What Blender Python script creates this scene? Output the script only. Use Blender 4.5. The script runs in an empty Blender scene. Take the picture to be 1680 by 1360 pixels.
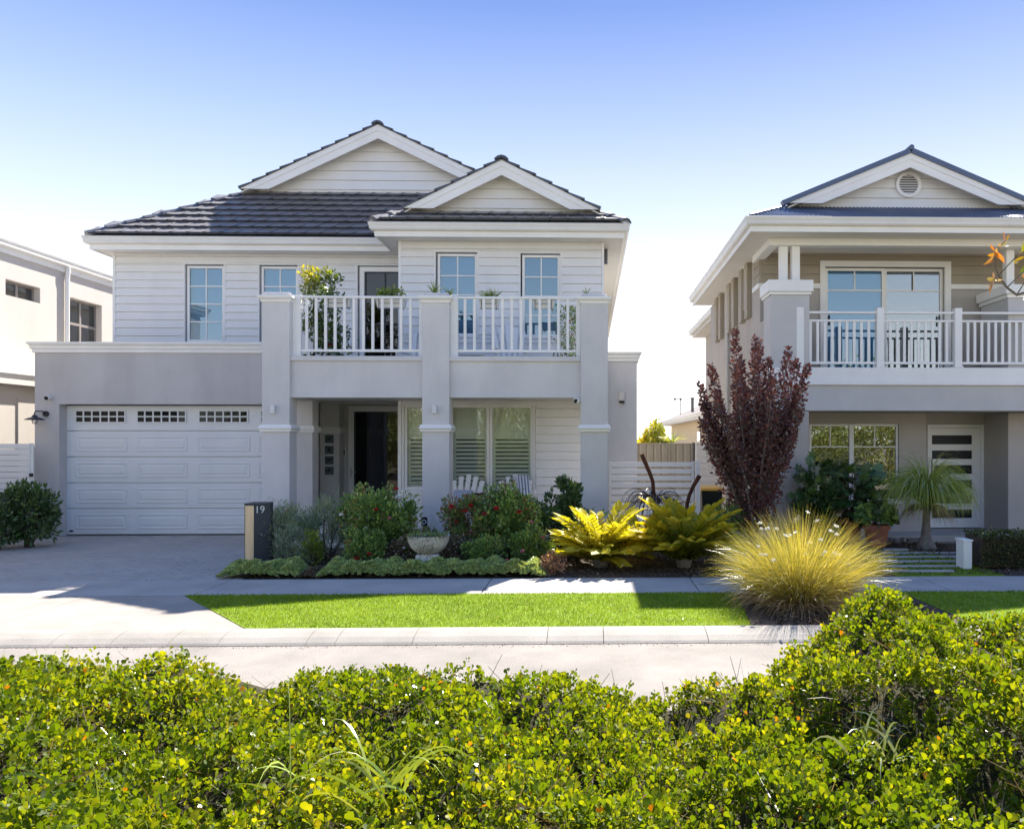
import bpy, math, random
import numpy as np
from mathutils import Vector, Matrix
R = math.radians
random.seed(7); rng = np.random.default_rng(7)
S = bpy.context.scene
COL = S.collection
# ---------------------------------------------------------------- camera
EYE = 1.84; F = 1300.0; PSI = R(1.5); CX = 967 + F*math.tan(PSI); CY = 722.0
cd = bpy.data.cameras.new('camera'); cam = bpy.data.objects.new('camera', cd); COL.objects.link(cam)
cam.location = (0, 0, EYE); cam.rotation_euler = (R(90), 0, -PSI)
cd.sensor_width = 36; cd.lens = 36*F/1680; cd.shift_x = -(CX-840)/1680; cd.shift_y = (CY-680)/1680
cd.clip_start = 0.05; cd.clip_end = 3000
S.camera = cam
# ---------------------------------------------------------------- sky, sun, exposure
SUN = Vector((0.42, 1.0, 1.10)).normalized()
ELEV = math.asin(SUN.z); AZ = math.atan2(SUN.x, SUN.y)
SKYK = 3.0
w = bpy.data.worlds.new('World'); S.world = w; w.use_nodes = True
nt = w.node_tree; nt.nodes.clear()
sky = nt.nodes.new('ShaderNodeTexSky'); sky.sky_type = 'NISHITA'; sky.sun_disc = False
sky.sun_elevation = ELEV; sky.sun_rotation = AZ; sky.altitude = 0; sky.air_density = 1.0; sky.dust_density = 0.6; sky.ozone_density = 2.2
bg = nt.nodes.new('ShaderNodeBackground'); bg.inputs[1].default_value = 0.15
ow = nt.nodes.new('ShaderNodeOutputWorld')
# hazy summer air: the glare round the sun levels off, the blue deepens with height at every bearing
k0 = nt.nodes.new('ShaderNodeVectorMath'); k0.operation = 'ADD'; k0.inputs[1].default_value = (0.7, 0.7, 0.7)
k1 = nt.nodes.new('ShaderNodeVectorMath'); k1.operation = 'DIVIDE'
tcw = nt.nodes.new('ShaderNodeTexCoord'); spw = nt.nodes.new('ShaderNodeSeparateXYZ'); rpw = nt.nodes.new('ShaderNodeValToRGB')
k2 = nt.nodes.new('ShaderNodeVectorMath'); k2.operation = 'MULTIPLY'; k3 = nt.nodes.new('ShaderNodeVectorMath'); k3.operation = 'SCALE'; k3.inputs['Scale'].default_value = SKYK
E_ = rpw.color_ramp.elements
SKYR = [(0.0, (0.80, 0.78, 0.75)), (0.07, (0.72, 0.715, 0.70)), (0.14, (0.56, 0.575, 0.59)), (0.26, (0.355, 0.392, 0.48)), (0.375, (0.215, 0.27, 0.42)), (0.48, (0.108, 0.167, 0.35)), (0.8, (0.095, 0.165, 0.34)), (1.0, (0.095, 0.165, 0.34))]
while len(E_) < len(SKYR): E_.new(0.5)
for e_, (p_, c_) in zip(E_, SKYR): e_.position = p_; e_.color = (*c_, 1)
nt.links.new(sky.outputs[0], k0.inputs[0]); nt.links.new(sky.outputs[0], k1.inputs[0]); nt.links.new(k0.outputs[0], k1.inputs[1])
nt.links.new(tcw.outputs['Generated'], spw.inputs[0]); nt.links.new(spw.outputs['Z'], rpw.inputs[0])
nt.links.new(k1.outputs[0], k2.inputs[0]); nt.links.new(rpw.outputs[0], k2.inputs[1]); nt.links.new(k2.outputs[0], k3.inputs[0])
nt.links.new(k3.outputs[0], bg.inputs[0]); nt.links.new(bg.outputs[0], ow.inputs[0])
sl = bpy.data.lights.new('sun', 'SUN'); sl.energy = 2.0; sl.angle = R(0.53); sl.color = (1, 0.935, 0.83)
so = bpy.data.objects.new('sun', sl); COL.objects.link(so); so.location = (6, 30, 30)
so.rotation_euler = (-SUN).to_track_quat('-Z', 'Y').to_euler()
S.view_settings.view_transform = 'Standard'; S.view_settings.look = 'None'
S.view_settings.exposure = 2.72; S.view_settings.gamma = 1; S.view_settings.use_curve_mapping = False
S.cycles.max_bounces = 8; S.cycles.transparent_max_bounces = 16
try: S.cycles.use_denoising = True
except Exception: pass

def ray(x, y):
    u = (x-CX)/F; v = (CY-y)/F
    return u*math.cos(PSI)+math.sin(PSI), math.cos(PSI)-u*math.sin(PSI), v
def at(x, y, Y):
    a, b, c = ray(x, y); t = Y/b
    return a*t, EYE+c*t
def ax(x, Y): return at(x, 0, Y)[0]
def az(x, y, Y): return at(x, y, Y)[1]
def gd(x, y, Z=0.0):
    a, b, c = ray(x, y); t = (Z-EYE)/c
    return a*t, b*t
# ---------------------------------------------------------------- object helpers
WL = {None: Vector((0, 0, 0))}
def props(o, label=None, cat=None, group=None, kind=None):
    if label: o['label'] = label
    if cat: o['category'] = cat
    if group: o['group'] = group
    if kind: o['kind'] = kind
    return o
def thing(name, label, cat, loc, group=None, kind=None):
    o = bpy.data.objects.new(name, None); o.empty_display_size = 0.2; COL.objects.link(o)
    o.location = loc; WL[o] = Vector(loc)
    return props(o, label, cat, group, kind)
def link(name, me, parent, org):
    o = bpy.data.objects.new(name, me); COL.objects.link(o)
    o.parent = parent; o.location = Vector(org)-WL[parent]; WL[o] = Vector(org)
    return o
def inst(src, parent, pos, name=None, rot=None):
    o = src.copy(); COL.objects.link(o); o.parent = parent
    o.location = Vector(pos)-WL[parent]; WL[o] = Vector(pos)
    if rot is not None: o.rotation_euler = rot
    return o
def copy_tree(o, loc=None, rotz=None, label=None, parent=None):
    c = o.copy(); COL.objects.link(c); c.parent = parent
    if loc is not None: c.location = loc
    if rotz is not None: c.rotation_euler = (0, 0, rotz)
    if label: c['label'] = label
    for ch in o.children: copy_tree(ch, parent=c)
    return c
class MB:
    def __init__(s): s.v = []; s.f = []
    def add(s, vs, fs):
        n = len(s.v); s.v += [tuple(p) for p in vs]; s.f += [tuple(i+n for i in f) for f in fs]; return s
    def box(s, x0, x1, y0, y1, z0, z1, b=0.0):
        if x1 < x0: x0, x1 = x1, x0
        if y1 < y0: y0, y1 = y1, y0
        if z1 < z0: z0, z1 = z1, z0
        if b <= 0 or min(x1-x0, y1-y0, z1-z0) < 2.2*b:
            return s.add([(x0,y0,z0),(x1,y0,z0),(x1,y1,z0),(x0,y1,z0),(x0,y0,z1),(x1,y0,z1),(x1,y1,z1),(x0,y1,z1)],
                         [(0,3,2,1),(4,5,6,7),(0,1,5,4),(1,2,6,5),(2,3,7,6),(3,0,4,7)])
        lo = (x0,y0,z0); hi = (x1,y1,z1); vs = []; idx = {}
        for c in [(i,j,k) for i in (0,1) for j in (0,1) for k in (0,1)]:
            for a in range(3):
                p = []
                for d in range(3):
                    e = hi[d] if c[d] else lo[d]
                    if d != a: e += -b if c[d] else b
                    p.append(e)
                idx[c+(a,)] = len(vs); vs.append(p)
        fs = []
        for a in range(3):
            p, q = [d for d in range(3) if d != a]
            for sd in (0, 1):
                def C(i, j):
                    c = [0,0,0]; c[a] = sd; c[p] = i; c[q] = j; return idx[tuple(c)+(a,)]
                f = [C(0,0), C(1,0), C(1,1), C(0,1)]
                fs.append(f)
        for a in range(3):            # edges parallel to axis a
            p, q = [d for d in range(3) if d != a]
            for i in (0,1):
                for j in (0,1):
                    c0 = [0,0,0]; c0[p] = i; c0[q] = j; c1 = list(c0); c1[a] = 1
                    fs.append([idx[tuple(c0)+(p,)], idx[tuple(c1)+(p,)], idx[tuple(c1)+(q,)], idx[tuple(c0)+(q,)]])
        for c in [(i,j,k) for i in (0,1) for j in (0,1) for k in (0,1)]:
            fs.append([idx[c+(0,)], idx[c+(1,)], idx[c+(2,)]])
        return s.add(vs, fs)
    def hexa(s, p):   # 8 points: bottom ring 0-3, top ring 4-7
        return s.add(p, [(0,3,2,1),(4,5,6,7),(0,1,5,4),(1,2,6,5),(2,3,7,6),(3,0,4,7)])
    def prism_y(s, pts, y0, y1):   # polygon in (x,z) extruded along y
        n = len(pts)
        return s.add([(x,y0,z) for x,z in pts]+[(x,y1,z) for x,z in pts],
                     [tuple(range(n)), tuple(range(2*n-1, n-1, -1))]+[(i,i+n,(i+1)%n+n,(i+1)%n) for i in range(n)])
    def prism_z(s, pts, z0, z1):
        n = len(pts)
        return s.add([(x,y,z0) for x,y in pts]+[(x,y,z1) for x,y in pts],
                     [tuple(range(n-1,-1,-1)), tuple(range(n, 2*n))]+[(i,(i+1)%n,(i+1)%n+n,i+n) for i in range(n)])
    def sweep(s, prof, path, closed=False, cap=True):
        m = len(prof); n = len(path); vs = []
        for i, (x, y) in enumerate(path):
            def seg(a, b):
                dx, dy = b[0]-a[0], b[1]-a[1]; L = math.hypot(dx, dy); return dy/L, -dx/L
            ns = []
            if closed or i > 0: ns.append(seg(path[i-1], path[i]))
            if closed or i < n-1: ns.append(seg(path[i], path[(i+1) % n]))
            if len(ns) == 1: ox, oy = ns[0]
            else:
                k = 1+ns[0][0]*ns[1][0]+ns[0][1]*ns[1][1]
                ox, oy = (ns[0][0]+ns[1][0])/k, (ns[0][1]+ns[1][1])/k
            vs += [(x+ox*o, y+oy*o, z) for o, z in prof]
        fs = []
        for i in range(n if closed else n-1):
            j = (i+1) % n
            for k in range(m):
                l = (k+1) % m
                fs.append((i*m+k, j*m+k, j*m+l, i*m+l))
        if cap and not closed: fs += [tuple(range(m)), tuple((n-1)*m+k for k in range(m-1, -1, -1))]
        return s.add(vs, fs)
    def tube(s, pts, rad, n=6, cap=True):
        pts = [Vector(p) for p in pts]; rad = rad if isinstance(rad, (list, tuple)) else [rad]*len(pts)
        vs = []; prev = None
        for i, p in enumerate(pts):
            d = (pts[min(i+1, len(pts)-1)]-pts[max(i-1, 0)]).normalized()
            a = Vector((0,0,1)) if abs(d.z) < 0.9 else Vector((1,0,0))
            if prev is not None:
                u = (prev-d*prev.dot(d)).normalized()
            else: u = a.cross(d).normalized()
            prev = u; v = d.cross(u)
            vs += [p+(u*math.cos(2*math.pi*k/n)+v*math.sin(2*math.pi*k/n))*rad[i] for k in range(n)]
        fs = [(i*n+k, i*n+(k+1)%n, (i+1)*n+(k+1)%n, (i+1)*n+k) for i in range(len(pts)-1) for k in range(n)]
        if cap: fs += [tuple(range(n-1,-1,-1)), tuple((len(pts)-1)*n+k for k in range(n))]
        return s.add(vs, fs)
    def lathe(s, c, prof, n=20):
        vs = [(c[0]+r*math.cos(2*math.pi*k/n), c[1]+r*math.sin(2*math.pi*k/n), c[2]+z) for r, z in prof for k in range(n)]
        m = len(prof)
        fs = [(i*n+k, i*n+(k+1)%n, (i+1)*n+(k+1)%n, (i+1)*n+k) for i in range(m-1) for k in range(n)]
        fs += [tuple(range(n-1,-1,-1)), tuple((m-1)*n+k for k in range(n))]
        return s.add(vs, fs)
    def cyl(s, a, b, r, n=12): return s.tube([a, b], r, n)
    def build(s, name, mat, parent=None, smooth=False, org=None, kind=None):
        if org is None:
            A = np.array(s.v); lo = A.min(0); hi = A.max(0); org = ((lo[0]+hi[0])/2, (lo[1]+hi[1])/2, lo[2])
        me = bpy.data.meshes.new(name); me.from_pydata([(p[0]-org[0], p[1]-org[1], p[2]-org[2]) for p in s.v], [], s.f)
        me.materials.append(mat)
        if smooth:
            me.polygons.foreach_set('use_smooth', [True]*len(me.polygons))
            try: me.set_sharp_from_angle(angle=R(35))
            except Exception: pass
        o = link(name, me, parent, org)
        if kind: o['kind'] = kind
        return o
def npmesh(name, V, T, mat, parent=None, org=(0,0,0), rnd=None, smooth=False, kind=None):
    """V (n,3), T (m,3) triangles; rnd per-face value"""
    me = bpy.data.meshes.new(name); V = np.asarray(V, np.float32)-np.array(org, np.float32); T = np.asarray(T, np.int32)
    me.vertices.add(len(V)); me.vertices.foreach_set('co', V.ravel())
    me.loops.add(T.size); me.loops.foreach_set('vertex_index', T.ravel())
    me.polygons.add(len(T)); me.polygons.foreach_set('loop_start', np.arange(0, T.size, 3, dtype=np.int32))
    me.update(calc_edges=True)
    if rnd is not None:
        a = me.attributes.new('rnd', 'FLOAT', 'FACE'); a.data.foreach_set('value', np.asarray(rnd, np.float32))
    if smooth: me.polygons.foreach_set('use_smooth', np.ones(len(T), bool))
    for m in (mat if isinstance(mat, (list, tuple)) else [mat]): me.materials.append(m)
    o = link(name, me, parent, org)
    if kind: o['kind'] = kind
    return o
# ---------------------------------------------------------------- materials
def mat(name, col, rough=0.7, var=0.06, scale=3.0, bump=0.0, bscale=60.0, metal=0.0, spec=0.35, col2=None, speck=0.0, stretch=(1,1,1), coord='pos', dirt=0.0, detail=6):
    m = bpy.data.materials.new(name); m.use_nodes = True; t = m.node_tree; N = t.nodes; L = t.links
    b = N['Principled BSDF']; b.inputs['Roughness'].default_value = rough; b.inputs['Metallic'].default_value = metal
    b.inputs['Specular IOR Level'].default_value = spec
    if coord == 'pos': g = N.new('ShaderNodeNewGeometry'); src = g.outputs['Position']
    else: g = N.new('ShaderNodeTexCoord'); src = g.outputs['Object']
    mp = N.new('ShaderNodeMapping'); mp.inputs['Scale'].default_value = stretch; L.new(src, mp.inputs[0]); src = mp.outputs[0]
    n1 = N.new('ShaderNodeTexNoise'); n1.inputs['Scale'].default_value = scale; n1.inputs['Detail'].default_value = detail; L.new(src, n1.inputs['Vector'])
    r = N.new('ShaderNodeMapRange'); r.inputs[1].default_value = 0.3; r.inputs[2].default_value = 0.7; L.new(n1.outputs[0], r.inputs[0])
    mx = N.new('ShaderNodeMix'); mx.data_type = 'RGBA'
    c2 = col2 if col2 else tuple(min(1, c*(1+var)) for c in col); c1 = col if col2 else tuple(c*(1-var) for c in col)
    mx.inputs[6].default_value = (*c1, 1); mx.inputs[7].default_value = (*c2, 1); L.new(r.outputs[0], mx.inputs[0])
    out = mx.outputs[2]
    if speck > 0:
        n3 = N.new('ShaderNodeTexNoise'); n3.inputs['Scale'].default_value = 180; n3.inputs['Detail'].default_value = 2; L.new(src, n3.inputs['Vector'])
        r3 = N.new('ShaderNodeMapRange'); r3.inputs[1].default_value = 0.35; r3.inputs[2].default_value = 0.65; r3.inputs[3].default_value = 1-speck; r3.inputs[4].default_value = 1+speck; L.new(n3.outputs[0], r3.inputs[0])
        m3 = N.new('ShaderNodeVectorMath'); m3.operation = 'SCALE'; L.new(out, m3.inputs[0]); L.new(r3.outputs[0], m3.inputs['Scale']); out = m3.outputs[0]
    if dirt > 0:
        n4 = N.new('ShaderNodeTexNoise'); n4.inputs['Scale'].default_value = 0.9; n4.inputs['Detail'].default_value = 9; n4.inputs['Roughness'].default_value = 0.65
        mp4 = N.new('ShaderNodeMapping'); mp4.inputs['Scale'].default_value = (1.6, 1.6, 0.5); L.new(src, mp4.inputs[0]); L.new(mp4.outputs[0], n4.inputs['Vector'])
        r4 = N.new('ShaderNodeMapRange'); r4.inputs[1].default_value = 0.42; r4.inputs[2].default_value = 0.72; r4.inputs[3].default_value = 1.0; r4.inputs[4].default_value = 1-dirt; L.new(n4.outputs[0], r4.inputs[0])
        m4 = N.new('ShaderNodeVectorMath'); m4.operation = 'SCALE'; L.new(out, m4.inputs[0]); L.new(r4.outputs[0], m4.inputs['Scale']); out = m4.outputs[0]
    L.new(out, b.inputs['Base Color'])
    rr = N.new('ShaderNodeMapRange'); rr.inputs[3].default_value = max(0, rough-0.06); rr.inputs[4].default_value = min(1, rough+0.06); L.new(n1.outputs[0], rr.inputs[0]); L.new(rr.outputs[0], b.inputs['Roughness'])
    if bump > 0:
        n2 = N.new('ShaderNodeTexNoise'); n2.inputs['Scale'].default_value = bscale; n2.inputs['Detail'].default_value = 4; L.new(src, n2.inputs['Vector'])
        bp = N.new('ShaderNodeBump'); bp.inputs['Strength'].default_value = min(1, bump); bp.inputs['Distance'].default_value = 0.01; L.new(n2.outputs[0], bp.inputs['Height']); L.new(bp.outputs[0], b.inputs['Normal'])
    return m
def leafmat(name, cols, trans=0.35, gloss=0.12, grough=0.35, tcol=None):
    """cols: list of (pos, rgb) on the per-leaf random value"""
    m = bpy.data.materials.new(name); m.use_nodes = True; t = m.node_tree; N = t.nodes; L = t.links; N.clear()
    a = N.new('ShaderNodeAttribute'); a.attribute_name = 'rnd'
    cr = N.new('ShaderNodeValToRGB'); e = cr.color_ramp.elements
    while len(e) < len(cols): e.new(0.5)
    for i, (p, c) in enumerate(cols): e[i].position = p; e[i].color = (*c, 1)
    L.new(a.outputs['Fac'], cr.inputs[0])
    d = N.new('ShaderNodeBsdfDiffuse'); tr = N.new('ShaderNodeBsdfTranslucent'); gl = N.new('ShaderNodeBsdfGlossy'); gl.inputs['Roughness'].default_value = grough
    L.new(cr.outputs[0], d.inputs[0])
    mm = N.new('ShaderNodeMix'); mm.data_type = 'RGBA'; mm.blend_type = 'MULTIPLY'; mm.inputs[0].default_value = 1; mm.inputs[7].default_value = (*(tcol or (1.9, 1.6, 0.7)), 1)
    L.new(cr.outputs[0], mm.inputs[6]); L.new(mm.outputs[2], tr.inputs[0])
    m1 = N.new('ShaderNodeMixShader'); m1.inputs[0].default_value = trans; L.new(d.outputs[0], m1.inputs[1]); L.new(tr.outputs[0], m1.inputs[2])
    fr = N.new('ShaderNodeFresnel'); fr.inputs[0].default_value = 1.4
    ad = N.new('ShaderNodeMath'); ad.operation = 'ADD'; ad.inputs[1].default_value = gloss*0.35; ad.use_clamp = True; L.new(fr.outputs[0], ad.inputs[0])
    ml = N.new('ShaderNodeMath'); ml.operation = 'MULTIPLY'; ml.inputs[1].default_value = min(1, gloss*5); L.new(ad.outputs[0], ml.inputs[0])
    m2 = N.new('ShaderNodeMixShader'); L.new(ml.outputs[0], m2.inputs[0]); L.new(m1.outputs[0], m2.inputs[1]); L.new(gl.outputs[0], m2.inputs[2])
    o = N.new('ShaderNodeOutputMaterial'); L.new(m2.outputs[0], o.inputs[0])
    return m
def glassmat(name, refl=0.3, tint=(0.75, 0.85, 0.88), rough=0.0):
    m = bpy.data.materials.new(name); m.use_nodes = True; t = m.node_tree; N = t.nodes; L = t.links; N.clear()
    tr = N.new('ShaderNodeBsdfTransparent'); tr.inputs[0].default_value = (*tint, 1)
    gl = N.new('ShaderNodeBsdfGlossy'); gl.inputs['Roughness'].default_value = rough; gl.inputs[0].default_value = (0.9, 0.95, 1, 1)
    fr = N.new('ShaderNodeFresnel'); fr.inputs[0].default_value = 1.5
    ad = N.new('ShaderNodeMath'); ad.operation = 'ADD'; ad.inputs[1].default_value = refl; ad.use_clamp = True; L.new(fr.outputs[0], ad.inputs[0])
    g = N.new('ShaderNodeNewGeometry'); n = N.new('ShaderNodeTexNoise'); n.inputs['Scale'].default_value = 1.3; L.new(g.outputs['Position'], n.inputs['Vector'])
    bp = N.new('ShaderNodeBump'); bp.inputs['Strength'].default_value = 0.06; bp.inputs['Distance'].default_value = 0.02; L.new(n.outputs[0], bp.inputs['Height']); L.new(bp.outputs[0], gl.inputs['Normal'])
    mx = N.new('ShaderNodeMixShader'); L.new(ad.outputs[0], mx.inputs[0]); L.new(tr.outputs[0], mx.inputs[1]); L.new(gl.outputs[0], mx.inputs[2])
    o = N.new('ShaderNodeOutputMaterial'); L.new(mx.outputs[0], o.inputs[0])
    return m
M = {}
M['trim'] = mat('white_trim_paint', (0.88, 0.865, 0.83), 0.45, 0.03, 2, dirt=0.05)
M['siding'] = mat('pale_siding_paint', (0.82, 0.81, 0.79), 0.55, 0.025, 2.5, 0.12, 90, dirt=0.05)
M['render'] = mat('lilac_grey_render', (0.70, 0.68, 0.665), 0.85, 0.05, 1.2, 0.45, 130, speck=0.03, dirt=0.13)
M['renderd'] = mat('garage_grey_render', (0.58, 0.56, 0.55), 0.85, 0.06, 1.1, 0.45, 130, speck=0.03, dirt=0.16)
M['gdoor'] = mat('garage_door_paint', (0.77, 0.79, 0.79), 0.4, 0.02, 2, 0.05, 40, dirt=0.04)
M['tile'] = mat('charcoal_roof_tile', (0.038, 0.046, 0.068), 0.42, 0.22, 4.0, 0.3, 70, spec=0.8)
_b = M['tile'].node_tree.nodes['Principled BSDF']; _b.inputs['Sheen Weight'].default_value = 0.36; _b.inputs['Sheen Roughness'].default_value = 0.35; _b.inputs['Sheen Tint'].default_value = (1, 0.93, 0.88, 1)
M['soffit'] = mat('cream_soffit', (0.74, 0.71, 0.66), 0.7, 0.02, 2)
_t = M['tile'].node_tree; _oi = _t.nodes.new('ShaderNodeObjectInfo'); _mr = _t.nodes.new('ShaderNodeMapRange'); _mr.inputs[3].default_value = 0.7; _mr.inputs[4].default_value = 1.35
_t.links.new(_oi.outputs['Random'], _mr.inputs[0]); _sc = _t.nodes.new('ShaderNodeVectorMath'); _sc.operation = 'SCALE'
_lk = _b.inputs['Base Color'].links[0]; _t.links.new(_lk.from_socket, _sc.inputs[0]); _t.links.new(_mr.outputs[0], _sc.inputs['Scale']); _t.links.new(_sc.outputs[0], _b.inputs['Base Color'])
M['metalroof'] = mat('blue_grey_metal_roof', (0.10, 0.13, 0.20), 0.42, 0.06, 3, metal=0.25, spec=0.5)
M['render2'] = mat('warm_grey_render', (0.48, 0.44, 0.395), 0.85, 0.06, 1.3, 0.35, 150, dirt=0.08)
M['render3'] = mat('cool_grey_render', (0.60, 0.58, 0.56), 0.85, 0.06, 1.3, 0.35, 150, dirt=0.08)
M['taupe'] = mat('taupe_siding_paint', (0.38, 0.325, 0.25), 0.6, 0.04, 2.5, 0.12, 90, dirt=0.06)
M['cream'] = mat('cream_render', (0.62, 0.575, 0.53), 0.85, 0.04, 1.0, 0.3, 120, dirt=0.07)
M['creamd'] = mat('cream_sand_wall', (0.66, 0.54, 0.37), 0.85, 0.05, 1.0, 0.3, 80)
M['dark'] = mat('dark_interior', (0.02, 0.02, 0.022), 0.8, 0.1, 2)  # near-black colour carries the darkness of unlit rooms
M['room'] = mat('interior_wall', (0.16, 0.155, 0.15), 0.8, 0.1, 2)
M['blind'] = mat('roller_blind', (0.62, 0.66, 0.68), 0.8, 0.03, 1)
M['slat'] = mat('shutter_white', (0.88, 0.88, 0.80), 0.5, 0.03, 2)
M['screen'] = mat('black_fly_screen', (0.012, 0.012, 0.014), 0.5, 0.2, 2, spec=0.4)
M['glass'] = glassmat('window_glass', 0.10, (0.42, 0.72, 0.87))
M['glass_lo'] = glassmat('lower_window_glass', 0.02, (0.97, 0.99, 0.96))
M['glass_dark'] = glassmat('dark_window_glass', 0.24, (0.35, 0.45, 0.5))
M['glass_dark2'] = glassmat('garage_window_glass', -0.02, (0.3, 0.3, 0.3))
M['charcoal'] = mat('charcoal_powder_coat', (0.045, 0.053, 0.066), 0.45, 0.08, 3)
M['black'] = mat('black_plastic', (0.012, 0.012, 0.013), 0.4, 0.1, 3)
M['wood'] = mat('pale_timber', (0.78, 0.58, 0.34), 0.6, 0.15, 3, 0.1, 60, stretch=(8, 8, 0.6))
M['whitepl'] = mat('white_plastic', (0.75, 0.75, 0.73), 0.35, 0.02, 3)
M['grey'] = mat('grey_metal', (0.16, 0.16, 0.17), 0.4, 0.1, 3, metal=0.6)
M['lampgrey'] = mat('dark_lamp_metal', (0.045, 0.043, 0.048), 0.45, 0.1, 3)
M['door_glass'] = glassmat('dark_door_glass', 0.015, (0.4, 0.4, 0.42))
M['frame_grey'] = mat('bronze_window_frame', (0.30, 0.27, 0.25), 0.5, 0.1, 3)
M['steel'] = mat('brushed_steel', (0.5, 0.5, 0.5), 0.35, 0.05, 3, metal=0.9)
M['concrete'] = mat('footpath_concrete', (0.45, 0.42, 0.385), 0.85, 0.07, 1.5, 0.3, 90, speck=0.11, dirt=0.22)
M['concrete2'] = mat('crossover_concrete', (0.36, 0.325, 0.29), 0.85, 0.07, 1.1, 0.3, 90, speck=0.12, dirt=0.22)
M['kerb'] = mat('kerb_concrete', (0.37, 0.34, 0.30), 0.85, 0.08, 2.5, 0.35, 70, speck=0.12, dirt=0.2)
M['road'] = mat('sun_bleached_road', (0.29, 0.265, 0.24), 0.9, 0.12, 0.9, 0.5, 120, speck=0.22, dirt=0.24)
M['paver'] = mat('grey_clay_paver', (0.40, 0.37, 0.34), 0.8, 0.12, 6, 0.35, 60, speck=0.1, col2=(0.47, 0.435, 0.40), dirt=0.15)
M['sand'] = mat('joint_sand', (0.25, 0.24, 0.23), 0.95, 0.1, 8, 0.3, 90)
M['soil'] = mat('garden_soil', (0.085, 0.062, 0.048), 0.95, 0.3, 9, 0.9, 40, speck=0.3)
M['mulch'] = leafmat('bark_mulch', [(0, (0.05, 0.035, 0.03)), (0.6, (0.12, 0.085, 0.06)), (1, (0.30, 0.24, 0.18))], 0.0, 0.02)
M['ground'] = mat('sandy_ground', (0.22, 0.18, 0.13), 0.95, 0.2, 0.5, 0.5, 20)
M['stem'] = mat('brown_stem', (0.11, 0.075, 0.045), 0.85, 0.3, 20, 0.3, 60)
M['bark'] = mat('grey_bark', (0.22, 0.19, 0.16), 0.9, 0.25, 12, 0.6, 50)
M['terra'] = mat('terracotta', (0.36, 0.13, 0.08), 0.8, 0.12, 6, 0.2, 60, dirt=0.15)
M['rust'] = mat('rusted_steel', (0.10, 0.035, 0.02), 0.85, 0.4, 14, 0.4, 80)
M['urn'] = mat('cream_stone', (0.74, 0.71, 0.64), 0.8, 0.06, 3, 0.25, 60, dirt=0.18)
M['yellow'] = mat('yellow_bin_plastic', (0.75, 0.42, 0.04), 0.45, 0.05, 3)
M['bin'] = mat('dark_green_plastic', (0.015, 0.022, 0.018), 0.5, 0.1, 3)
M['tanfence'] = mat('beige_steel_fence', (0.40, 0.36, 0.29), 0.5, 0.04, 2)
M['gutterw'] = mat('cream_gutter', (0.76, 0.74, 0.70), 0.35, 0.03, 2, dirt=0.05)
M['slate'] = mat('slate_plaque', (0.12, 0.15, 0.16), 0.6, 0.3, 25, 0.5, 60)
M['ledstrip'] = M['trim']
# ---------------------------------------------------------------- ground
GND = -0.10
g = MB().box(-600, 600, -400, 1500, -1.0, GND).build('ground', M['ground']); props(g, kind='structure')
YK0, YK1, YF0, YF1 = 7.38, 7.76, 9.52, 10.60        # kerb front, kerb back, footpath front, footpath back
rd = MB().box(-60, 60, 3.7, YK0, GND-0.1, -0.055).build('road', M['road']); props(rd, kind='structure')
# kerb: rolled profile in segments
kb = thing('kerb', None, None, (0, YK0, -0.055), kind='structure')
prof = [(0, -0.055), (0, -0.052), (0.03, -0.035), (0.12, -0.005), (0.24, 0.018), (0.33, 0.024), (0.38, 0.018), (0.38, -0.09), (0, -0.09)]
joints = sorted([ax(p, 7.5) for p in (-60, 92, 190, 285, 365, 508, 555, 680, 898, 990, 1160, 1330)]+[-14, -11.5, -9.2, 4.3, 6.9, 9.5, 12])
for a, b in zip(joints[:-1], joints[1:]):
    mb = MB(); g_ = 0.003
    mb.add([(a+g_, YK0+y, z) for y, z in prof]+[(b-g_, YK0+y, z) for y, z in prof],
           [tuple(range(9)), tuple(range(17, 8, -1))]+[(i, i+9, (i+1) % 9+9, (i+1) % 9) for i in range(9)])
    mb.build('kerb_segment', M['kerb'], kb)
# dark weathered gap under the kerb lip
MB().box(-20, 20, YK0-0.012, YK0-0.002, -0.08, -0.052).build('kerb_joint', M['soil'], kb)
# footpath slabs
fp = thing('footpath', None, None, (0, YF0, 0), kind='structure')
fj = [-16.0, -13.0, -10.0, -7.9]+[gd(p, 962)[0] for p in (352, 797, 1142, 1545)]+[9.5, 13]
skew = 0.0
xl = ax(375, YF1)
for i, (a, b) in enumerate(zip(fj[:-1], fj[1:])):
    MB().box(a+0.007, b-0.007, YF0+0.004, YF1-0.004, -0.10, 0.0, 0.004).build('slab', M['concrete'], fp)
MB().box(gd(1150, 962)[0], gd(1215, 962)[0], 10.08, 10.10, -0.001, 0.003).build('expansion_joint', M['black'], fp)
# concrete crossover from the kerb to the footpath
co = thing('driveway_crossover', None, None, (-7, YK1, 0), kind='structure')
c1 = gd(300, 978); c2 = gd(410, 1032)
LX0, LX1 = c1[0], c2[0]
cuts = [-13.0, -9.2, -7.2, -5.9]
for a, b in zip(cuts[:-1], cuts[1:]):
    MB().box(a+0.004, b-0.004, YK1+0.008, YF0-0.004, -0.1, 0.0).build('slab', M['concrete2'], co)
MB().prism_z([(-5.896, YK1+0.008), (LX1-0.012, YK1+0.008), (LX0-0.012, YF0-0.004), (-5.896, YF0-0.004)], -0.1, 0.0).build('slab', M['concrete2'], co)
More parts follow.
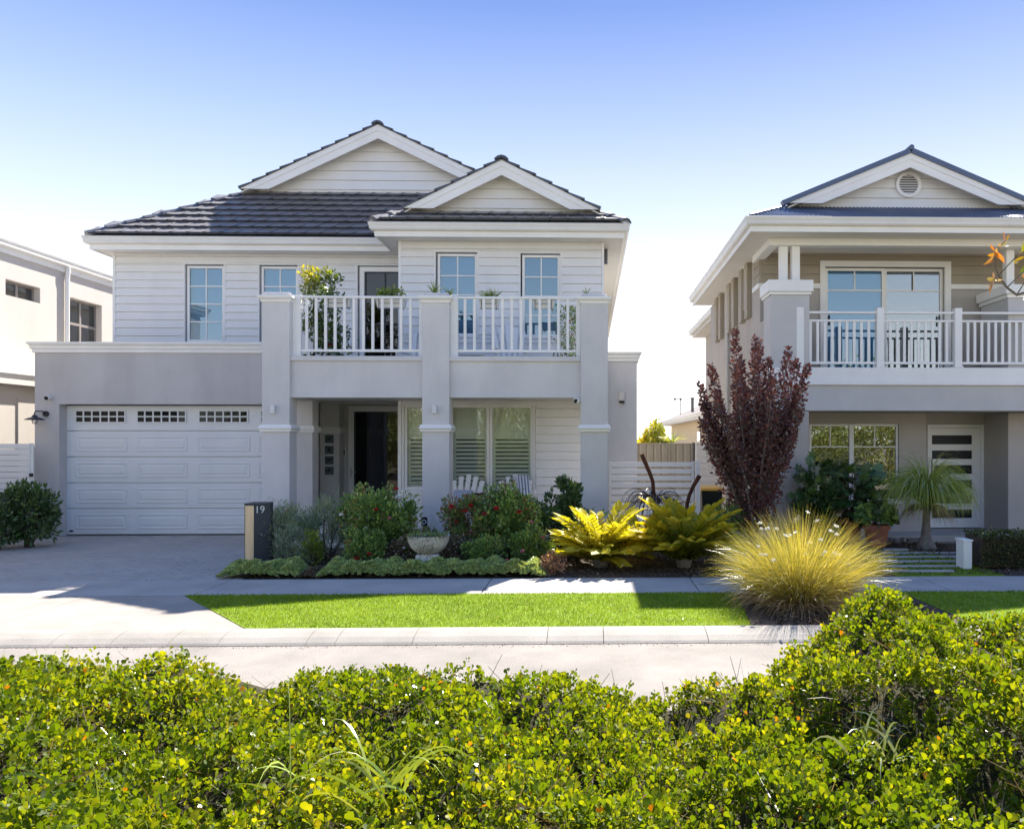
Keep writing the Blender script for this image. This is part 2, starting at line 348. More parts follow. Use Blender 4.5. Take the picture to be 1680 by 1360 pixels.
# driveway pavers
DXL, DXR = -11.3, ax(378, YF1); DXR2 = ax(430, 13.6)
dv = MB().prism_z([(DXL, YF1), (DXR+0.1, YF1), (DXR2, 13.6), (DXR2, 15.7), (DXL, 15.7)], -0.1, -0.012).build('driveway', M['sand']); props(dv, kind='structure')
PW, PD = 0.235, 0.115
pts = []
row = 0; y = YF1+0.01
while y < 15.64:
    x = -10.95+(PW/2 if row % 2 else 0)
    xr = DXR+(DXR2-DXR)*min(1, max(0, (y-YF1)/3.0))
    xlft = -10.6 if y > 14.0 else (-10.9 if y > 12.4 else -11.1)
    while x < xr:
        if x > xlft: pts.append((x, y))
        x += PW
    y += PD; row += 1
pts.sort(key=lambda p: math.hypot(p[0], p[1]) if -9.2 < p[0] else 99)
pm = MB().box(0.004, PW-0.004, 0.004, PD-0.004, -0.03, 0.0, 0.004)
p0 = pm.build('paver', M['paver'], dv, org=(0, 0, 0))
first = True
for x, y in pts[:290]:
    dz = random.uniform(-0.003, 0.002)
    if first: p0.location = Vector((x, y, dz))-WL[dv]; first = False
    else: inst(p0, dv, (x, y, dz))
mb = MB()
for x, y in pts[290:]:
    dz = random.uniform(-0.003, 0.002)
    mb.add([(x+0.004, y+0.004, dz), (x+PW-0.004, y+0.004, dz), (x+PW-0.004, y+PD-0.004, dz), (x+0.004, y+PD-0.004, dz),
            (x+0.0, y+0.0, -0.03), (x+PW, y, -0.03), (x+PW, y+PD, -0.03), (x, y+PD, -0.03)],
           [(0,1,2,3),(0,4,5,1),(1,5,6,2),(2,6,7,3),(3,7,4,0)])
mb.build('pavers_far', M['paver'], dv, kind='stuff')
# garden beds
bed = MB().prism_z([(DXR+0.11, YF1+0.01), (14, YF1+0.01), (14, 13.99), (DXR2+0.02, 13.99), (DXR2+0.02, 13.6)], -0.1, -0.004).build('garden_bed', M['soil']); props(bed, kind='structure')
bed2 = MB().box(-14, -11.12, YF1+0.01, 20, -0.1, -0.004).build('side_bed', M['soil']); props(bed2, kind='structure')
bed3 = MB().prism_z([(-11.12, 13.0), (-11.12, 15.3), (-10.55, 15.3), (-10.5, 14.6)], -0.1, 0.006).build('corner_bed', M['soil']); props(bed3, kind='structure')
LYR0 = ax(1208, 9.5); LYR1 = ax(1228, 7.9); L2 = ax(1478, 9.5)
bed4 = MB().prism_z([(LYR1+0.01, YK1+0.01), (L2+0.1, YK1+0.01), (L2, YF0-0.01), (LYR0+0.01, YF0-0.01)], -0.1, -0.004).build('verge_soil', M['soil']); props(bed4, kind='structure')
# ---------------------------------------------------------------- walls and siding
def wall_grid(name, x0, x1, z0, z1, y0, y1, ops, m, parent):
    xs = sorted(set([x0, x1]+[max(x0, min(x1, v)) for o in ops for v in o[:2]])); zs = sorted(set([z0, z1]+[max(z0, min(z1, v)) for o in ops for v in o[2:4]]))
    def solid(i, j):
        if i < 0 or j < 0 or i >= len(xs)-1 or j >= len(zs)-1: return False
        cx, cz = (xs[i]+xs[i+1])/2, (zs[j]+zs[j+1])/2
        return not any(o[0] < cx < o[1] and o[2] < cz < o[3] for o in ops)
    mb = MB()
    for i in range(len(xs)-1):
        for j in range(len(zs)-1):
            if not solid(i, j): continue
            a, b, c, d = xs[i], xs[i+1], zs[j], zs[j+1]
            v = [(a,y0,c),(b,y0,c),(b,y1,c),(a,y1,c),(a,y0,d),(b,y0,d),(b,y1,d),(a,y1,d)]
            f = [(0,1,5,4),(2,3,7,6)]
            if not solid(i-1, j): f.append((3,0,4,7))
            if not solid(i+1, j): f.append((1,2,6,5))
            if not solid(i, j-1): f.append((0,3,2,1))
            if not solid(i, j+1): f.append((4,5,6,7))
            mb.add(v, f)
    return mb.build(name, m, parent)
def board(parent, xa0, xb0, xa1, xb1, za, zb, Y, m, lo=0.022, hi=0.006):
    """lapped board, front faces -Y; xa0..xb0 at the bottom, xa1..xb1 at the top"""
    if max(xb0-xa0, xb1-xa1) < 0.03 or zb-za < 0.02: return
    MB().hexa([(xa0,Y-lo,za),(xb0,Y-lo,za),(xb0,Y-0.001,za),(xa0,Y-0.001,za),(xa1,Y-hi,zb),(xb1,Y-hi,zb),(xb1,Y-0.001,zb),(xa1,Y-0.001,zb)]).build('board', m, parent)
def siding(parent, x0, x1, z0, z1, Y, pitch, ops, m, edge=None):
    """edge(z) -> (xa, xb) clips the course (gables)"""
    z = z0
    while z < z1-0.02:
        zt = min(z+pitch, z1)
        ztb = zt-0.012 if zt < z1-0.02 else zt
        cuts = sorted(set([z, ztb]+[v for o in ops for v in (o[2], o[3]) if z+0.02 < v < ztb-0.02]))
        for a, b in zip(cuts[:-1], cuts[1:]):
            f0 = (a-z)/pitch; f1 = (b-z)/pitch
            lo = 0.030-0.018*f0; hi = 0.030-0.018*f1
            segs = [(x0, x1)]
            for o in ops:
                if o[2] < (a+b)/2 < o[3]:
                    ns = []
                    for s0, s1 in segs:
                        if o[1] <= s0 or o[0] >= s1: ns.append((s0, s1)); continue
                        if o[0] > s0: ns.append((s0, o[0]))
                        if o[1] < s1: ns.append((o[1], s1))
                    segs = ns
            for s0, s1 in segs:
                if edge:
                    e0, e1 = edge(a), edge(b); board(parent, max(s0, e0[0]), min(s1, e0[1]), max(s0, e1[0]), min(s1, max(e1[0]+0.001, e1[1])), a, b, Y, m, lo, hi)
                else: board(parent, s0, s1, s0, s1, a, b, Y, m, lo, hi)
        z = zt
def siding_x(parent, y0, y1, z0, z1, X, pitch, m, s=-1, lo=0.022):
    """boards on a wall facing s*X"""
    z = z0
    while z < z1-0.02:
        zt = min(z+pitch, z1)
        MB().hexa([(X,y0,z),(X+s*lo,y0,z),(X+s*lo,y1,z),(X,y1,z),(X,y0,zt),(X+s*0.006,y0,zt),(X+s*0.006,y1,zt),(X,y1,zt)]).build('board', m, parent)
        z = zt
def window(parent, x0, x1, z0, z1, Y, cols, rows, fw=0.05, bar=0.022, gl='glass', behind='blind', fm='trim', name='window', rowcuts=None, depth=0.06, trimw=0.0):
    """frame with its outer face at Y; cells are single panes"""
    mb = MB()
    mb.box(x0, x0+fw, Y, Y+depth, z0, z1, 0.004); mb.box(x1-fw, x1, Y, Y+depth, z0, z1, 0.004)
    mb.box(x0+fw, x1-fw, Y+0.001, Y+depth, z0, z0+fw, 0.004); mb.box(x0+fw, x1-fw, Y+0.001, Y+depth, z1-fw, z1, 0.004)
    fr = mb.build(name, M[fm], parent)
    ix0, ix1, iz0, iz1 = x0+fw, x1-fw, z0+fw, z1-fw
    xc = [ix0+(ix1-ix0)*i/cols for i in range(cols+1)]
    zc = [iz0+(iz1-iz0)*j/rows for j in range(rows+1)] if rowcuts is None else [iz0]+rowcuts+[iz1]
    yb = Y+0.018
    for j in range(1, len(zc)-1): MB().box(ix0, ix1, yb, yb+0.026, zc[j]-bar/2, zc[j]+bar/2).build('glazing_bar', M[fm], fr)
    for i in range(1, cols):
        for j in range(len(zc)-1): MB().box(xc[i]-bar/2, xc[i]+bar/2, yb+0.001, yb+0.025, zc[j]+(bar/2 if j else 0), zc[j+1]-(bar/2 if j < len(zc)-2 else 0)).build('glazing_bar', M[fm], fr)
    for i in range(cols):
        for j in range(len(zc)-1):
            a = xc[i]+(bar/2 if i else 0); b = xc[i+1]-(bar/2 if i < cols-1 else 0); c = zc[j]+(bar/2 if j else 0); d = zc[j+1]-(bar/2 if j < len(zc)-2 else 0)
            MB().box(a, b, yb+0.010, yb+0.015, c, d).build('pane', M[gl], fr)
    if behind == 'blind': MB().box(ix0-0.02, ix1+0.02, Y+depth+0.04, Y+depth+0.045, iz0-0.02, iz1+0.02).build('roller_blind', M['blind'], fr)
    if behind == 'venetian':
        mb = MB(); z = iz0
        while z < iz1:
            mb.add([(ix0-.01, Y+depth+0.03, z), (ix1+.01, Y+depth+0.03, z), (ix1+.01, Y+depth+0.055, z+0.052), (ix0-.01, Y+depth+0.055, z+0.052)], [(0,1,2,3)]); z += 0.05
        mb.build('venetian_blind', M['blind'], fr, kind='stuff')
        MB().box(ix0-0.02, ix1+0.02, Y+depth+0.09, Y+depth+0.095, iz0-0.02, iz1+0.02).build('blind_backing', M['blind'], fr)
    return fr
def trimring(parent, x0, x1, z0, z1, Y, wdt, proud, m='trim', sides='lrtb', name='window_trim'):
    mb = MB()
    if 't' in sides: mb.box(x0-wdt, x1+wdt, Y-proud, Y, z1, z1+wdt, 0.003)
    if 'b' in sides: mb.box(x0-wdt, x1+wdt, Y-proud, Y, z0-wdt, z0, 0.003)
    if 'l' in sides: mb.box(x0-wdt, x0, Y-proud+0.001, Y, z0, z1)
    if 'r' in sides: mb.box(x1, x1+wdt, Y-proud+0.001, Y, z0, z1)
    return mb.build(name, M[m], parent)
# ================================================================ MAIN HOUSE
YC = 13.68; YBL = 15.35; YUL = 16.50; YG = 15.32; YGB = 14.83; YGL = 16.0
ZE = 5.90; ZS = 5.665
H = thing('house', 'two storey pale grey weatherboard house with dark tiled gables and a front balcony', 'house', (-4.5, 15.3, 0))
XL = ax(133, YGL); XB = ax(603, YGB); XR = ax(1034, YGB)
XWL = ax(187, YUL); XBL = ax(655, YBL); XBR = ax(990, YBL)
# --- upper block wall (right) with two windows
def opx(p0, p1, y0, y1, Y):
    a, zt = at(p0, y0, Y); b, _ = at(p1, y0, Y); _, zb = at(p0, y1, Y); return (a, b, zb, zt)
wA = opx(715, 783, 414, 551, YBL); wB = opx(854, 919, 416, 553, YBL)
Z1 = 2.95
wl = wall_grid('upper_wall', XBL, XBR, Z1, ZS, YBL, YBL+0.2, [wA, wB], M['siding'], H)
siding(wl, XBL+0.04, XBR-0.04, Z1+0.10, ZS-0.002, YBL, 0.165, [(o[0]-0.035, o[1]+0.035, o[2]-0.05, o[3]+0.035) for o in (wA, wB)], M['siding'])
for o, b in ((wA, 'blind'), (wB, 'venetian')):
    window(H, o[0]+0.03, o[1], o[2], o[3]-0.025, YBL+0.012, 2, 4, behind=b)
    trimring(H, o[0], o[1], o[2], o[3], YBL, 0.035, 0.028, 'siding')
for x in (XBL, XBR): MB().box(x-0.035 if x > XBL else x-0.01, x+0.01 if x > XBL else x+0.04, YBL-0.032, YBL+0.0, Z1, ZS, 0.003).build('corner_board', M['trim'], H)
# --- upper left wall
w1 = opx(304, 368, 434, 561, YUL); w2 = opx(426, 489, 435, 561, YUL); w3 = opx(587, 654, 436, 600, YUL)
w3 = (w3[0], w3[1]+0.25, 3.0, w3[3])
wl2 = wall_grid('upper_wall', XWL, XBL-0.001, 2.9, ZS, YUL, YUL+0.2, [w1, w2, (w3[0], w3[1], 2.95, w3[3])], M['siding'], H)
siding(wl2, XWL+0.04, XBL-0.002, 3.0, ZS-0.002, YUL, 0.163, [(o[0]-0.035, o[1]+0.035, o[2]-0.05, o[3]+0.035) for o in (w1, w2, w3)], M['siding'])
for o in (w1, w2):
    window(H, o[0]+0.03, o[1], o[2], o[3]-0.025, YUL+0.012, 2, 4)
    trimring(H, o[0], o[1], o[2], o[3], YUL, 0.035, 0.028, 'siding')
MB().box(XWL-0.012, XWL+0.04, YUL-0.032, YUL+0.0, 2.9, ZS, 0.003).build('corner_board', M['trim'], H)
# balcony door
d = window(H, w3[0]+0.03, w3[1], 3.05, w3[3]-0.02, YUL+0.01, 1, 1, fw=0.10, gl='door_glass', behind=None, name='balcony_door')
MB().box(w3[0]+0.14, w3[1]-0.11, YUL+0.045, YUL+0.05, 3.16, w3[3]-0.13).build('fly_screen', M['screen'], d)
mb = MB()
xm = (w3[0]+w3[1])/2+0.01
for k in range(5): zz = 3.16+k*(w3[3]-0.13-3.16)/4; mb.box(w3[0]+0.14, w3[1]-0.11, YUL+0.015, YUL+0.026, zz-0.012, zz+0.012)
for xx in (w3[0]+0.15, xm, w3[1]-0.12): mb.box(xx-0.012, xx+0.012, YUL+0.012, YUL+0.024, 3.16, w3[3]-0.13)
mb.build('screen_frame', M['charcoal'], d)
trimring(H, w3[0], w3[1], 3.0, w3[3], YUL, 0.035, 0.028, 'siding', 'ltr', name='door_trim')
# side and return walls
MB().box(XBL, XBL+0.15, YBL+0.2, YUL+0.2, 2.9, ZS).build('return_wall', M['siding'], H)
MB().box(XWL, XWL+0.15, YUL+0.2, 30.5, 2.9, ZS).build('side_wall', M['siding'], H)
mb = MB().box(XBR-0.15, XBR, YBL+0.2, 30.5, 0, ZS); sw = mb.build('side_wall', M['siding'], H)
MB().box(XWL+0.16, XBR-0.16, 30.3, 30.5, 0, ZS).build('rear_wall', M['siding'], H)
MB().box(XWL+0.4, XBR-0.4, 18.6, 18.65, 0.1, ZS-0.05).build('inner_wall', M['room'], H)
# --- garage
XGL = ax(57, YG); XGR = -5.62; ZP = 3.50
go = (ax(97, YG), ax(478, YG), 0.0, az(97, 663, YG))
gw = wall_grid('garage_wall', XGL, XGR, 0, ZP, YG, YG+0.24, [go], M['renderd'], H)
MB().box(XGL, XGL+0.2, YG+0.24, 22, 0, ZP).build('garage_side_wall', M['renderd'], H)
MB().box(XGR-0.2, XGR, YG+0.24, 17.2, 0, 3.0).build('garage_inner_wall', M['render'], H)
MB().box(XGL+0.201, XBL, YG+0.241, YUL+0.19, 2.80, 2.90).build('garage_roof', M['trim'], H)
MB().box(XGL+0.4, XGR-0.3, YG+2.0, YG+2.05, 0, 2.7).build('garage_inner_wall', M['room'], H)
MB().box(ax(88, YG)-0.004, ax(88, YG)+0.004, YG-0.003, YG-0.0005, 0.0, go[3]).build('control_joint', M['render3'], H)
corn = [(0.0, ZP), (0.035, ZP), (0.035, ZP+0.06), (0.06, ZP+0.075), (0.06, ZP+0.12), (0.10, ZP+0.165), (0.10, ZP+0.195), (0.0, ZP+0.20), (-0.22, ZP+0.20), (-0.22, ZP)]
MB().sweep(corn, [(XGL, 22), (XGL, YG), (XGR, YG)]).build('cornice', M['trim'], H)
# garage door
gx0, gx1 = go[0]+0.0, go[1]-0.0; gY = YG+0.2; zt = go[3]-0.015
gd_ = MB().box(gx0+0.12, gx1, gY+0.06, gY+0.08, 0.02, zt).build('garage_door', M['gdoor'], H)
zr = [az(300, y, gY) for y in (877, 834, 792, 749.4, 706.8, 665)]
zr[0] = 0.02; zr[-1] = zt
X = lambda p: ax(p, gY)
for k in range(5):
    MB().box(X(108), gx1, gY+0.02, gY+0.058, zr[k]+0.005, zr[k+1]-0.005, 0.006).build('door_section', M['gdoor'], gd_)
for k in range(4):
    for a, b in ((123, 208), (224, 307), (323, 410), (423, 474)):
        z0 = zr[k]+0.10; z1 = zr[k+1]-0.10
        mb = MB(); xa, xb = X(a), X(b); yf = gY+0.02
        o = [(xa, z0), (xb, z0), (xb, z1), (xa, z1)]; q = 0.018
        def rg(d, y): return [(xa+d, y, z0+d), (xb-d, y, z0+d), (xb-d, y, z1-d), (xa+d, y, z1-d)]
        vs = rg(0, yf)+rg(0.012, yf-0.012)+rg(0.03, yf-0.012)+rg(0.045, yf-0.003)+rg(0.06, yf-0.003)+rg(0.085, yf-0.012)
        fs = [(i*4+j, i*4+(j+1) % 4, i*4+4+(j+1) % 4, i*4+4+j) for i in range(5) for j in range(4)]+[(20,21,22,23)]
        mb.add(vs, fs).build('raised_panel', M['gdoor'], gd_)
for a, b in ((123, 206), (224, 305.5), (325.5, 407), (427, 476)):
    xa, xb = X(a), X(b); z1 = az(300, 673, gY); z0 = az(300, 694, gY)
    n = 6 if b-a > 60 else 4; mb = MB(); yf = gY-0.006
    MB().box(xa+0.01, xb-0.01, yf+0.010, yf+0.014, z0+0.01, z1-0.01).build('window_glass', M['glass_dark2'] if 'glass_dark2' in M else M['glass_dark'], gd_)
    MB().box(xa+0.01, xb-0.01, yf+0.016, yf+0.020, z0+0.01, z1-0.01).build('window_backing', M['screen'], gd_)
    e = 0.022
    mb.box(xa, xb, yf, yf+0.024, z0, z0+e); mb.box(xa, xb, yf, yf+0.024, z1-e, z1); mb.box(xa, xa+e, yf+0.001, yf+0.024, z0+e, z1-e); mb.box(xb-e, xb, yf+0.001, yf+0.024, z0+e, z1-e)
    mb.box(xa+e, xb-e, yf+0.002, yf+0.012, (z0+z1)/2-0.012, (z0+z1)/2+0.012)
    for i in range(1, n): xx = xa+(xb-xa)*i/n; mb.box(xx-0.013, xx+0.013, yf+0.001, yf+0.011, z0+e, z1-e)
    mb.build('window_grille', M['gdoor'], gd_)
mb = MB().lathe((0, 0, 0), [(0.0, 0), (0.035, 0), (0.035, 0.006), (0.0, 0.006)], 14); mb.v = [(X(116)+x*1.3, gY+0.019-z, 0.09+y*0.55) for x, y, z in mb.v]; mb.build('maker_badge', M['charcoal'], gd_)
# --- porch slab, entry, lower window wall
ps = MB().box(XGR+0.001, ax(997, YC)-0.01, YC+0.05, 17.4, -0.1, 0.13).build('porch_floor', M['concrete'], H)
MB().box(XGR+0.001, ax(997, YC)-0.01, YC+0.035, YC+0.049, -0.1, 0.125).build('porch_edge', M['trim'], H)
wy = YBL-0.0
lw = opx(663, 875, 664, 803, wy); XLW = ax(655, wy)
lwall = wall_grid('lower_wall', XLW, XBR, 0.13, 2.93, wy+0.001, wy+0.2, [(lw[0], lw[1], lw[2], lw[3])], M['siding'], H)
siding(lwall, XLW+0.05, XBR, 0.14, 2.60, wy, 0.165, [(lw[0]-0.05, lw[1]+0.05, lw[2]-0.10, lw[3]+0.035)], M['siding'])
MB().box(XLW-0.02, XLW+0.05, wy-0.035, wy, 0.13, 2.60, 0.003).build('corner_board', M['trim'], H)
trimring(H, lw[0], lw[1], lw[2], lw[3], wy, 0.035, 0.03, 'trim', 'lrt')
MB().box(lw[0]-0.06, lw[1]+0.05, wy-0.05, wy+0.0, lw[2]-0.10, lw[2]-0.001, 0.004).build('window_sill', M['trim'], H)
# three-light window with plantation shutters
xs = [lw[0], ax(738, wy), ax(803, wy), lw[1]]
for i in range(3):
    a, b = xs[i], xs[i+1]
    fr = window(H, a+0.002, b-0.002, lw[2], lw[3], wy+0.004, 1, 1, fw=0.055, gl='glass_lo', behind=None)
    mb = MB(); z = lw[2]+0.1; ya = wy+0.12; zm = az(700, 727, wy)
    while z < lw[3]-0.08:
        op = z < zm; t = 0.052 if op else 0.084; dy = 0.040 if op else 0.016
        mb.add([(a+0.10, ya-dy/2, z), (b-0.10, ya-dy/2, z), (b-0.10, ya+dy/2, z+t), (a+0.10, ya+dy/2, z+t), (a+0.10, ya-dy/2+0.008, z), (b-0.10, ya-dy/2+0.008, z), (b-0.10, ya+dy/2+0.008, z+t), (a+0.10, ya+dy/2+0.008, z+t)],
               [(0,1,2,3),(4,5,6,7),(0,1,5,4),(2,3,7,6)])
        z += 0.079
    mb.build('shutter_louvres', M['slat'], fr, kind='stuff')
    mb = MB(); mb.box(a+0.03, a+0.10, ya-0.02, ya+0.02, lw[2]+0.02, lw[3]-0.02); mb.box(b-0.10, b-0.03, ya-0.02, ya+0.02, lw[2]+0.02, lw[3]-0.02)
    mb.box(a+0.1, b-0.1, ya-0.02, ya+0.02, lw[2]+0.02, lw[2]+0.09); mb.box(a+0.1, b-0.1, ya-0.02, ya+0.02, lw[3]-0.08, lw[3]-0.02); mb.box(a+0.1, b-0.1, ya-0.02, ya+0.02, zm, zm+0.03)
    mb.build('shutter_frame', M['slat'], fr)
MB().box(lw[0]-0.1, lw[1]+0.1, wy+0.4, wy+0.42, 0.3, 2.7).build('inner_wall', M['dark'], H)  # backing sheet coloured as the unlit room behind the shutters
# front door
YD = 16.95
dx0, dzt = at(572, 666, YD); dx1 = ax(667, YD)
er = wall_grid('entry_wall', XGR, XLW+0.6, 0.13, 2.93, YD, YD+0.2, [(dx0, dx1, 0.13, dzt)], M['renderd'], H)
fd = window(H, dx0, dx1, 0.14, dzt-0.005, YD-0.02, 1, 1, fw=0.115, gl='door_glass', behind=None, name='front_door', bar=0.02)
MB().box(dx0+0.14, dx1-0.13, YD+0.012, YD+0.018, 0.26, dzt-0.13).build('fly_screen', M['screen'], fd)
MB().box(dx0+0.115, dx0+0.15, YD-0.012, YD+0.008, 0.255, dzt-0.12).build('screen_frame', M['charcoal'], fd)
mb = MB().box(dx0+0.045, dx0+0.07, YD-0.03, YD-0.022, 1.06, 1.26, 0.003); mb.cyl((dx0+0.057, YD-0.022, 1.17), (dx0+0.057, YD-0.07, 1.17), 0.009); mb.cyl((dx0+0.05, YD-0.07, 1.17), (dx0+0.17, YD-0.07, 1.165), 0.009)
mb.build('handle', M['steel'], fd)
# pilasters and columns with their trim bands
trimp = [(0.0, -0.06), (0.03, -0.06), (0.035, -0.03), (0.055, 0.0), (0.035, 0.03), (0.03, 0.06), (0.0, 0.06)]
def column(x0, x1, y0, y1, z0, z1, m, band, cap=False, name='column'):
    c = MB().box(x0, x1, y0, y1, z0, z1, 0.008).build(name, M[m], H)
    path = [(x0, y1), (x0, y0), (x1, y0), (x1, y1)]
    MB().sweep([(o-0.001, band+z) for o, z in trimp], path, closed=True).build('column_trim', M['trim'], c)
    if cap:
        pr = [(0.0, z1-0.09), (0.018, z1-0.09), (0.018, z1-0.055), (0.06, z1-0.02), (0.06, z1+0.02), (0.0, z1+0.022)]
        MB().sweep([(o-0.001, z) for o, z in pr], path, closed=True).build('column_cap', M['trim'], c)
        MB().box(x0+0.02, x1-0.02, y0+0.02, y1-0.02, z1, z1+0.085, 0.01).build('cap_block', M[m], c)
    return c
ZB = az(715, 702.3, YC)
colx = []
for a, b in ((429.5, 475), (692.5, 737), (952.5, 997.5)):
    xa, xb = ax(a, YC), ax(b, YC); colx.append((xa, xb))
    column(xa, xb, YC, YC+0.34, 0, az(715, 488, YC), 'render', ZB, True)
column(-5.62+0.02, -5.19, 15.0, 15.32, 0.13, 2.6, 'render', ZB, name='pilaster')
column(-5.60, -5.20, 16.62, 16.94, 0.13, 2.6, 'render', ZB, name='pilaster')
# balcony: beams, ceiling, floor
zb0, zb1 = az(715, 652, YC), az(715, 584, YC)
ext = [(ax(475, YC), ax(692.5, YC)), (ax(737, YC), ax(952.5, YC))]
for a, b in ext:
    MB().box(a, b, YC+0.07, YC+0.30, zb0+0.0, zb1-0.002, 0.004).build('balcony_beam', M['render'], H)
    MB().box(a, b, YC+0.035, YC+0.069, zb1-0.085, zb1, 0.004).build('beam_ledge', M['render'], H)
    MB().box(a, b, YC+0.055, YC+0.069, zb0-0.002, zb0+0.075, 0.004).build('beam_lip', M['render'], H)
MB().box(XGR+0.001, ax(997, YC)-0.02, YC+0.345, YBL-0.03, zb0+0.03, 2.93).build('balcony_floor', M['soffit'], H)
MB().box(XGR+0.001, XBL-0.001, YBL-0.029, YUL-0.03, 2.62, 2.94).build('balcony_floor', M['soffit'], H)
MB().box(XGR+0.001, XLW-0.03, YUL-0.029, YD-0.001, 2.60, 2.66).build('porch_ceiling', M['soffit'], H)
MB().box(colx[0][0]+0.01, colx[0][1]-0.01, YC+0.341, YG-0.001, zb0, zb1-0.003).build('balcony_side_beam', M['render'], H)
MB().box(colx[2][0]+0.01, colx[2][1]-0.01, YC+0.341, YBL+0.5, zb0, zb1-0.003).build('balcony_side_beam', M['render'], H)
# railings
YR = YC+0.16
def railing(parent, x0, x1, ztop, zbot, zf, n, first, step, bw=0.048, pw=0.0, name='balcony_railing', mid=None, Y=YR, postL=0.085, postR=0.085):
    rl = MB().box(x0+postL, x1-postR, Y-0.03, Y+0.03, ztop-0.042, ztop, 0.006).build(name, M['trim'], parent)
    MB().box(x0+postL, x1-postR, Y-0.022, Y+0.022, zbot, zbot+0.045, 0.005).build('bottom_rail', M['trim'], rl)
    zt_ = ztop-0.042
    if mid is not None:
        MB().box(x0+postL, x1-postR, Y-0.022, Y+0.022, mid-0.04, mid, 0.005).build('middle_rail', M['trim'], rl); zt_ = mid-0.04
    p = None
    for i in range(n):
        x = first+i*step
        if p is None: p = MB().box(x-bw/2, x+bw/2, Y-0.015, Y+0.015, zbot+0.045, zt_, 0.004).build('baluster', M['trim'], rl)
        else: inst(p, rl, (x, Y, WL[p].z))
    if postL: MB().box(x0, x0+postL, Y-0.04, Y+0.04, zf, ztop+0.012, 0.006).build('post', M['trim'], rl)
    if postR: MB().box(x1-postR, x1, Y-0.04, Y+0.04, zf, ztop+0.012, 0.006).build('post', M['trim'], rl)
    return rl
zrt = az(715, 486.5, YR); zrb = az(715, 578, YR)
for (a, b), f in zip(ext, (503.3, 763.0)):
    st = (ax(673.5, YR)-ax(503.3, YR))/11
    railing(H, a, b, zrt, zrb, zb1, 12, ax(f, YR), st, postL=ax(489, YR)-ax(475, YR) if f < 600 else ax(749, YR)-ax(737, YR), postR=ax(692.5, YR)-ax(685, YR))
# --- side wing on the right
YW = 16.72; XW0 = XBR+0.002; XW1 = ax(1045, YW)
MB().box(XW0, XW1, YW, 21, 0, ZP, 0.004).build('wing_wall', M['render'], H)
MB().sweep(corn, [(XW0, YW), (XW1, YW), (XW1, 21)]).build('cornice', M['trim'], H)
MB().box(XW0+0.22, XW1-0.22, YW+0.22, 21, ZP, ZP+0.15).build('wing_roof', M['trim'], H)
# --- gutters, fascia, soffits
gut = [(0.0, ZE-0.145), (-0.075, ZE-0.145), (-0.05, ZE-0.11), (-0.02, ZE-0.075), (0.0, ZE-0.03), (0.012, ZE-0.02), (0.012, ZE), (-0.012, ZE), (-0.03, ZE-0.03), (-0.12, ZE-0.03), (-0.12, ZE-0.145)]
gut = [(o, z) for o, z in [(-0.12, ZE-0.145), (-0.045, ZE-0.145), (-0.022, ZE-0.12), (-0.018, ZE-0.07), (-0.002, ZE-0.035), (-0.002, ZE-0.012), (0.006, ZE-0.006), (0.0, ZE), (-0.018, ZE-0.004), (-0.02, ZE-0.05), (-0.12, ZE-0.05)]]
gpath = [(XL, 31), (XL, YGL), (XB, YGL), (XB, YGB), (XR, YGB), (XR, 31)]
MB().sweep(gut, gpath).build('gutter', M['gutterw'], H)
fas = [(-0.13, ZS-0.015), (-0.10, ZS-0.015), (-0.10, ZE-0.146), (-0.13, ZE-0.146)]
MB().sweep(fas, gpath).build('fascia', M['trim'], H)
mb = MB(); e = 0.131
mb.box(XL+e, XBL-0.001, YGL+e, YUL+0.1, ZS, ZS+0.02)
mb.box(XL+e, XWL+0.1, YUL+0.101, 30.9, ZS, ZS+0.02)
mb.box(XB+e, XR-e, YGB+e, YBL+0.1, ZS, ZS+0.02)
mb.box(XB+e, XBL+0.1, YBL+0.101, YGL+0.13, ZS, ZS+0.02)
mb.box(XBR-0.1, XR-e, YBL+0.101, 30.9, ZS, ZS+0.02)
mb.build('soffit', M['soffit'], H)
# --- roof shell
XA, ZA = at(405, 318, 18.15); YGF = 18.15; XRg, ZRg = at(620, 205, YGF-0.35); 
XA2 = 2*XRg-XA
YG2 = 15.48; XC, ZC = at(668, 349, YG2); XR2, ZR2 = at(823, 263, YG2-0.30); XC2 = 2*XR2-XC
e0 = 0.03; ZT = ZE+0.03
yl = YGL+0.10; yb = YGB+0.10; xl_ = XL+0.10; xr_ = XR-0.10; xb_ = XB+0.10
back = 27.5
sh = MB()
sh.add([(xl_, yl, ZT), (XB+1.2, yl, ZT), (XB+1.2+1.2, YGF, ZA), (XA, YGF, ZA)], [(0,1,2,3)])
sh.add([(xl_, 31, ZT), (xl_, yl, ZT), (XA, YGF, ZA), (XA, 28.6, ZA)], [(0,1,2,3)])
sh.add([(XA, YGF-0.35, ZA+0.0), (XRg, YGF-0.35, ZRg), (XRg, back, ZRg), (XA, 28.6, ZA)], [(0,1,2,3)])
sh.add([(XRg, YGF-0.35, ZRg), (xr_, YGF-0.35, ZT), (xr_, 31, ZT), (XRg, back, ZRg)], [(0,1,2,3)])
sh.add([(XA, YGF, ZA), (XA2, YGF, ZA), (XA2, YGF+0.6, ZA+0.0), (XA, YGF+0.6, ZA)], [(0,1,2,3)])
sh.add([(xl_, 31, ZT), (XA, 28.6, ZA), (XRg, back, ZRg), (xr_, 31, ZT)], [(0,1,2,3)])
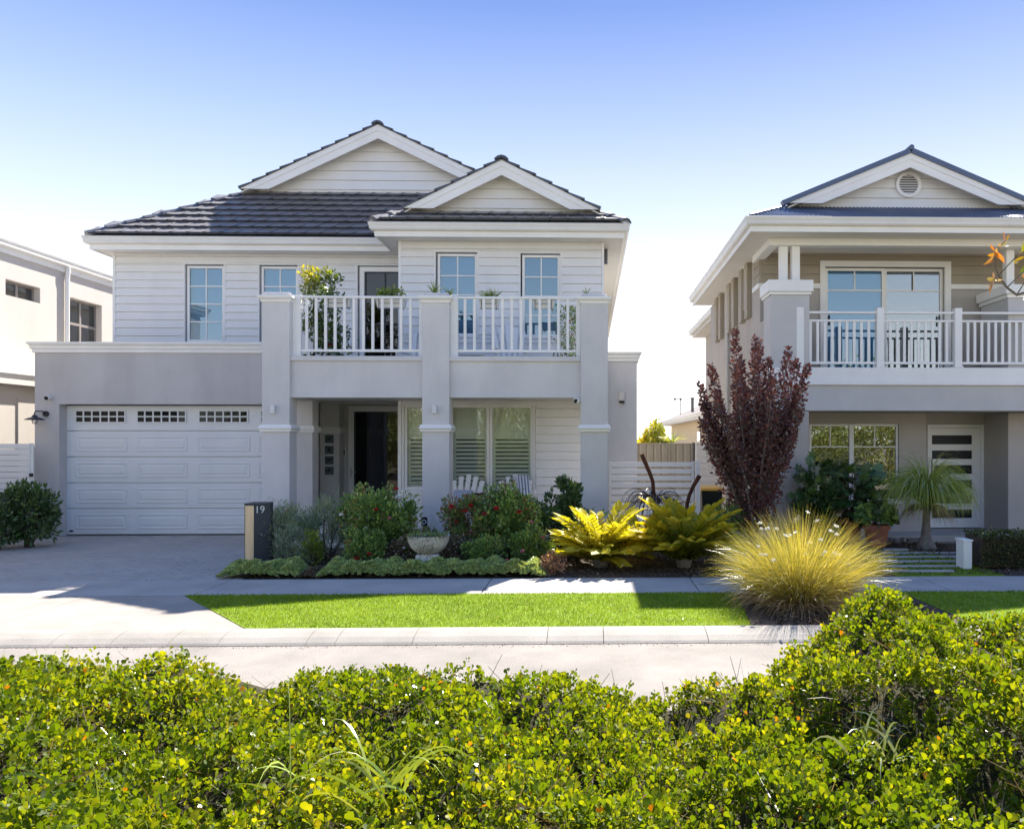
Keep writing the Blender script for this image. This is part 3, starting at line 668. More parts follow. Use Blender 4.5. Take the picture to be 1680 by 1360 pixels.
# front block
s2 = (ZR2-ZT)/(xr_-XR2)
sh.add([(xb_, yb, ZT), (xr_, yb, ZT), (XC2, YG2, ZC), (XC, YG2, ZC)], [(0,1,2,3)])
sh.add([(XR2, YG2-0.30, ZR2), (XC2, YG2-0.30, ZC), (XC2, YG2, ZC), (xr_, yb, ZT), (xr_, 19, ZT), (XR2, 20.6, ZR2)], [(0,1,2,3,4,5)])
sh.add([(XR2, YG2-0.30, ZR2), (XC, YG2-0.30, ZC), (XC, YG2, ZC), (xb_, yb, ZT), (xb_, 17.5, ZT), (XR2, 20.6, ZR2)], [(0,1,2,3,4,5)])
sh.build('roof', M['tile'], H)
roof = thing('front_roof_slope', None, None, ((xl_+xb_)/2, yl, ZT)); roof.parent = H; roof.location = Vector(((xl_+xb_)/2, yl, ZT))-WL[H]
# roof tiles
def tile_mesh(wd, ln, name='roof_tile'):
    """flat interlocking tile, u along eave, v up slope, n out; lower edge raised"""
    nu = 6; vs = []; fs = []
    def wv(u): return 0.010*math.cos(2*math.pi*(u/wd)) if False else (0.012 if u/wd > 0.84 else (0.0 if u/wd > 0.10 else 0.006))
    us = [0, wd*0.06, wd*0.14, wd*0.80, wd*0.88, wd*0.98]
    for v, h in ((0, 0.062), (ln, 0.012)):
        for u in us: vs.append((u, v, h+wv(u)))
    for u in us: vs.append((u, 0, 0.018+wv(u)*0.5))
    n = len(us)
    for i in range(n-1):
        fs.append((i, i+1, n+i+1, n+i)); fs.append((2*n+i, 2*n+i+1, i+1, i))
    fs.append((0, n, 2*n)); fs.append((n-1, 3*n-1, 2*n-1))
    me = bpy.data.meshes.new(name); me.from_pydata(vs, [], fs); me.materials.append(M['tile']); return me
def tile_slope(parent, A, B, C, D, wd=0.33, gauge=0.335, limit=300, inset=0.0):
    """A,B eave left/right, C,D top right/left; tiles laid as parts"""
    A, B, C, D = map(Vector, (A, B, C, D)); u = (B-A).normalized(); n = u.cross(D-A).normalized(); v = n.cross(u).normalized()
    if n.z < 0: n = -n; v = u.cross(n)*-1 if False else v
    L = (D-A).dot(v); dl = (D-A).dot(u); cr = (C-B).dot(u); W = (B-A).length
    me = tile_mesh(wd, gauge+0.04); rows = int(L/gauge)+1; cnt = 0
    mt = Matrix((u, v, n)).transposed().to_4x4()
    for r in range(rows):
        v0 = r*gauge; f = min(1, v0/L); xa = dl*f; xb = W+cr*f; k0 = int(xa/wd)
        off = (wd*0.5 if r % 2 else 0)
        x = math.floor(xa/wd)*wd+off-(wd if off else 0)
        while x < xb:
            if x > xa-0.16 and x+wd < xb+0.2:
                o = bpy.data.objects.new('roof_tile', me); COL.objects.link(o); o.parent = parent
                p = A+u*x+v*v0+n*random.uniform(0.0, 0.004); m4 = mt.copy(); m4.translation = p-WL[parent]
                o.matrix_local = m4 @ Matrix.Rotation(random.uniform(-0.006, 0.006), 4, 'Z'); WL[o] = p; cnt += 1
            x += wd
    return cnt
tile_slope(roof, (xl_, yl-0.03, ZT+0.012), (xb_+1.0, yl-0.03, ZT+0.012), (XB+2.3, YGF, ZA+0.012), (XA, YGF, ZA+0.012))
roof2 = thing('porch_gable_slope', None, None, ((xb_+xr_)/2, yb, ZT)); roof2.parent = H; roof2.location = Vector(((xb_+xr_)/2, yb, ZT))-WL[H]
tile_slope(roof2, (xb_, yb-0.03, ZT+0.012), (xr_, yb-0.03, ZT+0.012), (XC2, YG2, ZC+0.012), (XC, YG2, ZC+0.012))
def cap_run(parent, a, b, name, ln=0.40, wd=0.13, h=0.06, lift=0.03, m='tile'):
    """ridge or hip caps: angled saddle tiles overlapping up the line"""
    a = Vector(a); b = Vector(b); d = (b-a); L = d.length; d.normalize(); s = d.cross(Vector((0,0,1))).normalized(); up = s.cross(d)
    n = max(1, round(L/ln)); ln = L/n
    for k in range(n):
        vs = []
        for t, e, ww in ((-0.02, lift+0.02, wd*1.06), (ln+0.03, lift-0.012, wd*0.9)):
            for sx, hh in ((-1, -h), (-0.55, -0.008), (0, 0.012), (0.55, -0.008), (1, -h)):
                vs.append(a+d*(k*ln+t)+s*(sx*ww)+up*(e+hh))
            for sx, hh in ((-0.9, -h), (0, -0.012), (0.9, -h)):
                vs.append(a+d*(k*ln+t)+s*(sx*ww)+up*(e+hh-0.02))
        fs = [(i, i+1, i+9, i+8) for i in range(4)]+[(0,1,2,6,5), (2,3,4,7,6), (8,9,10,14,13), (10,11,12,15,14), (0,5,13,8), (4,12,15,7), (5,6,14,13), (6,7,15,14)]
        MB().add(vs, fs).build(name, M[m], parent)
cap_run(roof, (xl_-0.02, yl-0.04, ZT+0.03), (XA, YGF, ZA+0.03), 'hip_tile')
cap_run(roof2, (xb_-0.02, yb-0.04, ZT+0.03), (XC, YG2, ZC+0.03), 'hip_tile')
cap_run(roof2, (xr_+0.02, yb-0.04, ZT+0.03), (XC2, YG2, ZC+0.03), 'hip_tile')
cap_run(H, (XRg, YGF-0.40, ZRg+0.02), (XRg, back, ZRg+0.02), 'ridge_tile')
cap_run(H, (XR2, YG2-0.35, ZR2+0.02), (XR2, 20.5, ZR2+0.02), 'ridge_tile')
# verge (gable edge) tiles, barge boards, gable walls
def gable(parent, x0, z0, xm, zm, Yf, bw, pitch, m, bm, tiles=True, vent=None, base=None, name='gable_wall', rec=0.32, tz=0.0):
    """Yf front of the barge boards; wall recessed by rec"""
    Yw_ = Yf+rec; slp = (zm-z0)/(xm-x0)
    g_ = gw_ = MB().prism_y([(x0+0.05, z0), (xm, zm-0.05), (2*xm-x0-0.05, z0)], Yw_+0.001, Yw_+0.1).build(name, M[m], parent)
    for s in (-1, 1):
        xe = xm+s*(xm-x0)
        sl_ = (zm-z0)/(xm-x0); k = bw*math.sqrt(1+sl_*sl_)
        pts = [(xm, zm), (xe, z0), (xe-s*k/sl_, z0), (xm, zm-k)]
        MB().prism_y(pts if s > 0 else pts[::-1], Yf, Yf+0.035).build('barge_board', M[bm], g_)
        # narrow cover strip near the top edge
        k2 = k*0.42
        pts = [(xm, zm+0.005), (xe+s*0.01, z0), (xe-s*k2/sl_, z0), (xm, zm-k2)]
        MB().prism_y(pts if s > 0 else pts[::-1], Yf-0.014, Yf-0.001).build('barge_capping', M[bm], g_)
        # sloped soffit behind the barge
        pts = [(xm, zm-0.05), (xe, z0-0.05+0.0), (xe, z0-0.08), (xm, zm-0.08)]
        MB().prism_y(pts if s > 0 else pts[::-1], Yf+0.036, Yf+rec+0.05).build('gable_soffit', M['soffit'], g_)
        if tiles:
            d = Vector((s*(xm-x0), 0, z0-zm)); L = d.length; d.normalize(); up = Vector((-d.z*s, 0, d.x*s)) if s > 0 else Vector((-d.z*s, 0, d.x*s))
            if up.z < 0: up = -up
            n = round(L/0.335); st = L/n; O = Vector((xm, 0, zm))
            for k3 in range(n):
                a = O+d*(k3*st-0.03); b = O+d*((k3+1)*st+0.015)
                p = [a+up*0.0, b+up*0.0, b+up*0.062, a+up*0.020]
                vs = [(q.x, Yf-0.035, q.z) for q in p]+[(q.x, Yf+0.25, q.z) for q in p]
                MB().hexa([vs[0], vs[1], vs[5], vs[4], vs[3], vs[2], vs[6], vs[7]]).build('verge_tile', M['tile'], g_)
    zb_ = z0+0.04 if base is None else base
    edge = lambda z: (x0+(z-z0+0.06)/slp, 2*xm-x0-(z-z0+0.06)/slp)
    z = zb_
    while z < zm-0.10:
        zt_ = min(z+pitch, zm-0.08); e0_, e1_ = edge(z), edge(zt_)
        if e0_[1]-e0_[0] > 0.05: board(gw_, e0_[0], e0_[1], e1_[0], max(e1_[0]+0.002, e1_[1]), z, zt_-0.012, Yw_, M[m], 0.030, 0.012)
        z = zt_
    return g_
gable(H, XA, ZA, XRg, ZRg, YGF-0.35, 0.27, 0.215, 'siding', 'trim', base=az(500, 312, YGF))
gable(H, XC, ZC, XR2, ZR2, YG2-0.30, 0.25, 0.19, 'siding', 'trim', base=az(800, 342, YG2))
# downpipe stub and sensor under the right eave
MB().cyl((XBR+0.06, 15.9, ZS-0.30), (XBR+0.06, 15.9, ZS-0.001), 0.035).build('downpipe', M['grey'], H)
# ---- fixtures on the house
def wall_light(px, lab):
    X_, Z_ = at(px, 672, YC)
    t = thing('wall_light', lab, 'wall light', (X_, YC, Z_-0.06), 'white box lights on the porch columns')
    MB().box(X_-0.012, X_+0.012, YC-0.012, YC-0.001, Z_-0.03, Z_+0.03).build('bracket', M['steel'], t)
    MB().box(X_-0.035, X_+0.035, YC-0.075, YC-0.013, Z_-0.07, Z_+0.07, 0.008).build('lamp_body', M['whitepl'], t)
wall_light(449, 'small white box light on the left porch column beside the garage'); wall_light(713.5, 'small white box light on the middle porch column')
def security_cam(X_, Y_, Z_, lab, sx=0):
    t = thing('security_camera', lab, 'camera', (X_, Y_, Z_-0.05))
    mb = MB().tube([(X_, Y_, Z_+0.0), (X_, Y_-0.03, Z_+0.01), (X_+sx*0.3, Y_-0.12, Z_)], [0.045, 0.048, 0.05], 14); mb.build('camera_body', M['whitepl'], t, smooth=True)
    MB().tube([(X_+sx*0.3, Y_-0.121, Z_-0.008), (X_+sx*0.3, Y_-0.128, Z_-0.01)], 0.038, 14).build('lens', M['black'], t)
a = at(83, 653, YG); security_cam(a[0], YG-0.001, a[1], 'small white security camera on the grey wall above the garage wall lamp')
a = at(947, 659, YC+0.3); security_cam(a[0]+0.02, YC+0.055, a[1], 'small white security camera at the top right corner of the porch', -0.12)
# gooseneck lamp
lx, lz = at(76, 679, YG)
t = thing('gooseneck_lamp', 'dark metal gooseneck barn lamp on the wall left of the garage door', 'wall lamp', (lx, YG, lz-0.2))
MB().cyl((lx, YG-0.001, lz), (lx, YG-0.03, lz), 0.055, 18).build('wall_plate', M['lampgrey'], t)
hx = lx-0.08; hy = YG-0.20
MB().tube([(lx, YG-0.03, lz+0.01), (lx-0.01, YG-0.10, lz+0.045), (hx+0.01, hy+0.01, lz+0.045), (hx-0.005, hy, lz+0.0), (hx-0.005, hy, lz-0.05)], 0.012, 8).build('arm', M['lampgrey'], t, smooth=True)
MB().lathe((hx, hy, lz-0.12), [(0.165, 0.0), (0.16, 0.008), (0.11, 0.035), (0.05, 0.055), (0.035, 0.09), (0.0, 0.092), (0.0, 0.085), (0.045, 0.045), (0.155, 0.0)], 28).build('lamp_shade', M['lampgrey'], t, smooth=True)
MB().lathe((hx, hy, lz-0.20), [(0.0, 0), (0.035, 0.012), (0.048, 0.045), (0.042, 0.085), (0.02, 0.12)], 18).build('bulb_glass', glassmat('clear_lamp_glass', 0.15, (0.8, 0.8, 0.78)), t, smooth=True)
# alarm siren box on side wing
X_, Z_ = at(1020, 652, YW)
t = thing('alarm_box', 'white alarm siren box with rounded corners on the right side wall of the house', 'alarm box', (X_, YW, Z_-0.12))
MB().box(X_-0.07, X_+0.07, YW-0.07, YW-0.002, Z_-0.09, Z_+0.12, 0.025).build('siren_cover', M['urn'], t)
MB().lathe((0,0,0), [(0,0),(0.055,0),(0.06,0.02),(0.055,0.04),(0,0.04)], 16).build('strobe_lens', M['black'], t).location = (0, -0.035, 0.0)
# doorbell, slate plaques
X_, Z_ = at(564.5, 741, 16.95)
t = thing('doorbell', 'slim black video doorbell on a pale backing plate left of the front door', 'doorbell', (X_, 16.93, Z_-0.08))
MB().box(X_-0.035, X_+0.035, 16.935, 16.949, Z_-0.09, Z_+0.09, 0.004).build('backing_plate', M['trim'], t)
MB().box(X_-0.022, X_+0.022, 16.915, 16.934, Z_-0.075, Z_+0.055, 0.006).build('doorbell_body', M['black'], t)
pos = ['topmost', 'second from the top', 'third from the top', 'lowest']
YP = 16.62
for i, py in enumerate((720, 738, 755, 772)):
    X_, Z_ = at(540.5, py, YP)
    t = thing('wall_plaque', f'small square slate bird plaque on the entry pilaster, {pos[i]} of the four', 'plaque', (X_, YP-0.02, Z_-0.09), 'square bird plaques beside the front door')
    MB().box(X_-0.09, X_+0.09, YP-0.022, YP-0.003, Z_-0.085, Z_+0.085, 0.006).build('slate_square', M['slate'], t)
    # low relief bird: body, head, tail, wing
    mb = MB(); fl = -1 if i % 2 else 1; tl = (0.4, 0.9, 0.1, -0.5)[i]
    body = [(0.045*math.cos(q)*1.0, 0.026*math.sin(q)) for q in np.linspace(0, 2*math.pi, 11)[:-1]]
    ca, sa = math.cos(tl), math.sin(tl)
    P = lambda u, v: (X_+fl*(u*ca-v*sa), Z_+(u*sa+v*ca))
    mb.prism_y([P(u, v) for u, v in body], YP-0.032, YP-0.0225)
    mb.prism_y([P(0.045+0.018*math.cos(q), 0.02+0.017*math.sin(q)) for q in np.linspace(0, 2*math.pi, 9)[:-1]], YP-0.034, YP-0.0225)
    mb.prism_y([P(0.06, 0.02), P(0.08, 0.017), P(0.06, 0.012)], YP-0.03, YP-0.0225)
    mb.prism_y([P(-0.03, 0.008), P(-0.08, 0.0), P(-0.078, -0.014), P(-0.03, -0.012)], YP-0.03, YP-0.0225)
    mb.prism_y([P(0.01, 0.02), P(-0.03, 0.055), P(-0.02, 0.012)], YP-0.036, YP-0.0225)
    mb.build('bird_relief', M['charcoal'], t)
# ================================================================ RIGHT HOUSE
RH = thing('house', 'taupe and grey two storey house with blue grey metal roof and round gable vent', 'house', (6, 15.6, 0))
YRG = 13.83; YPR = 14.40; YRW = 15.62; YRD = 16.02
RE = az(1225, 354, YRG); RS = az(1230, 376, YRG)
RX0 = ax(1224, YRG); RXW = ax(1247, YRW); RX1 = 12.2
ZF = az(1450, 603, YPR); ZBt = az(1450, 632, YPR); ZBm = az(1450, 674, YPR)
# upper back wall with sliding door
so_ = opx(1353, 1549, 438, 604, YRW); so_ = (so_[0], so_[1], ZF, so_[3])
up = wall_grid('upper_wall', RXW, RX1, ZF-0.15, RS+0.1, YRW, YRW+0.2, [so_], M['render2'], RH)
zband = az(1600, 476, YRW)
zl = az(1600, 467, YRW)
siding(up, RXW+0.0, RX1, zl, RS+0.02, YRW, 0.185, [(so_[0]-0.10, so_[1]+0.12, ZF, so_[3]+0.12)], M['taupe'])
for a, b in ((RXW, so_[0]-0.10), (so_[1]+0.12, RX1)):
    MB().box(a, b, YRW-0.045, YRW-0.001, zl-0.10, zl-0.002, 0.004).build('belt_trim', M['trim'], RH)
mb = MB(); mb.box(so_[0]-0.10, so_[1]+0.12, YRW-0.05, YRW-0.0, so_[3], so_[3]+0.115, 0.004); mb.box(so_[0]-0.10, so_[0], YRW-0.049, YRW-0.0, ZF+0.02, so_[3]); mb.box(so_[1], so_[1]+0.12, YRW-0.049, YRW-0.0, ZF+0.02, so_[3])
mb.build('door_surround', M['trim'], RH)
xm_ = ax(1450, YRW)
rowz = [az(1450, 476.5, YRW)]
for a, b, be in ((so_[0]+0.01, xm_+0.02, 'blind'), (xm_+0.02, so_[1]-0.01, None)):
    fr = window(RH, a, b, ZF+0.03, so_[3]-0.02, YRW+0.01+(0.0 if be else 0.03), 1, 2, fw=0.055, bar=0.025, gl='glass' if be else 'glass_dark', behind=be, name='sliding_door', rowcuts=rowz)
    MB().box((a+b)/2-0.012, (a+b)/2+0.012, YRW+0.025, YRW+0.04, rowz[0]+0.014, so_[3]-0.08).build('glazing_bar', M['trim'], fr)
    mb = MB().box(b-0.10 if be is None else a+0.07, b-0.07 if be is None else a+0.10, YRW-0.0, YRW+0.03, ZF+0.95, ZF+1.15, 0.005).build('door_pull', M['black'], fr)
MB().box(RXW+0.3, RX1, 17.6, 17.65, 0.1, RS).build('inner_wall', M['room'], RH)
# side wall with slot windows
mbw = MB(); mbw.box(RXW, RXW+0.2, YRW+0.201, 22.0, 0, RS); sdw = mbw.build('side_wall', M['render2'], RH)
siding_x(sdw, YRW+0.02, YRW+0.55, zl, RS, RXW, 0.185, M['taupe'])
MB().box(RXW-0.045, RXW-0.001, YRW-0.045, YRW+0.56, zl-0.10, zl-0.002).build('belt_trim', M['trim'], RH)
for pa in (1236, 1213, 1190):
    ya = 3.40*F/(pa-967)
    for q in (0.0, 0.62): MB().box(RXW-0.10, RXW-0.001, ya+q, ya+q+0.30, zl-0.55, RS, 0.004).build('wall_fin', M['taupe'], RH)
    fr = MB().box(RXW-0.045, RXW-0.001, ya+0.30, ya+0.62, zl-0.30, RS-0.001).build('slot_window', M['trim'], RH)
    MB().box(RXW-0.05, RXW-0.0455, ya+0.35, ya+0.57, zl-0.24, RS-0.10).build('pane', M['blind'], fr)
MB().cyl((RXW-0.06, 19.0, 0.1), (RXW-0.06, 19.0, RS), 0.045).build('downpipe', M['render3'], RH)
MB().box(RXW+0.2, RX1, 21.8, 22.0, 0, RS).build('rear_wall', M['render2'], RH)
# lower front: pier, window wall, door recess
RPL = ax(1265, YPR); RPR = ax(1327, YPR)
MB().box(RPL, RPR, YPR, YRW-0.001, 0, ZBm-0.01, 0.006).build('pier', M['render2'], RH)
rw = opx(1328, 1475, 695, 822, YRW)
xdr = ax(1519, YRW)
lw2 = wall_grid('lower_wall', RPR-0.3, xdr, 0, ZBm+0.05, YRW, YRW+0.2, [rw], M['render2'], RH)
xm2 = ax(1398, YRW); rc = [az(1400, 733, YRW)]
for a, b in ((rw[0]+0.005, xm2), (xm2, rw[1]-0.005)):
    fr = window(RH, a, b, rw[2], rw[3]-0.005, YRW+0.03, 1, 2, fw=0.045, bar=0.022, gl='glass_dark', behind=None, rowcuts=rc)
    MB().box((a+b)/2-0.011, (a+b)/2+0.011, YRW+0.045, YRW+0.06, rc[0]+0.012, rw[3]-0.055).build('glazing_bar', M['trim'], fr)
MB().box(rw[0]-0.03, rw[1]+0.04, YRW-0.05, YRW+0.029, rw[2]-0.05, rw[2]-0.001, 0.004).build('window_sill', M['trim'], RH)
dr = opx(1521, 1615, 696, 868, YRD)
xdw = ax(1640, YRD)
wall_grid('entry_wall', xdr-0.15, xdw, 0.0, ZBm+0.05, YRD, YRD+0.2, [(dr[0], dr[1], 0.03, dr[3])], M['render2'], RH)
MB().box(xdr-0.15, xdr, YRW+0.201, YRD-0.001, 0, ZBm).build('recess_wall', M['render2'], RH)
MB().box(ax(1654, 15.1), ax(1654, 15.1)+3.5, 15.1, YRD-0.001, 0, ZBm-0.01, 0.006).build('pier', M['render2'], RH)
# front door: frame, leaf with six dark slots
mb = MB(); fx0, fx1 = dr[0]+0.005, dr[1]-0.005; e = 0.07
mb.box(fx0, fx0+e, YRD-0.01, YRD+0.1, 0.04, dr[3]-0.005, 0.004); mb.box(fx1-e, fx1, YRD-0.01, YRD+0.1, 0.04, dr[3]-0.005, 0.004); mb.box(fx0+e, fx1-e, YRD-0.009, YRD+0.1, dr[3]-e, dr[3]-0.005, 0.004)
rf = mb.build('door_frame', M['trim'], RH)
lx0, lx1 = fx0+e+0.004, fx1-e-0.004
slots = [(az(1570, a, YRD), az(1570, b, YRD)) for a, b in ((729, 714), (753, 739), (777.5, 763), (801.5, 787.5), (826, 812), (850, 836))]
sx0, sx1 = ax(1530, YRD), ax(1596, YRD)
leaf = wall_grid('front_door', lx0, lx1, 0.05, dr[3]-e-0.006, YRD+0.03, YRD+0.075, [(sx0, sx1, a, b) for a, b in slots], M['trim'], RH)
for a, b in slots: MB().box(sx0+0.001, sx1-0.001, YRD+0.045, YRD+0.055, a+0.001, b-0.001).build('glass_slot', M['screen'], leaf)
MB().box(lx0+0.02, lx0+0.045, YRD-0.03, YRD+0.02, 0.75, 1.45, 0.006).build('pull_handle', M['steel'], leaf)
MB().box(rw[0]-0.2, dr[1], YRD+0.201, YRD+0.21, 0, 2.5).build('inner_wall', M['dark'], RH)  # sheet painted near black for the room shade behind window and door
MB().box(RPL+0.1, RX1, 14.95, YRD-0.001, -0.1, 0.022).build('entry_floor', M['concrete'], RH)
# beam, white band, balcony slab
MB().box(RPL, RX1, YPR, YPR+0.3, ZBm, ZBt-0.002, 0.005).build('balcony_beam', M['render3'], RH)
MB().box(RPL-0.02, RX1, YPR-0.03, YPR+0.3, ZBt, ZF-0.002, 0.005).build('balcony_band', M['trim'], RH)
MB().box(RPL-0.035, RX1, YPR-0.045, YPR-0.031, ZBt, ZBt+0.07, 0.003).build('band_moulding', M['trim'], RH)
MB().box(RPL-0.019, RX1, YPR+0.301, YRW-0.001, ZBm, ZF-0.004).build('balcony_floor', M['render2'], RH)
# upper left pier with white cap and twin posts
zc0, zc1 = az(1297, 484, YPR), az(1297, 460, YPR)
px0, px1 = ax(1265, YPR), ax(1328, YPR)
pu = MB().box(px0, px1, YPR, YPR+0.62, ZF, zc0, 0.006).build('pier', M['render3'], RH)
MB().box(px0-0.06, px1+0.06, YPR-0.06, YPR+0.68, zc0+0.055, zc1, 0.006).build('pier_cap', M['trim'], pu)
MB().box(px0-0.03, px1+0.03, YPR-0.03, YPR+0.65, zc0, zc0+0.054, 0.004).build('cap_moulding', M['trim'], pu)
for a, b in ((1280, 1292.5), (1299.5, 1312.5)):
    MB().box(ax(a, YPR+0.1), ax(b, YPR+0.1), YPR+0.1, YPR+0.24, zc1+0.001, RS-0.13, 0.005).build('post', M['trim'], pu)
MB().box(px0+0.0, RXW+0.0, YPR+0.62, YRW-0.001, ZF, ZF+0.95).build('side_parapet', M['render2'], RH)
MB().box(px0-0.03, px0+0.16, YPR+0.02, YRW+0.3, RS-0.13, RS-0.001, 0.004).build('verandah_beam', M['trim'], RH)
MB().box(px0+0.161, RX1, YPR+0.02, YPR+0.2, RS-0.13, RS-0.001, 0.004).build('verandah_beam', M['trim'], RH)
# right pier
qx = ax(1654, YPR+0.1)
pq = MB().box(qx, qx+0.75, YPR+0.1, YRW-0.1, ZF, az(1665, 489, YPR+0.1), 0.006).build('pier', M['render3'], RH)
z_ = WL[pq].z
zq0 = az(1665, 489, YPR+0.1)
MB().box(qx-0.03, qx+0.78, YPR+0.07, YRW-0.08, zq0, zq0+0.07, 0.004).build('cap_moulding', M['trim'], pq)
MB().box(qx-0.08, qx+0.83, YPR+0.02, YRW-0.06, zq0+0.071, zq0+0.24, 0.006).build('pier_cap', M['trim'], pq)
MB().box(qx+0.05, qx+0.2, YPR+0.25, YPR+0.4, zq0+0.241, RS-0.131, 0.005).build('post', M['trim'], pq)
# balcony railing
YRR = YPR+0.05
zr1 = az(1450, 511.5, YRR); zr2 = az(1450, 525, YRR); zr3 = az(1450, 596, YRR)
pp = [1305.5, 1437, 1564.5, 1690]
for i in range(3):
    a, b = ax(pp[i], YRR), ax(pp[i+1], YRR); pw = 0.135
    n = 9; st = (b-a-pw)/(n+1.0)
    rl = railing(RH, a, b, zr1, zr3-0.02, ZF, n, a+pw+st, st, bw=0.05, mid=zr2, Y=YRR, postL=0, postR=0)
    MB().box(a, a+pw, YRR-0.065, YRR+0.065, ZF, zr1+0.065, 0.008).build('post', M['trim'], rl)
    MB().box(a-0.015, a+pw+0.015, YRR-0.08, YRR+0.08, ZF, ZF+0.03, 0.004).build('post_base', M['trim'], rl)
    if i == 0:
        mb = MB(); mb.box(a+0.03, a+0.08, YRR+0.066, YPR+0.62+0.6, zr1-0.04, zr1); mb.build('side_rail', M['trim'], rl)
# gutter, fascia, soffit
g2 = [(o, z-ZE+RE) for o, z in gut]; f2 = [(-0.13, RS-0.015), (-0.10, RS-0.015), (-0.10, RE-0.146), (-0.13, RE-0.146)]
gp2 = [(RX0, 21.8), (RX0, YRG), (RX1+0.5, YRG), (RX1+0.5, 21.8)]
MB().sweep(g2, gp2).build('gutter', M['gutterw'], RH)
MB().sweep(f2, gp2).build('fascia', M['trim'], RH)
mb = MB(); mb.box(RX0+0.131, RX1+0.3, YRG+0.131, YRW+0.1, RS, RS+0.02); mb.box(RX0+0.131, RXW+0.1, YRW+0.101, 21.7, RS, RS+0.02); mb.build('soffit', M['soffit'], RH)
# metal roof
RYG = 15.05; RZG = az(1290, 341, RYG); RXA = ax(1288, RYG); RXM, RZM = at(1494, 252, RYG-0.3)
RXB = 2*RXM-RXA; zr0 = RE+0.02; ya0 = YRG+0.1; xe0 = RX0+0.1
xe1 = 2*RXM-xe0
MB().add([(xe0, ya0, zr0), (xe1, ya0, zr0), (RXB, RYG, RZG), (RXA, RYG, RZG), (RXA, RYG-0.3, RZG), (RXM, RYG-0.3, RZM), (RXM, 19.5, RZM), (xe0, 21.8, zr0), (RXB, RYG-0.3, RZG), (xe1, 21.8, zr0)],
         [(0,3,7), (3,4,5,6,7), (8,5,6,9,1,2), (6,9,7)]).build('roof', M['metalroof'], RH)
# corrugated sheets on the front slope: each sheet is a piece
def corr_slope(parent, A, B, C, D, sheet=0.76, pitchc=0.076, amp=0.018, name='roof_sheet'):
    A, B, C, D = map(Vector, (A, B, C, D)); u = (B-A).normalized(); L3 = (D-A); v = (L3-u*L3.dot(u)).normalized(); n = u.cross(v)
    if n.z < 0: n = -n
    L = L3.dot(v); dl = L3.dot(u); W = (B-A).length; dr_ = (C-B).dot(u)
    x = 0.0
    while x < W:
        x1 = min(W, x+sheet); vs = []; fs = []; k = max(2, int((x1-x)/pitchc*6)); rows = []
        for i in range(k+1):
            t = x+(x1-x)*i/k; h = amp*math.cos(2*math.pi*t/pitchc)
            va = 0.0; vb = L
            if dl > 0 and t < dl: vb = L*t/dl
            if dr_ < 0 and t > W+dr_: vb = L*(W-t)/(-dr_)
            vs += [A+u*t+v*(-0.03)+n*(h+0.012), A+u*t+v*vb+n*(h+0.012), A+u*t+v*(-0.03)+n*(h+0.006)]
        for i in range(k): fs += [(3*i, 3*i+3, 3*i+4, 3*i+1), (3*i+2, 3*i+5, 3*i+3, 3*i)]
        MB().add(vs, fs).build(name, M['metalroof'], parent, smooth=True); x = x1
fs_ = MB().add([(xe0, ya0, zr0-0.012), (xe1, ya0, zr0-0.012), (RXB, RYG, RZG-0.012), (RXA, RYG, RZG-0.012)], [(0,1,2,3)]).build('front_roof_slope', M['metalroof'], RH)
corr_slope(fs_, (xe0, ya0, zr0), (xe1, ya0, zr0), (RXB, RYG, RZG), (RXA, RYG, RZG))
MB().tube([(xe0, ya0, zr0+0.02), (RXA, RYG, RZG+0.02)], 0.03, 8).build('hip_capping', M['metalroof'], RH)
rg_ = gable(RH, RXA, RZG, RXM, RZM, RYG-0.3, 0.24, 0.19, 'siding', 'trim', tiles=False, base=RZG+0.01)
for s in (-1, 1):    # dark metal barge capping above the white barge boards
    xe = RXM+s*(RXM-RXA); d = Vector((xe-RXM, 0, RZG-RZM)).normalized(); up_ = Vector((-d.z*s, 0, abs(d.x)))
    if up_.z < 0: up_ = -up_
    O = Vector((RXM, 0, RZM)); E = Vector((xe, 0, RZG))+d*0.12
    p = [O, E, E+up_*0.085, O+up_*0.095]
    MB().prism_y([(q.x, q.z) for q in p], RYG-0.345, RYG-0.20).build('metal_barge_capping', M['metalroof'], rg_)
MB().tube([(RXM, RYG-0.36, RZM+0.10), (RXM, 19.5, RZM+0.10)], 0.05, 8).build('ridge_capping', M['metalroof'], RH)
# round vent
vx, vz = at(1489.5, 304, RYG)
vy = RYG-0.3+0.32-0.03
mb = MB(); n = 40; ro, ri = 0.245, 0.185
for k in range(n):
    a0, a1 = 2*math.pi*k/n, 2*math.pi*(k+1)/n
    P4 = lambda r, a, y: (vx+r*math.cos(a), y, vz+r*math.sin(a))
    mb.add([P4(ro, a0, vy-0.04), P4(ro, a1, vy-0.04), P4(ri, a1, vy-0.04), P4(ri, a0, vy-0.04), P4(ro, a0, vy+0.03), P4(ro, a1, vy+0.03), P4(ri, a1, vy+0.03), P4(ri, a0, vy+0.03)], [(0,1,2,3), (0,4,5,1), (3,2,6,7)])
vent = mb.build('round_vent', M['trim'], RH)
MB().prism_y([(vx+ri*math.cos(2*math.pi*k/n), vz+ri*math.sin(2*math.pi*k/n)) for k in range(n)], vy+0.0, vy+0.02).build('vent_backing', M['room'], vent)
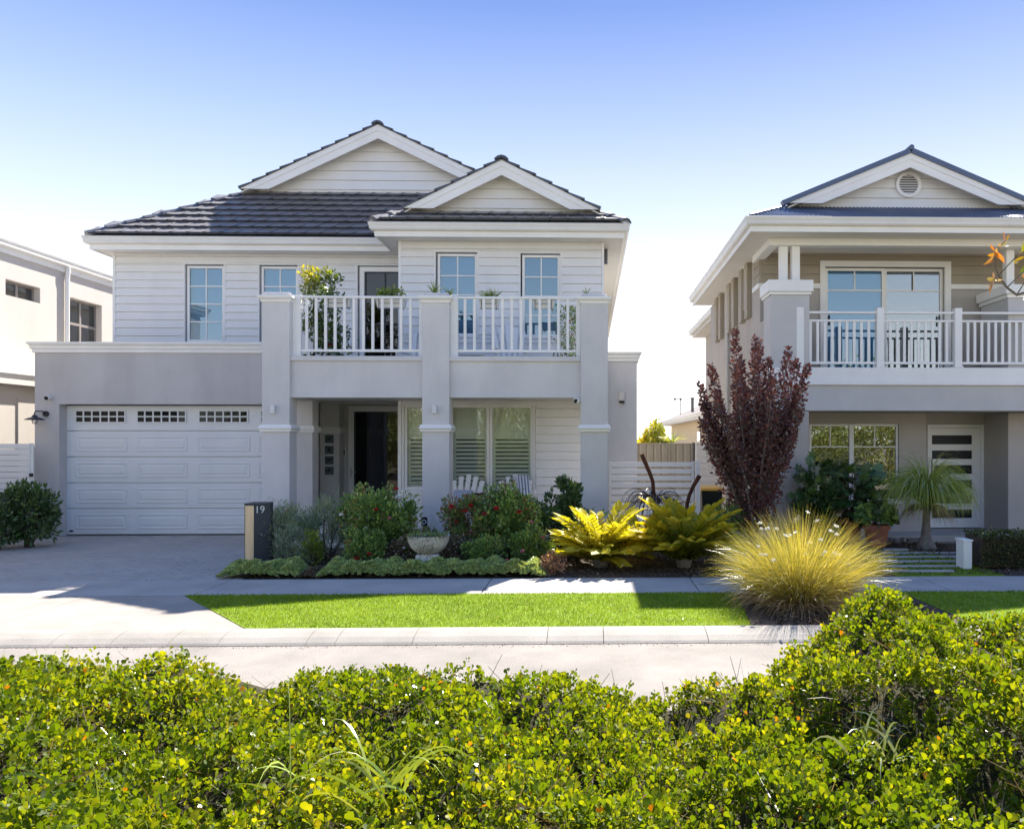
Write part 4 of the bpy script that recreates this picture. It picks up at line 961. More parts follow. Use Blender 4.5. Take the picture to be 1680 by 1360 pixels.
for k in range(8):
    z = vz-ri+(k+0.55)*2*ri/8; hw = math.sqrt(max(0, ri*ri-(z-vz)**2))-0.003
    if hw > 0.03: MB().add([(vx-hw, vy-0.032, z-0.012), (vx+hw, vy-0.032, z-0.012), (vx+hw, vy-0.004, z+0.012), (vx-hw, vy-0.004, z+0.012), (vx-hw, vy-0.032, z-0.018), (vx+hw, vy-0.032, z-0.018), (vx+hw, vy-0.004, z+0.006), (vx-hw, vy-0.004, z+0.006)], [(0,1,2,3),(4,5,6,7),(0,1,5,4)]).build('louvre', M['trim'], vent)
# narrower rear section with its own eave
XRR = ax(1147, 24.8); zlo = az(1147, 525, 24.8)
MB().sweep([(o, z-ZE+zlo) for o, z in gut], [(XRR+4, 27.5), (XRR, 27.5), (XRR, 22.05)]).build('rear_gutter', M['gutterw'], RH)
MB().box(XRR+0.12, XRR+4, 22.05, 27.35, zlo-0.24, zlo-0.15).build('rear_soffit', M['soffit'], RH)
MB().box(XRR+0.1, XRR+4, 22.05, 27.4, zlo-0.14, zlo+0.05).build('rear_roof_edge', M['metalroof'], RH)
MB().box(ax(1158, 27.2), ax(1158, 27.2)+0.2, 22.01, 27.2, 0, zlo-0.24).build('rear_side_wall', M['render2'], RH)
# ================================================================ LEFT BUILDING
LB = thing('house', 'cream rendered building at the left edge with a white gutter and downpipe', 'house', (-14, 18, 0))
LX = -12.15
def lx_at(px, py):   # intersect ray with plane X = LX
    a, b, c = ray(px, py); t = LX/a; return b*t, EYE+c*t
LE = lx_at(100, 427)[1]
lo = lx_at(114, 487); l1 = lx_at(168, 500); lzb = lx_at(114, 566)[1]
o1 = (lx_at(114, 487)[0], lx_at(167, 500)[0], 3.6, lo[1])
o2 = (lx_at(9, 458)[0], lx_at(66, 470)[0], lx_at(9, 484)[1], lx_at(9, 457)[1])
def wall_grid_x(name, y0, y1, z0, z1, xa, xb, ops, m, parent):
    o = wall_grid(name, y0, y1, z0, z1, xa, xb, ops, m, parent)   # built along x then turned
    me = o.data; c = np.empty(len(me.vertices)*3, np.float32); me.vertices.foreach_get('co', c); c = c.reshape(-1, 3); c[:, [0, 1]] = c[:, [1, 0]]
    me.vertices.foreach_set('co', c.ravel()); me.update(); p = WL[o]; q = Vector((p.y, p.x, p.z)); o.location = q-WL[parent]; WL[o] = q; return o
wall_grid_x('side_wall', 8.0, 26.0, 0, LE-0.15, LX-0.25, LX, [o1, o2], M['cream'], LB)
for k, (ya, yb_, za, zb_) in enumerate((o2, o1)):
    mb = MB(); X_ = LX-0.14; e = 0.045
    mb.box(X_-0.04, X_, ya, yb_, za, za+e); mb.box(X_-0.04, X_, ya, yb_, zb_-e, zb_); mb.box(X_-0.04, X_+0.001, ya, ya+e, za+e, zb_-e); mb.box(X_-0.04, X_+0.001, yb_-e, yb_, za+e, zb_-e)
    ym = (ya+yb_)/2
    mb.box(X_-0.04, X_+0.002, ym-0.03, ym+0.03, za+e, zb_-e)
    zm_ = lx_at(114, 528)[1]
    if k: mb.box(X_-0.04, X_+0.003, ya+e, yb_-e, zm_-0.03, zm_+0.03)
    fr = mb.build('window', M['frame_grey'], LB)
    for (p, q) in ((ya+e, ym-0.03), (ym+0.03, yb_-e)):
        for (r_, s_) in (((za+e, zb_-e),) if not k else ((za+e, zm_-0.03), (zm_+0.03, zb_-e))):
            MB().box(X_-0.025, X_-0.020, p, q, r_, s_).build('pane', M['glass'], fr)
    mb = MB(); z = (za if not k else zm_)+0.05
    while z < zb_-0.05: mb.box(X_-0.12, X_-0.08, ya+e, ym, z, z+0.03); z += 0.055
    mb.build('window_louvres', M['trim'], fr, kind='stuff')
    MB().box(X_-0.3, X_-0.29, ya-0.2, yb_+0.2, za-0.2, zb_+0.2).build('room_wall', M['blind'], LB)
MB().box(-20, LX-0.251, 8.0, 8.2, 0, LE-0.15).build('front_wall', M['cream'], LB)
MB().box(-20, LX-0.251, 25.8, 26.0, 0, LE-0.15).build('rear_wall', M['cream'], LB)
MB().sweep([(o, z-ZE+LE) for o, z in gut], [(LX+0.14, 26.4), (LX+0.14, 7.6), (-20, 7.6)][::-1]).build('gutter', M['gutterw'], LB)
MB().sweep([(-0.13, LE-0.26), (-0.10, LE-0.26), (-0.10, LE-0.146), (-0.13, LE-0.146)], [(LX+0.14, 26.4), (LX+0.14, 7.6), (-20, 7.6)][::-1]).build('fascia', M['trim'], LB)
MB().box(-20, LX+0.008, 7.75, 26.3, LE-0.24, LE-0.15).build('eave_soffit', M['soffit'], LB)
MB().box(-20, LX+0.015, 7.9, 26.2, LE-0.13, LE-0.02).build('roof', M['grey'], LB)
dy = lx_at(106, 470)[0]
MB().tube([(LX+0.08, dy, LE-0.14), (LX+0.08, dy, LE-0.24), (LX+0.06, dy, LE-0.40), (LX+0.06, dy, 0.1)], 0.05, 10).build('downpipe', M['trim'], LB)
# lower storey step-out with its roof edge
LX2 = -11.72
def l2(px, py): a, b, c = ray(px, py); t = LX2/a; return b*t, EYE+c*t
z2 = l2(28, 613)[1]
MB().sweep([(0.0, z2-0.13), (0.06, z2-0.13), (0.10, z2-0.03), (0.10, z2), (-0.6, z2), (-0.6, z2-0.13)], [(-20, 8.0), (LX2+0.10, 8.0), (LX2+0.10, 22)]).build('ledge', M['trim'], LB)
MB().box(LX-0.2, LX2+0.16, 8.1, 22, z2-0.24, z2-0.131).build('ledge_underside', M['soffit'], LB)
MB().box(LX2-0.2, LX2, 8.2, 22, 0, z2-0.241).build('lower_wall', M['cream'], LB)
MB().box(LX2+0.0, LX2+0.025, l2(28, 700)[0], l2(28, 700)[0]+1.6, l2(28, 739)[1], z2-0.5).build('meter_panel', M['cream'], LB)
# ================================================================ FENCES, BIN, REAR HOUSE
def slat_fence(name, label, x0, x1, Y, ztop, n, pitch, sh, m, zb=0.1, group=None, side_posts=True, hinge=False):
    t = thing(name, label, 'gate' if 'gate' in name else 'fence', ((x0+x1)/2, Y, 0), group)
    for i in range(n):
        z = ztop-i*pitch
        if z-sh < zb: break
        MB().box(x0+0.03, x1-0.03, Y-0.012, Y+0.012, z-sh, z, 0.003).build('slat', m, t)
    for x in (x0, x1-0.05): MB().box(x, x+0.05, Y+0.013, Y+0.05, 0, ztop+0.01, 0.003).build('post', m, t)
    return t
YGt = 15.9
ga, zt_ = at(999, 758, YGt); gb = ax(1139, YGt)
sg = slat_fence('slat_gate', 'white horizontal slat side gate between the two houses', ga, gb, YGt, zt_, 12, 0.138, 0.094, M['trim'], 0.08)
MB().box(gb+0.02, gb+0.12, YGt-0.02, YGt+0.08, 0, zt_+0.03, 0.005).build('gate_post', M['trim'], sg)
mb = MB()
for i in range(10):
    for x in (ga+0.06, gb-0.06): mb.cyl((x, YGt-0.0125, zt_-0.05-i*0.138), (x, YGt-0.018, zt_-0.05-i*0.138), 0.008, 6)
mb.build('screws', M['steel'], sg, kind='stuff')
YLf = 14.9
sf = slat_fence('slat_fence', 'pale slat fence panel at the far left beside the garage wall', -13.2, ax(52, YLf), YLf, az(25, 728, YLf), 12, 0.105, 0.095, M['trim'], 0.1)
MB().box(ax(52, YLf)+0.02, XGL-0.01, YLf+0.01, YLf+0.04, 0.1, az(25, 729, YLf)).build('edge_panel', M['trim'], sf)
MB().lathe((ax(53, YLf), YLf-0.03, az(53, 779, YLf)), [(0, -0.03), (0.03, -0.03), (0.035, 0.0), (0.03, 0.03), (0, 0.03)], 12).build('latch', M['black'], sf)
# steel panel fence
YTF = 25.0
fa, fz = at(1040, 727.5, YTF); fb = ax(1138, YTF)
t = thing('steel_fence', 'beige ribbed steel fence in the gap between the houses', 'fence', ((fa+fb)/2, YTF, 0))
x = fa-1.0; k = 0
while x < fb-0.02:
    x1 = min(fb, x+0.235)
    MB().add([(x, YTF, 0), (x+0.05, YTF-0.03, 0), (x1-0.05, YTF-0.03, 0), (x1, YTF, 0), (x, YTF, fz-0.03), (x+0.05, YTF-0.03, fz-0.03), (x1-0.05, YTF-0.03, fz-0.03), (x1, YTF, fz-0.03)], [(0,1,5,4), (1,2,6,5), (2,3,7,6)]).build('fence_sheet', M['tanfence'], t); x = x1; k += 1
MB().box(fa-1.0, fb, YTF-0.045, YTF+0.02, fz-0.035, fz+0.01).build('top_rail', M['tanfence'], t)
MB().box(fb-0.04, fb+0.05, YTF-0.06, YTF+0.03, 0, fz+0.03).build('post', M['grey'], t)
MB().box(ax(1098, YTF)-0.03, ax(1098, YTF)+0.03, YTF-0.06, YTF+0.02, 0, fz+0.01).build('post', M['tanfence'], t)
# white clad screen wall
YCW = 20.5
ca, cz = at(1142, 728, YCW); cb = RXW+0.3
t = thing('clad_wall', 'white horizontal board screen wall behind the wheelie bin', 'wall', ((ca+cb)/2, YCW, 0))
w_ = MB().box(ca, cb, YCW, YCW+0.1, 0, cz).build('screen_wall', M['siding'], t)
siding(w_, ca, cb, 0.1, cz-0.01, YCW, 0.165, [], M['siding'])
MB().box(ca-0.01, cb, YCW-0.04, YCW+0.11, cz+0.001, cz+0.03).build('wall_capping', M['trim'], t)
# wheelie bin
YB_ = 17.0; bx0, bz = at(1149, 800, YB_); bx1 = ax(1186, YB_)
t = thing('wheelie_bin', 'dark green wheelie bin with a yellow lid behind the hedge plants', 'bin', ((bx0+bx1)/2, YB_, 0))
MB().hexa([(bx0+0.06,YB_,0.06),(bx1-0.06,YB_,0.06),(bx1-0.06,YB_+0.5,0.06),(bx0+0.06,YB_+0.5,0.06),(bx0+0.02,YB_-0.05,bz-0.06),(bx1-0.02,YB_-0.05,bz-0.06),(bx1-0.02,YB_+0.6,bz-0.06),(bx0+0.02,YB_+0.6,bz-0.06)]).build('bin_body', M['bin'], t)
MB().hexa([(bx0-0.01,YB_-0.09,bz-0.06),(bx1+0.01,YB_-0.09,bz-0.06),(bx1+0.01,YB_+0.66,bz-0.04),(bx0-0.01,YB_+0.66,bz-0.04),(bx0+0.01,YB_-0.07,bz-0.015),(bx1-0.01,YB_-0.07,bz-0.015),(bx1-0.03,YB_+0.62,bz+0.02),(bx0+0.03,YB_+0.62,bz+0.02)]).build('lid', M['yellow'], t)
for x in (bx0+0.04, bx1-0.04): MB().cyl((x-0.025, YB_+0.52, 0.1), (x+0.025, YB_+0.52, 0.1), 0.1, 16).build('wheel', M['black'], t)
# rear beige house
BXG = 4.05
bz0 = EYE+(722-692.6)/115*BXG*1.0
y_far = BXG*F/115*0.995; y_near = 23.2
t = thing('rear_house', 'beige single storey house with a hipped tile roof behind the fence', 'house', (BXG+3, 30, 0))
MB().sweep([(o, z-ZE+bz0) for o, z in gut], [(BXG+7, y_far), (BXG, y_far), (BXG, y_near)][::1]).build('gutter', M['gutterw'], t) if False else MB().sweep([(o, z-ZE+bz0) for o, z in gut], [(BXG, y_near), (BXG, y_far), (BXG+7, y_far)][::-1][::-1] if False else [(BXG+7, y_far), (BXG, y_far), (BXG, y_near)][::1]).build('gutter', M['gutterw'], t)
MB().box(BXG+0.05, BXG+0.6, y_near, y_far-0.1, bz0-0.24, bz0-0.147).build('eave', M['soffit'], t)
MB().box(BXG+0.6, BXG+0.8, y_near, y_far-0.6, 0, bz0-0.2).build('side_wall', M['creamd'], t)
MB().box(BXG+0.8, BXG+7, y_far-0.8, y_far-0.6, 0, bz0-0.2).build('rear_wall', M['creamd'], t)
MB().add([(BXG+0.05, y_near, bz0), (BXG+0.05, y_far-0.05, bz0), (BXG+4.0, y_far-4.2, bz0+1.75), (BXG+4.0, y_near, bz0+1.75), (BXG+8, y_far-0.05, bz0), (BXG+8, y_near, bz0)], [(0,1,2,3), (1,4,2), (3,2,4,5)]).build('roof', mat('weathered_roof_tile', (0.24, 0.20, 0.185), 0.6, 0.2, 2, 0.5, 8), t)
for y in (33.0, 29.2, 26.0): MB().box(BXG+0.57, BXG+0.599, y, y+0.9, 0.9, 2.2).build('window', M['glass_dark'], t)
for y in (31.2, 27.8): MB().box(BXG+0.54, BXG+0.599, y, y+0.12, 0, bz0-0.25).build('downpipe', M['tanfence'], t)
ux, uz = at(1136, 655, 30)
MB().cyl((ux, 30, 2.9), (ux, 30, uz), 0.06, 10).build('flue_pipe', M['grey'], t)
MB().cyl((ux, 30, uz), (ux, 30, uz+0.06), 0.085, 10).build('flue_cap', M['grey'], t)
ux, uz = at(1116.5, 655, 33)
mb = MB().cyl((ux, 33, 2.9), (ux, 33, uz), 0.02, 6); mb.cyl((ux-0.25, 33, uz), (ux+0.05, 33, uz), 0.02, 6); mb.box(ux-0.29, ux-0.2, 32.96, 33.04, uz-0.04, uz+0.04); mb.box(ux-0.03, ux+0.05, 32.96, 33.04, uz-0.04, uz+0.05)
mb.build('tv_antenna', M['grey'], t)
# ================================================================ VEGETATION
def unit(a): return a/np.maximum(1e-9, np.linalg.norm(a, axis=-1, keepdims=True))
def leaf_tpl(kind):
    """(verts (n,3): x across, y along, z out), tris"""
    if kind == 'round':    # obovate, spoon-shaped
        o = [(0,0,0), (0.09,0.25,0.0), (0.30,0.50,0.03), (0.40,0.76,0.05), (0.24,0.97,0.04), (0,1.02,0.03), (-0.24,0.97,0.04), (-0.40,0.76,0.05), (-0.30,0.50,0.03), (-0.09,0.25,0.0), (0,0.66,-0.05)]
        return np.array(o), np.array([(10,i,i+1) for i in range(0,9)]+[(10,9,0)])
    if kind == 'spoon':
        o = [(0,0,0), (0.30,0.48,0.04), (0.40,0.76,0.06), (0.20,1.0,0.03), (-0.20,1.0,0.03), (-0.40,0.76,0.06), (-0.30,0.48,0.04)]
        return np.array(o), np.array([(0,1,6),(1,2,5),(1,5,6),(2,3,4),(2,4,5)])
    if kind == 'oval':
        o = [(0,0,0), (0.22,0.28,0.04), (0.27,0.55,0.05), (0.15,0.84,0.02), (0,1.0,-0.04), (-0.15,0.84,0.02), (-0.27,0.55,0.05), (-0.22,0.28,0.04), (0,0.5,-0.03)]
        return np.array(o), np.array([(8,i,i+1) for i in range(7)]+[(8,7,0)])
    if kind == 'lance':
        o = [(0,0,0), (0.10,0.35,0.03), (0.09,0.65,0.02), (0,1.0,-0.05), (-0.09,0.65,0.02), (-0.10,0.35,0.03)]
        return np.array(o), np.array([(0,1,5),(1,2,5),(2,4,5),(2,3,4)])
    if kind == 'dia':
        o = [(0,0,0), (0.25,0.45,0.03), (0,1,0), (-0.25,0.45,0.03)]
        return np.array(o), np.array([(0,1,2),(0,2,3)])
    if kind == 'needle':
        o = [(0,0,0), (0.05,0.5,0.0), (0,1,0), (-0.05,0.5,0.0)]
        return np.array(o), np.array([(0,1,2),(0,2,3)])
    if kind == 'lobed':
        o = [(0,0,0),(0.30,0.10,0.0),(0.20,0.28,0.03),(0.45,0.40,0.0),(0.24,0.50,0.04),(0.42,0.72,0.0),(0.18,0.72,0.04),(0,1.0,-0.05),(-0.18,0.72,0.04),(-0.42,0.72,0),(-0.24,0.50,0.04),(-0.45,0.40,0),(-0.20,0.28,0.03),(-0.30,0.10,0)]
        return np.array(o), np.array([(0,1,2),(2,3,4),(4,5,6),(6,7,8),(8,9,10),(10,11,12),(12,13,0),(0,2,12),(2,4,12),(4,10,12),(4,6,10),(6,8,10)])
def leaves(name, pos, d, size, m, parent=None, tpl='oval', rnd=None, wide=1.0, roll=1.0, up=(0,0,1), kind='stuff', org=None, smooth=False):
    pos = np.asarray(pos, float); d = unit(np.asarray(d, float)); N = len(pos); size = np.broadcast_to(np.asarray(size, float), (N,))
    T, Fc = leaf_tpl(tpl)
    nrm = np.broadcast_to(np.array(up, float), (N, 3))+rng.normal(0, roll, (N, 3))
    x = unit(np.cross(d, nrm)); z = np.cross(x, d)
    V = pos[:, None, :]+size[:, None, None]*(T[None, :, 0:1]*wide*x[:, None, :]+T[None, :, 1:2]*d[:, None, :]+T[None, :, 2:3]*z[:, None, :])
    Tr = (Fc[None]+(np.arange(N)*len(T))[:, None, None]).reshape(-1, 3)
    if rnd is None: rnd = rng.random(N)
    if org is None: org = (pos[:, 0].mean(), pos[:, 1].mean(), pos[:, 2].min())
    return npmesh(name, V.reshape(-1, 3), Tr, m, parent, org, np.repeat(rnd, len(Fc)), smooth, kind)
def blades(name, root, d0, length, width, droop, m, parent=None, seg=5, rnd=None, kind='stuff', taper=1.0, org=None, azs=None):
    """grass blades: start direction d0, bending towards gravity"""
    root = np.asarray(root, float); d = unit(np.asarray(d0, float)); N = len(root)
    length = np.broadcast_to(length, (N,)); width = np.broadcast_to(width, (N,)); droop = np.broadcast_to(droop, (N,))
    side = unit(np.cross(d, rng.normal(0, 1, (N, 3))+np.array([0, 0, 0.3])))
    P = root.copy(); pts = []
    for s in range(seg+1):
        f = s/seg; wd = width*(1-0.93*f**1.6*taper)
        pts.append(P-side*wd[:, None]/2); pts.append(P+side*wd[:, None]/2)
        P = P+d*(length/seg)[:, None]
        d = unit(d+np.array([0, 0, -1.0])*(droop/seg)[:, None]*(0.4+1.6*f))
        side = unit(side-d*(side*d).sum(1, keepdims=True))
    V = np.stack(pts, 1).reshape(-1, 3); k = 2*(seg+1)
    q = []
    for s in range(seg): a = 2*s; q += [(a, a+1, a+3), (a, a+3, a+2)]
    q = np.array(q); Tr = (q[None]+(np.arange(N)*k)[:, None, None]).reshape(-1, 3)
    if rnd is None: rnd = rng.random(N)
    if org is None: org = (root[:, 0].mean(), root[:, 1].mean(), root[:, 2].min())
    return npmesh(name, V, Tr, m, parent, org, np.repeat(rnd, len(q)), False, kind)
def sphere_dirs(n): return unit(rng.normal(0, 1, (n, 3)))
def stems_to(name, base, ends, r0, r1, m, parent, bend=0.12):
    mb = MB(); b = Vector(base)
    for e in ends:
        e = Vector(e); s = b+Vector((random.uniform(-1,1)*r0*3, random.uniform(-1,1)*r0*3, 0)); mid = s.lerp(e, 0.5)+Vector((random.uniform(-1,1), random.uniform(-1,1), 0.4))*bend*(e-s).length
        mb.tube([s, s.lerp(mid, 0.5)+Vector((0,0,0.02)), mid, e], [r0, r0*0.8, (r0+r1)/2, r1], 5)
    return mb.build(name, m, parent, smooth=True)
def bush(name, label, cat, c, rad, n, ls, m, tpl='oval', clumps=26, cr=0.38, stemm=None, group=None, shell=0.75, updir=0.5, zlow=0.1, wide=1.0, rndf=None, nst=7):
    """c = base centre on the ground; rad = (rx, ry, height)"""
    t = thing(name, label, cat, c, group)
    u = sphere_dirs(clumps); u[:, 2] = np.abs(u[:, 2])*1.0
    rr = (shell+(1.22-shell)*rng.random(clumps))[:, None]
    R_ = np.array([rad[0], rad[1], rad[2]*0.5])
    cc = np.array(c)+np.array([0, 0, rad[2]*0.5])+np.where(rng.random((clumps, 1)) < 0.45, u*np.array([1, 1, -1]), u)*R_*rr*0.78
    cc[:, 2] = np.maximum(cc[:, 2], c[2]+rad[2]*zlow)
    idx = rng.integers(0, clumps, n); sc = (0.55+0.75*rng.random(clumps))[idx]*cr
    off = sphere_dirs(n)*(rng.random((n, 1))**0.4)*sc[:, None]*np.array([rad[0], rad[1], (rad[0]+rad[1]+rad[2])/3])
    pos = cc[idx]+off; pos[:, 2] = np.maximum(pos[:, 2], c[2]+0.02)
    d = unit(off)+0.8*unit(pos-np.array(c)-np.array([0, 0, rad[2]*0.3]))*1.0+np.array([0, 0, updir])+rng.normal(0, 0.5, (n, 3))
    rnd = np.clip(rng.random(n)*0.75+0.25*rng.random(clumps)[idx], 0, 1) if rndf is None else rndf(pos, idx)
    leaves('foliage', pos, d, ls*(0.6+0.7*rng.random(n)), m, t, tpl, rnd, wide)
    stems_to('stems', (c[0], c[1], c[2]-0.02), [tuple(p) for p in cc[:nst]], max(0.008, rad[2]*0.018), 0.004, stemm or M['stem'], t)
    return t
V3 = lambda r, g, b: (r, g, b)
LM = {}
LM['hedge'] = leafmat('succulent_hedge_leaf', [(0, (0.044, 0.085, 0.004)), (0.4, (0.102, 0.165, 0.007)), (0.80, (0.249, 0.282, 0.011)), (0.95, (0.366, 0.331, 0.021)), (1, (0.337, 0.155, 0.014))], 0.5, 0.05, 0.42, (2.1, 1.8, 0.5))
LM['lawn'] = leafmat('artificial_turf', [(0, (0.108, 0.173, 0.010)), (0.6, (0.194, 0.266, 0.014)), (1, (0.288, 0.338, 0.025))], 0.4, 0.04, 0.5, (1.6, 1.7, 0.5))
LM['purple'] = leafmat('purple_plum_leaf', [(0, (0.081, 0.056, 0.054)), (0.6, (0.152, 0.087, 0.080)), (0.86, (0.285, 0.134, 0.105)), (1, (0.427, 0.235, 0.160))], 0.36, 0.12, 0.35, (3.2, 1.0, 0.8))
LM['dark'] = leafmat('dark_green_leaf', [(0, (0.030, 0.078, 0.024)), (0.6, (0.060, 0.132, 0.034)), (1, (0.144, 0.228, 0.048))], 0.25, 0.14)
LM['rose'] = leafmat('rose_leaf', [(0, (0.069, 0.150, 0.044)), (0.55, (0.175, 0.300, 0.075)), (0.86, (0.338, 0.450, 0.100)), (0.94, (0.275, 0.125, 0.062)), (1, (0.350, 0.100, 0.062))], 0.25, 0.10)
LM['redrose'] = leafmat('bronze_rose_leaf', [(0, (0.075, 0.163, 0.056)), (0.55, (0.175, 0.275, 0.081)), (0.78, (0.250, 0.138, 0.075)), (1, (0.400, 0.125, 0.088))], 0.25, 0.10)
LM['lav'] = leafmat('grey_green_leaf', [(0, (0.130, 0.195, 0.117)), (0.6, (0.260, 0.338, 0.208)), (1, (0.442, 0.494, 0.325))], 0.2, 0.05)
LM['cover'] = leafmat('sage_ground_cover_leaf', [(0, (0.200, 0.265, 0.095)), (0.55, (0.400, 0.494, 0.190)), (0.9, (0.580, 0.690, 0.304)), (1, (0.340, 0.322, 0.171))], 0.2, 0.05)
LM['lime'] = leafmat('lime_leaf', [(0, (0.10, 0.17, 0.02)), (0.6, (0.18, 0.26, 0.03)), (1, (0.30, 0.32, 0.05))], 0.35, 0.08)
LM['cycad'] = leafmat('cardboard_palm_leaflet', [(0, (0.192, 0.216, 0.032)), (0.5, (0.384, 0.352, 0.032)), (1, (0.592, 0.528, 0.048))], 0.5, 0.05, 0.45, (1.45, 1.4, 0.35))
LM['cycadg'] = leafmat('green_cardboard_palm_leaflet', [(0, (0.090, 0.133, 0.025)), (0.55, (0.255, 0.299, 0.030)), (1, (0.637, 0.508, 0.034))], 0.5, 0.05, 0.45, (1.7, 1.5, 0.4))
LM['grass'] = leafmat('golden_ornamental_grass', [(0, (0.151, 0.189, 0.038)), (0.4, (0.359, 0.348, 0.066)), (0.75, (0.584, 0.500, 0.113)), (1, (0.754, 0.698, 0.453))], 0.45, 0.08, 0.4, (1.5, 1.3, 0.6))
LM['drygrass'] = leafmat('dry_grass_blade', [(0, (0.18, 0.14, 0.09)), (0.5, (0.36, 0.28, 0.18)), (1, (0.62, 0.52, 0.38))], 0.3, 0.02, 0.5)
LM['pony'] = leafmat('ponytail_palm_leaf', [(0, (0.138, 0.218, 0.040)), (0.6, (0.287, 0.391, 0.069)), (0.9, (0.483, 0.517, 0.138)), (1, (0.632, 0.552, 0.322))], 0.3, 0.08)
LM['brown'] = leafmat('dried_brown_leaf', [(0, (0.10, 0.08, 0.055)), (0.6, (0.19, 0.15, 0.11)), (1, (0.32, 0.26, 0.19))], 0.2, 0.04)
LM['salmon'] = leafmat('salmon_dry_leaf', [(0, (0.30, 0.16, 0.11)), (0.6, (0.5, 0.30, 0.20)), (1, (0.62, 0.45, 0.30))], 0.3, 0.04)
LM['black'] = leafmat('black_grass_blade', [(0, (0.018, 0.010, 0.012)), (1, (0.05, 0.025, 0.03))], 0.1, 0.1)
LM['white'] = leafmat('white_petal', [(0, (0.6, 0.6, 0.55)), (1, (0.8, 0.8, 0.76))], 0.3, 0.02, tcol=(1, 1, 1))
LM['red'] = leafmat('red_petal', [(0, (0.30, 0.008, 0.012)), (1, (0.5, 0.02, 0.03))], 0.2, 0.04, tcol=(1, 1, 1))
LM['pink'] = leafmat('pink_petal', [(0, (0.55, 0.10, 0.16)), (1, (0.7, 0.25, 0.3))], 0.2, 0.04, tcol=(1, 1, 1))
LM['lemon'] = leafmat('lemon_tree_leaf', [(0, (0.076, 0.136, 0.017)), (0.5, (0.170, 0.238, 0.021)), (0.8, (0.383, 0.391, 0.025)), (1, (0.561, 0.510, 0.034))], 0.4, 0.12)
LM['orange'] = leafmat('orange_gum_leaf', [(0, (0.136, 0.204, 0.025)), (0.3, (0.383, 0.272, 0.025)), (0.7, (0.510, 0.238, 0.017)), (1, (0.527, 0.170, 0.043))], 0.45, 0.08, tcol=(1.3, 1.1, 0.6))
LM['gum'] = leafmat('gum_leaf', [(0, (0.12, 0.16, 0.05)), (0.6, (0.24, 0.27, 0.08)), (1, (0.42, 0.38, 0.13))], 0.35, 0.08)
LM['box'] = leafmat('box_hedge_leaf', [(0, (0.035, 0.055, 0.018)), (0.6, (0.08, 0.11, 0.03)), (1, (0.15, 0.17, 0.05))], 0.2, 0.08)
def bloom(name, p, r, m, parent, n=9):
    p = np.array(p); a = rng.random(n)*6.28; el = rng.random(n)*1.3
    d = np.stack([np.cos(a)*np.cos(el), np.sin(a)*np.cos(el), np.sin(el)], 1)
    return leaves(name, np.repeat(p[None], n, 0), d, r, m, parent, 'round', wide=1.1, roll=0.3, kind=None)
# ---- lawns
def lawn(name, label, poly, n, seedz=0.022):
    base = MB().prism_z(poly, -0.09, 0.004).build(name, LAWNB); props(base, kind='structure')
    P_ = np.array(poly); lo = P_.min(0); hi = P_.max(0); pts = []
    q = rng.random((int(n*1.6), 2))*(hi-lo)+lo
    ins = np.ones(len(q), bool)
    for i in range(len(P_)):
        a, b = P_[i], P_[(i+1) % len(P_)]; ins &= ((b[0]-a[0])*(q[:, 1]-a[1])-(b[1]-a[1])*(q[:, 0]-a[0])) > 0
    q = q[ins][:n]; N = len(q); q = q+rng.normal(0, 0.010, q.shape)
    d = np.stack([rng.normal(0, 0.45, N), rng.normal(0, 0.45, N), np.ones(N)], 1)
    noise = 0.48+0.16*np.sin(q[:, 0]*2.3+1.0)*np.sin(q[:, 1]*3.1)+0.14*np.sin(q[:, 0]*0.9+0.7*np.sin(q[:, 1]*2))+0.10*np.sin(q[:, 0]*7.1+q[:, 1]*5.3)+rng.normal(0, 0.22, N)
    o = leaves('grass_blades', np.column_stack([q, np.full(N, 0.003)]), d, seedz*(0.6+0.8*rng.random(N)), LM['lawn'], None, 'needle', np.clip(noise, 0, 1), wide=2.2, org=(lo[0], lo[1], 0))
    props(o, label, 'grass', kind='stuff'); return base
LAWNB = mat('turf_backing', (0.19, 0.28, 0.016), 0.95, 0.2, 5, 0.9, 120, speck=0.3)
lawn('lawn', 'bright green artificial turf strip between kerb and footpath', [(LX1, YK1+0.005), (LYR1, YK1+0.005), (LYR0, YF0-0.005), (LX0, YF0-0.005)], 60000)
lawn('lawn', 'bright green turf strip at the right in front of the grey house', [(L2+0.1, YK1+0.005), (9, YK1+0.005), (9, YF0-0.005), (L2, YF0-0.005)], 34000)
# fallen bits on the lawn and paths
q = np.column_stack([rng.uniform(-4, 1.8, 70), rng.uniform(7.9, 9.4, 70), np.full(70, 0.02)])
o = leaves('fallen_leaves', q, rng.normal(0, 1, (70, 3))*np.array([1, 1, 0.2]), 0.022, LM['salmon'], None, 'oval'); props(o, 'small dry leaves scattered on the turf strip', 'leaves', kind='stuff')
# mulch
def mulch(x0, x1, y0, y1, n, lab, z=0.0, s=0.035):
    q = np.column_stack([rng.uniform(x0, x1, n), rng.uniform(y0, y1, n), z+rng.random(n)*0.02])
    o = leaves('bark_mulch', q, rng.normal(0, 1, (n, 3))*np.array([1, 1, 0.35]), s*(0.5+rng.random(n)), M['mulch'], None, 'dia', wide=0.9); props(o, lab, 'mulch', kind='stuff')
mulch(DXR+0.15, 8.5, YF1+0.03, 13.0, 14000, 'bark mulch covering the long garden bed along the footpath')
mulch(LYR0+0.1, L2-0.1, YK1+0.05, YF0-0.05, 3500, 'dry mulch under the golden grass clump beside the turf', 0.0, 0.045)
mulch(-11.9, -10.75, 13.0, 15.2, 2200, 'red brown mulch under the shrub left of the garage', 0.01)
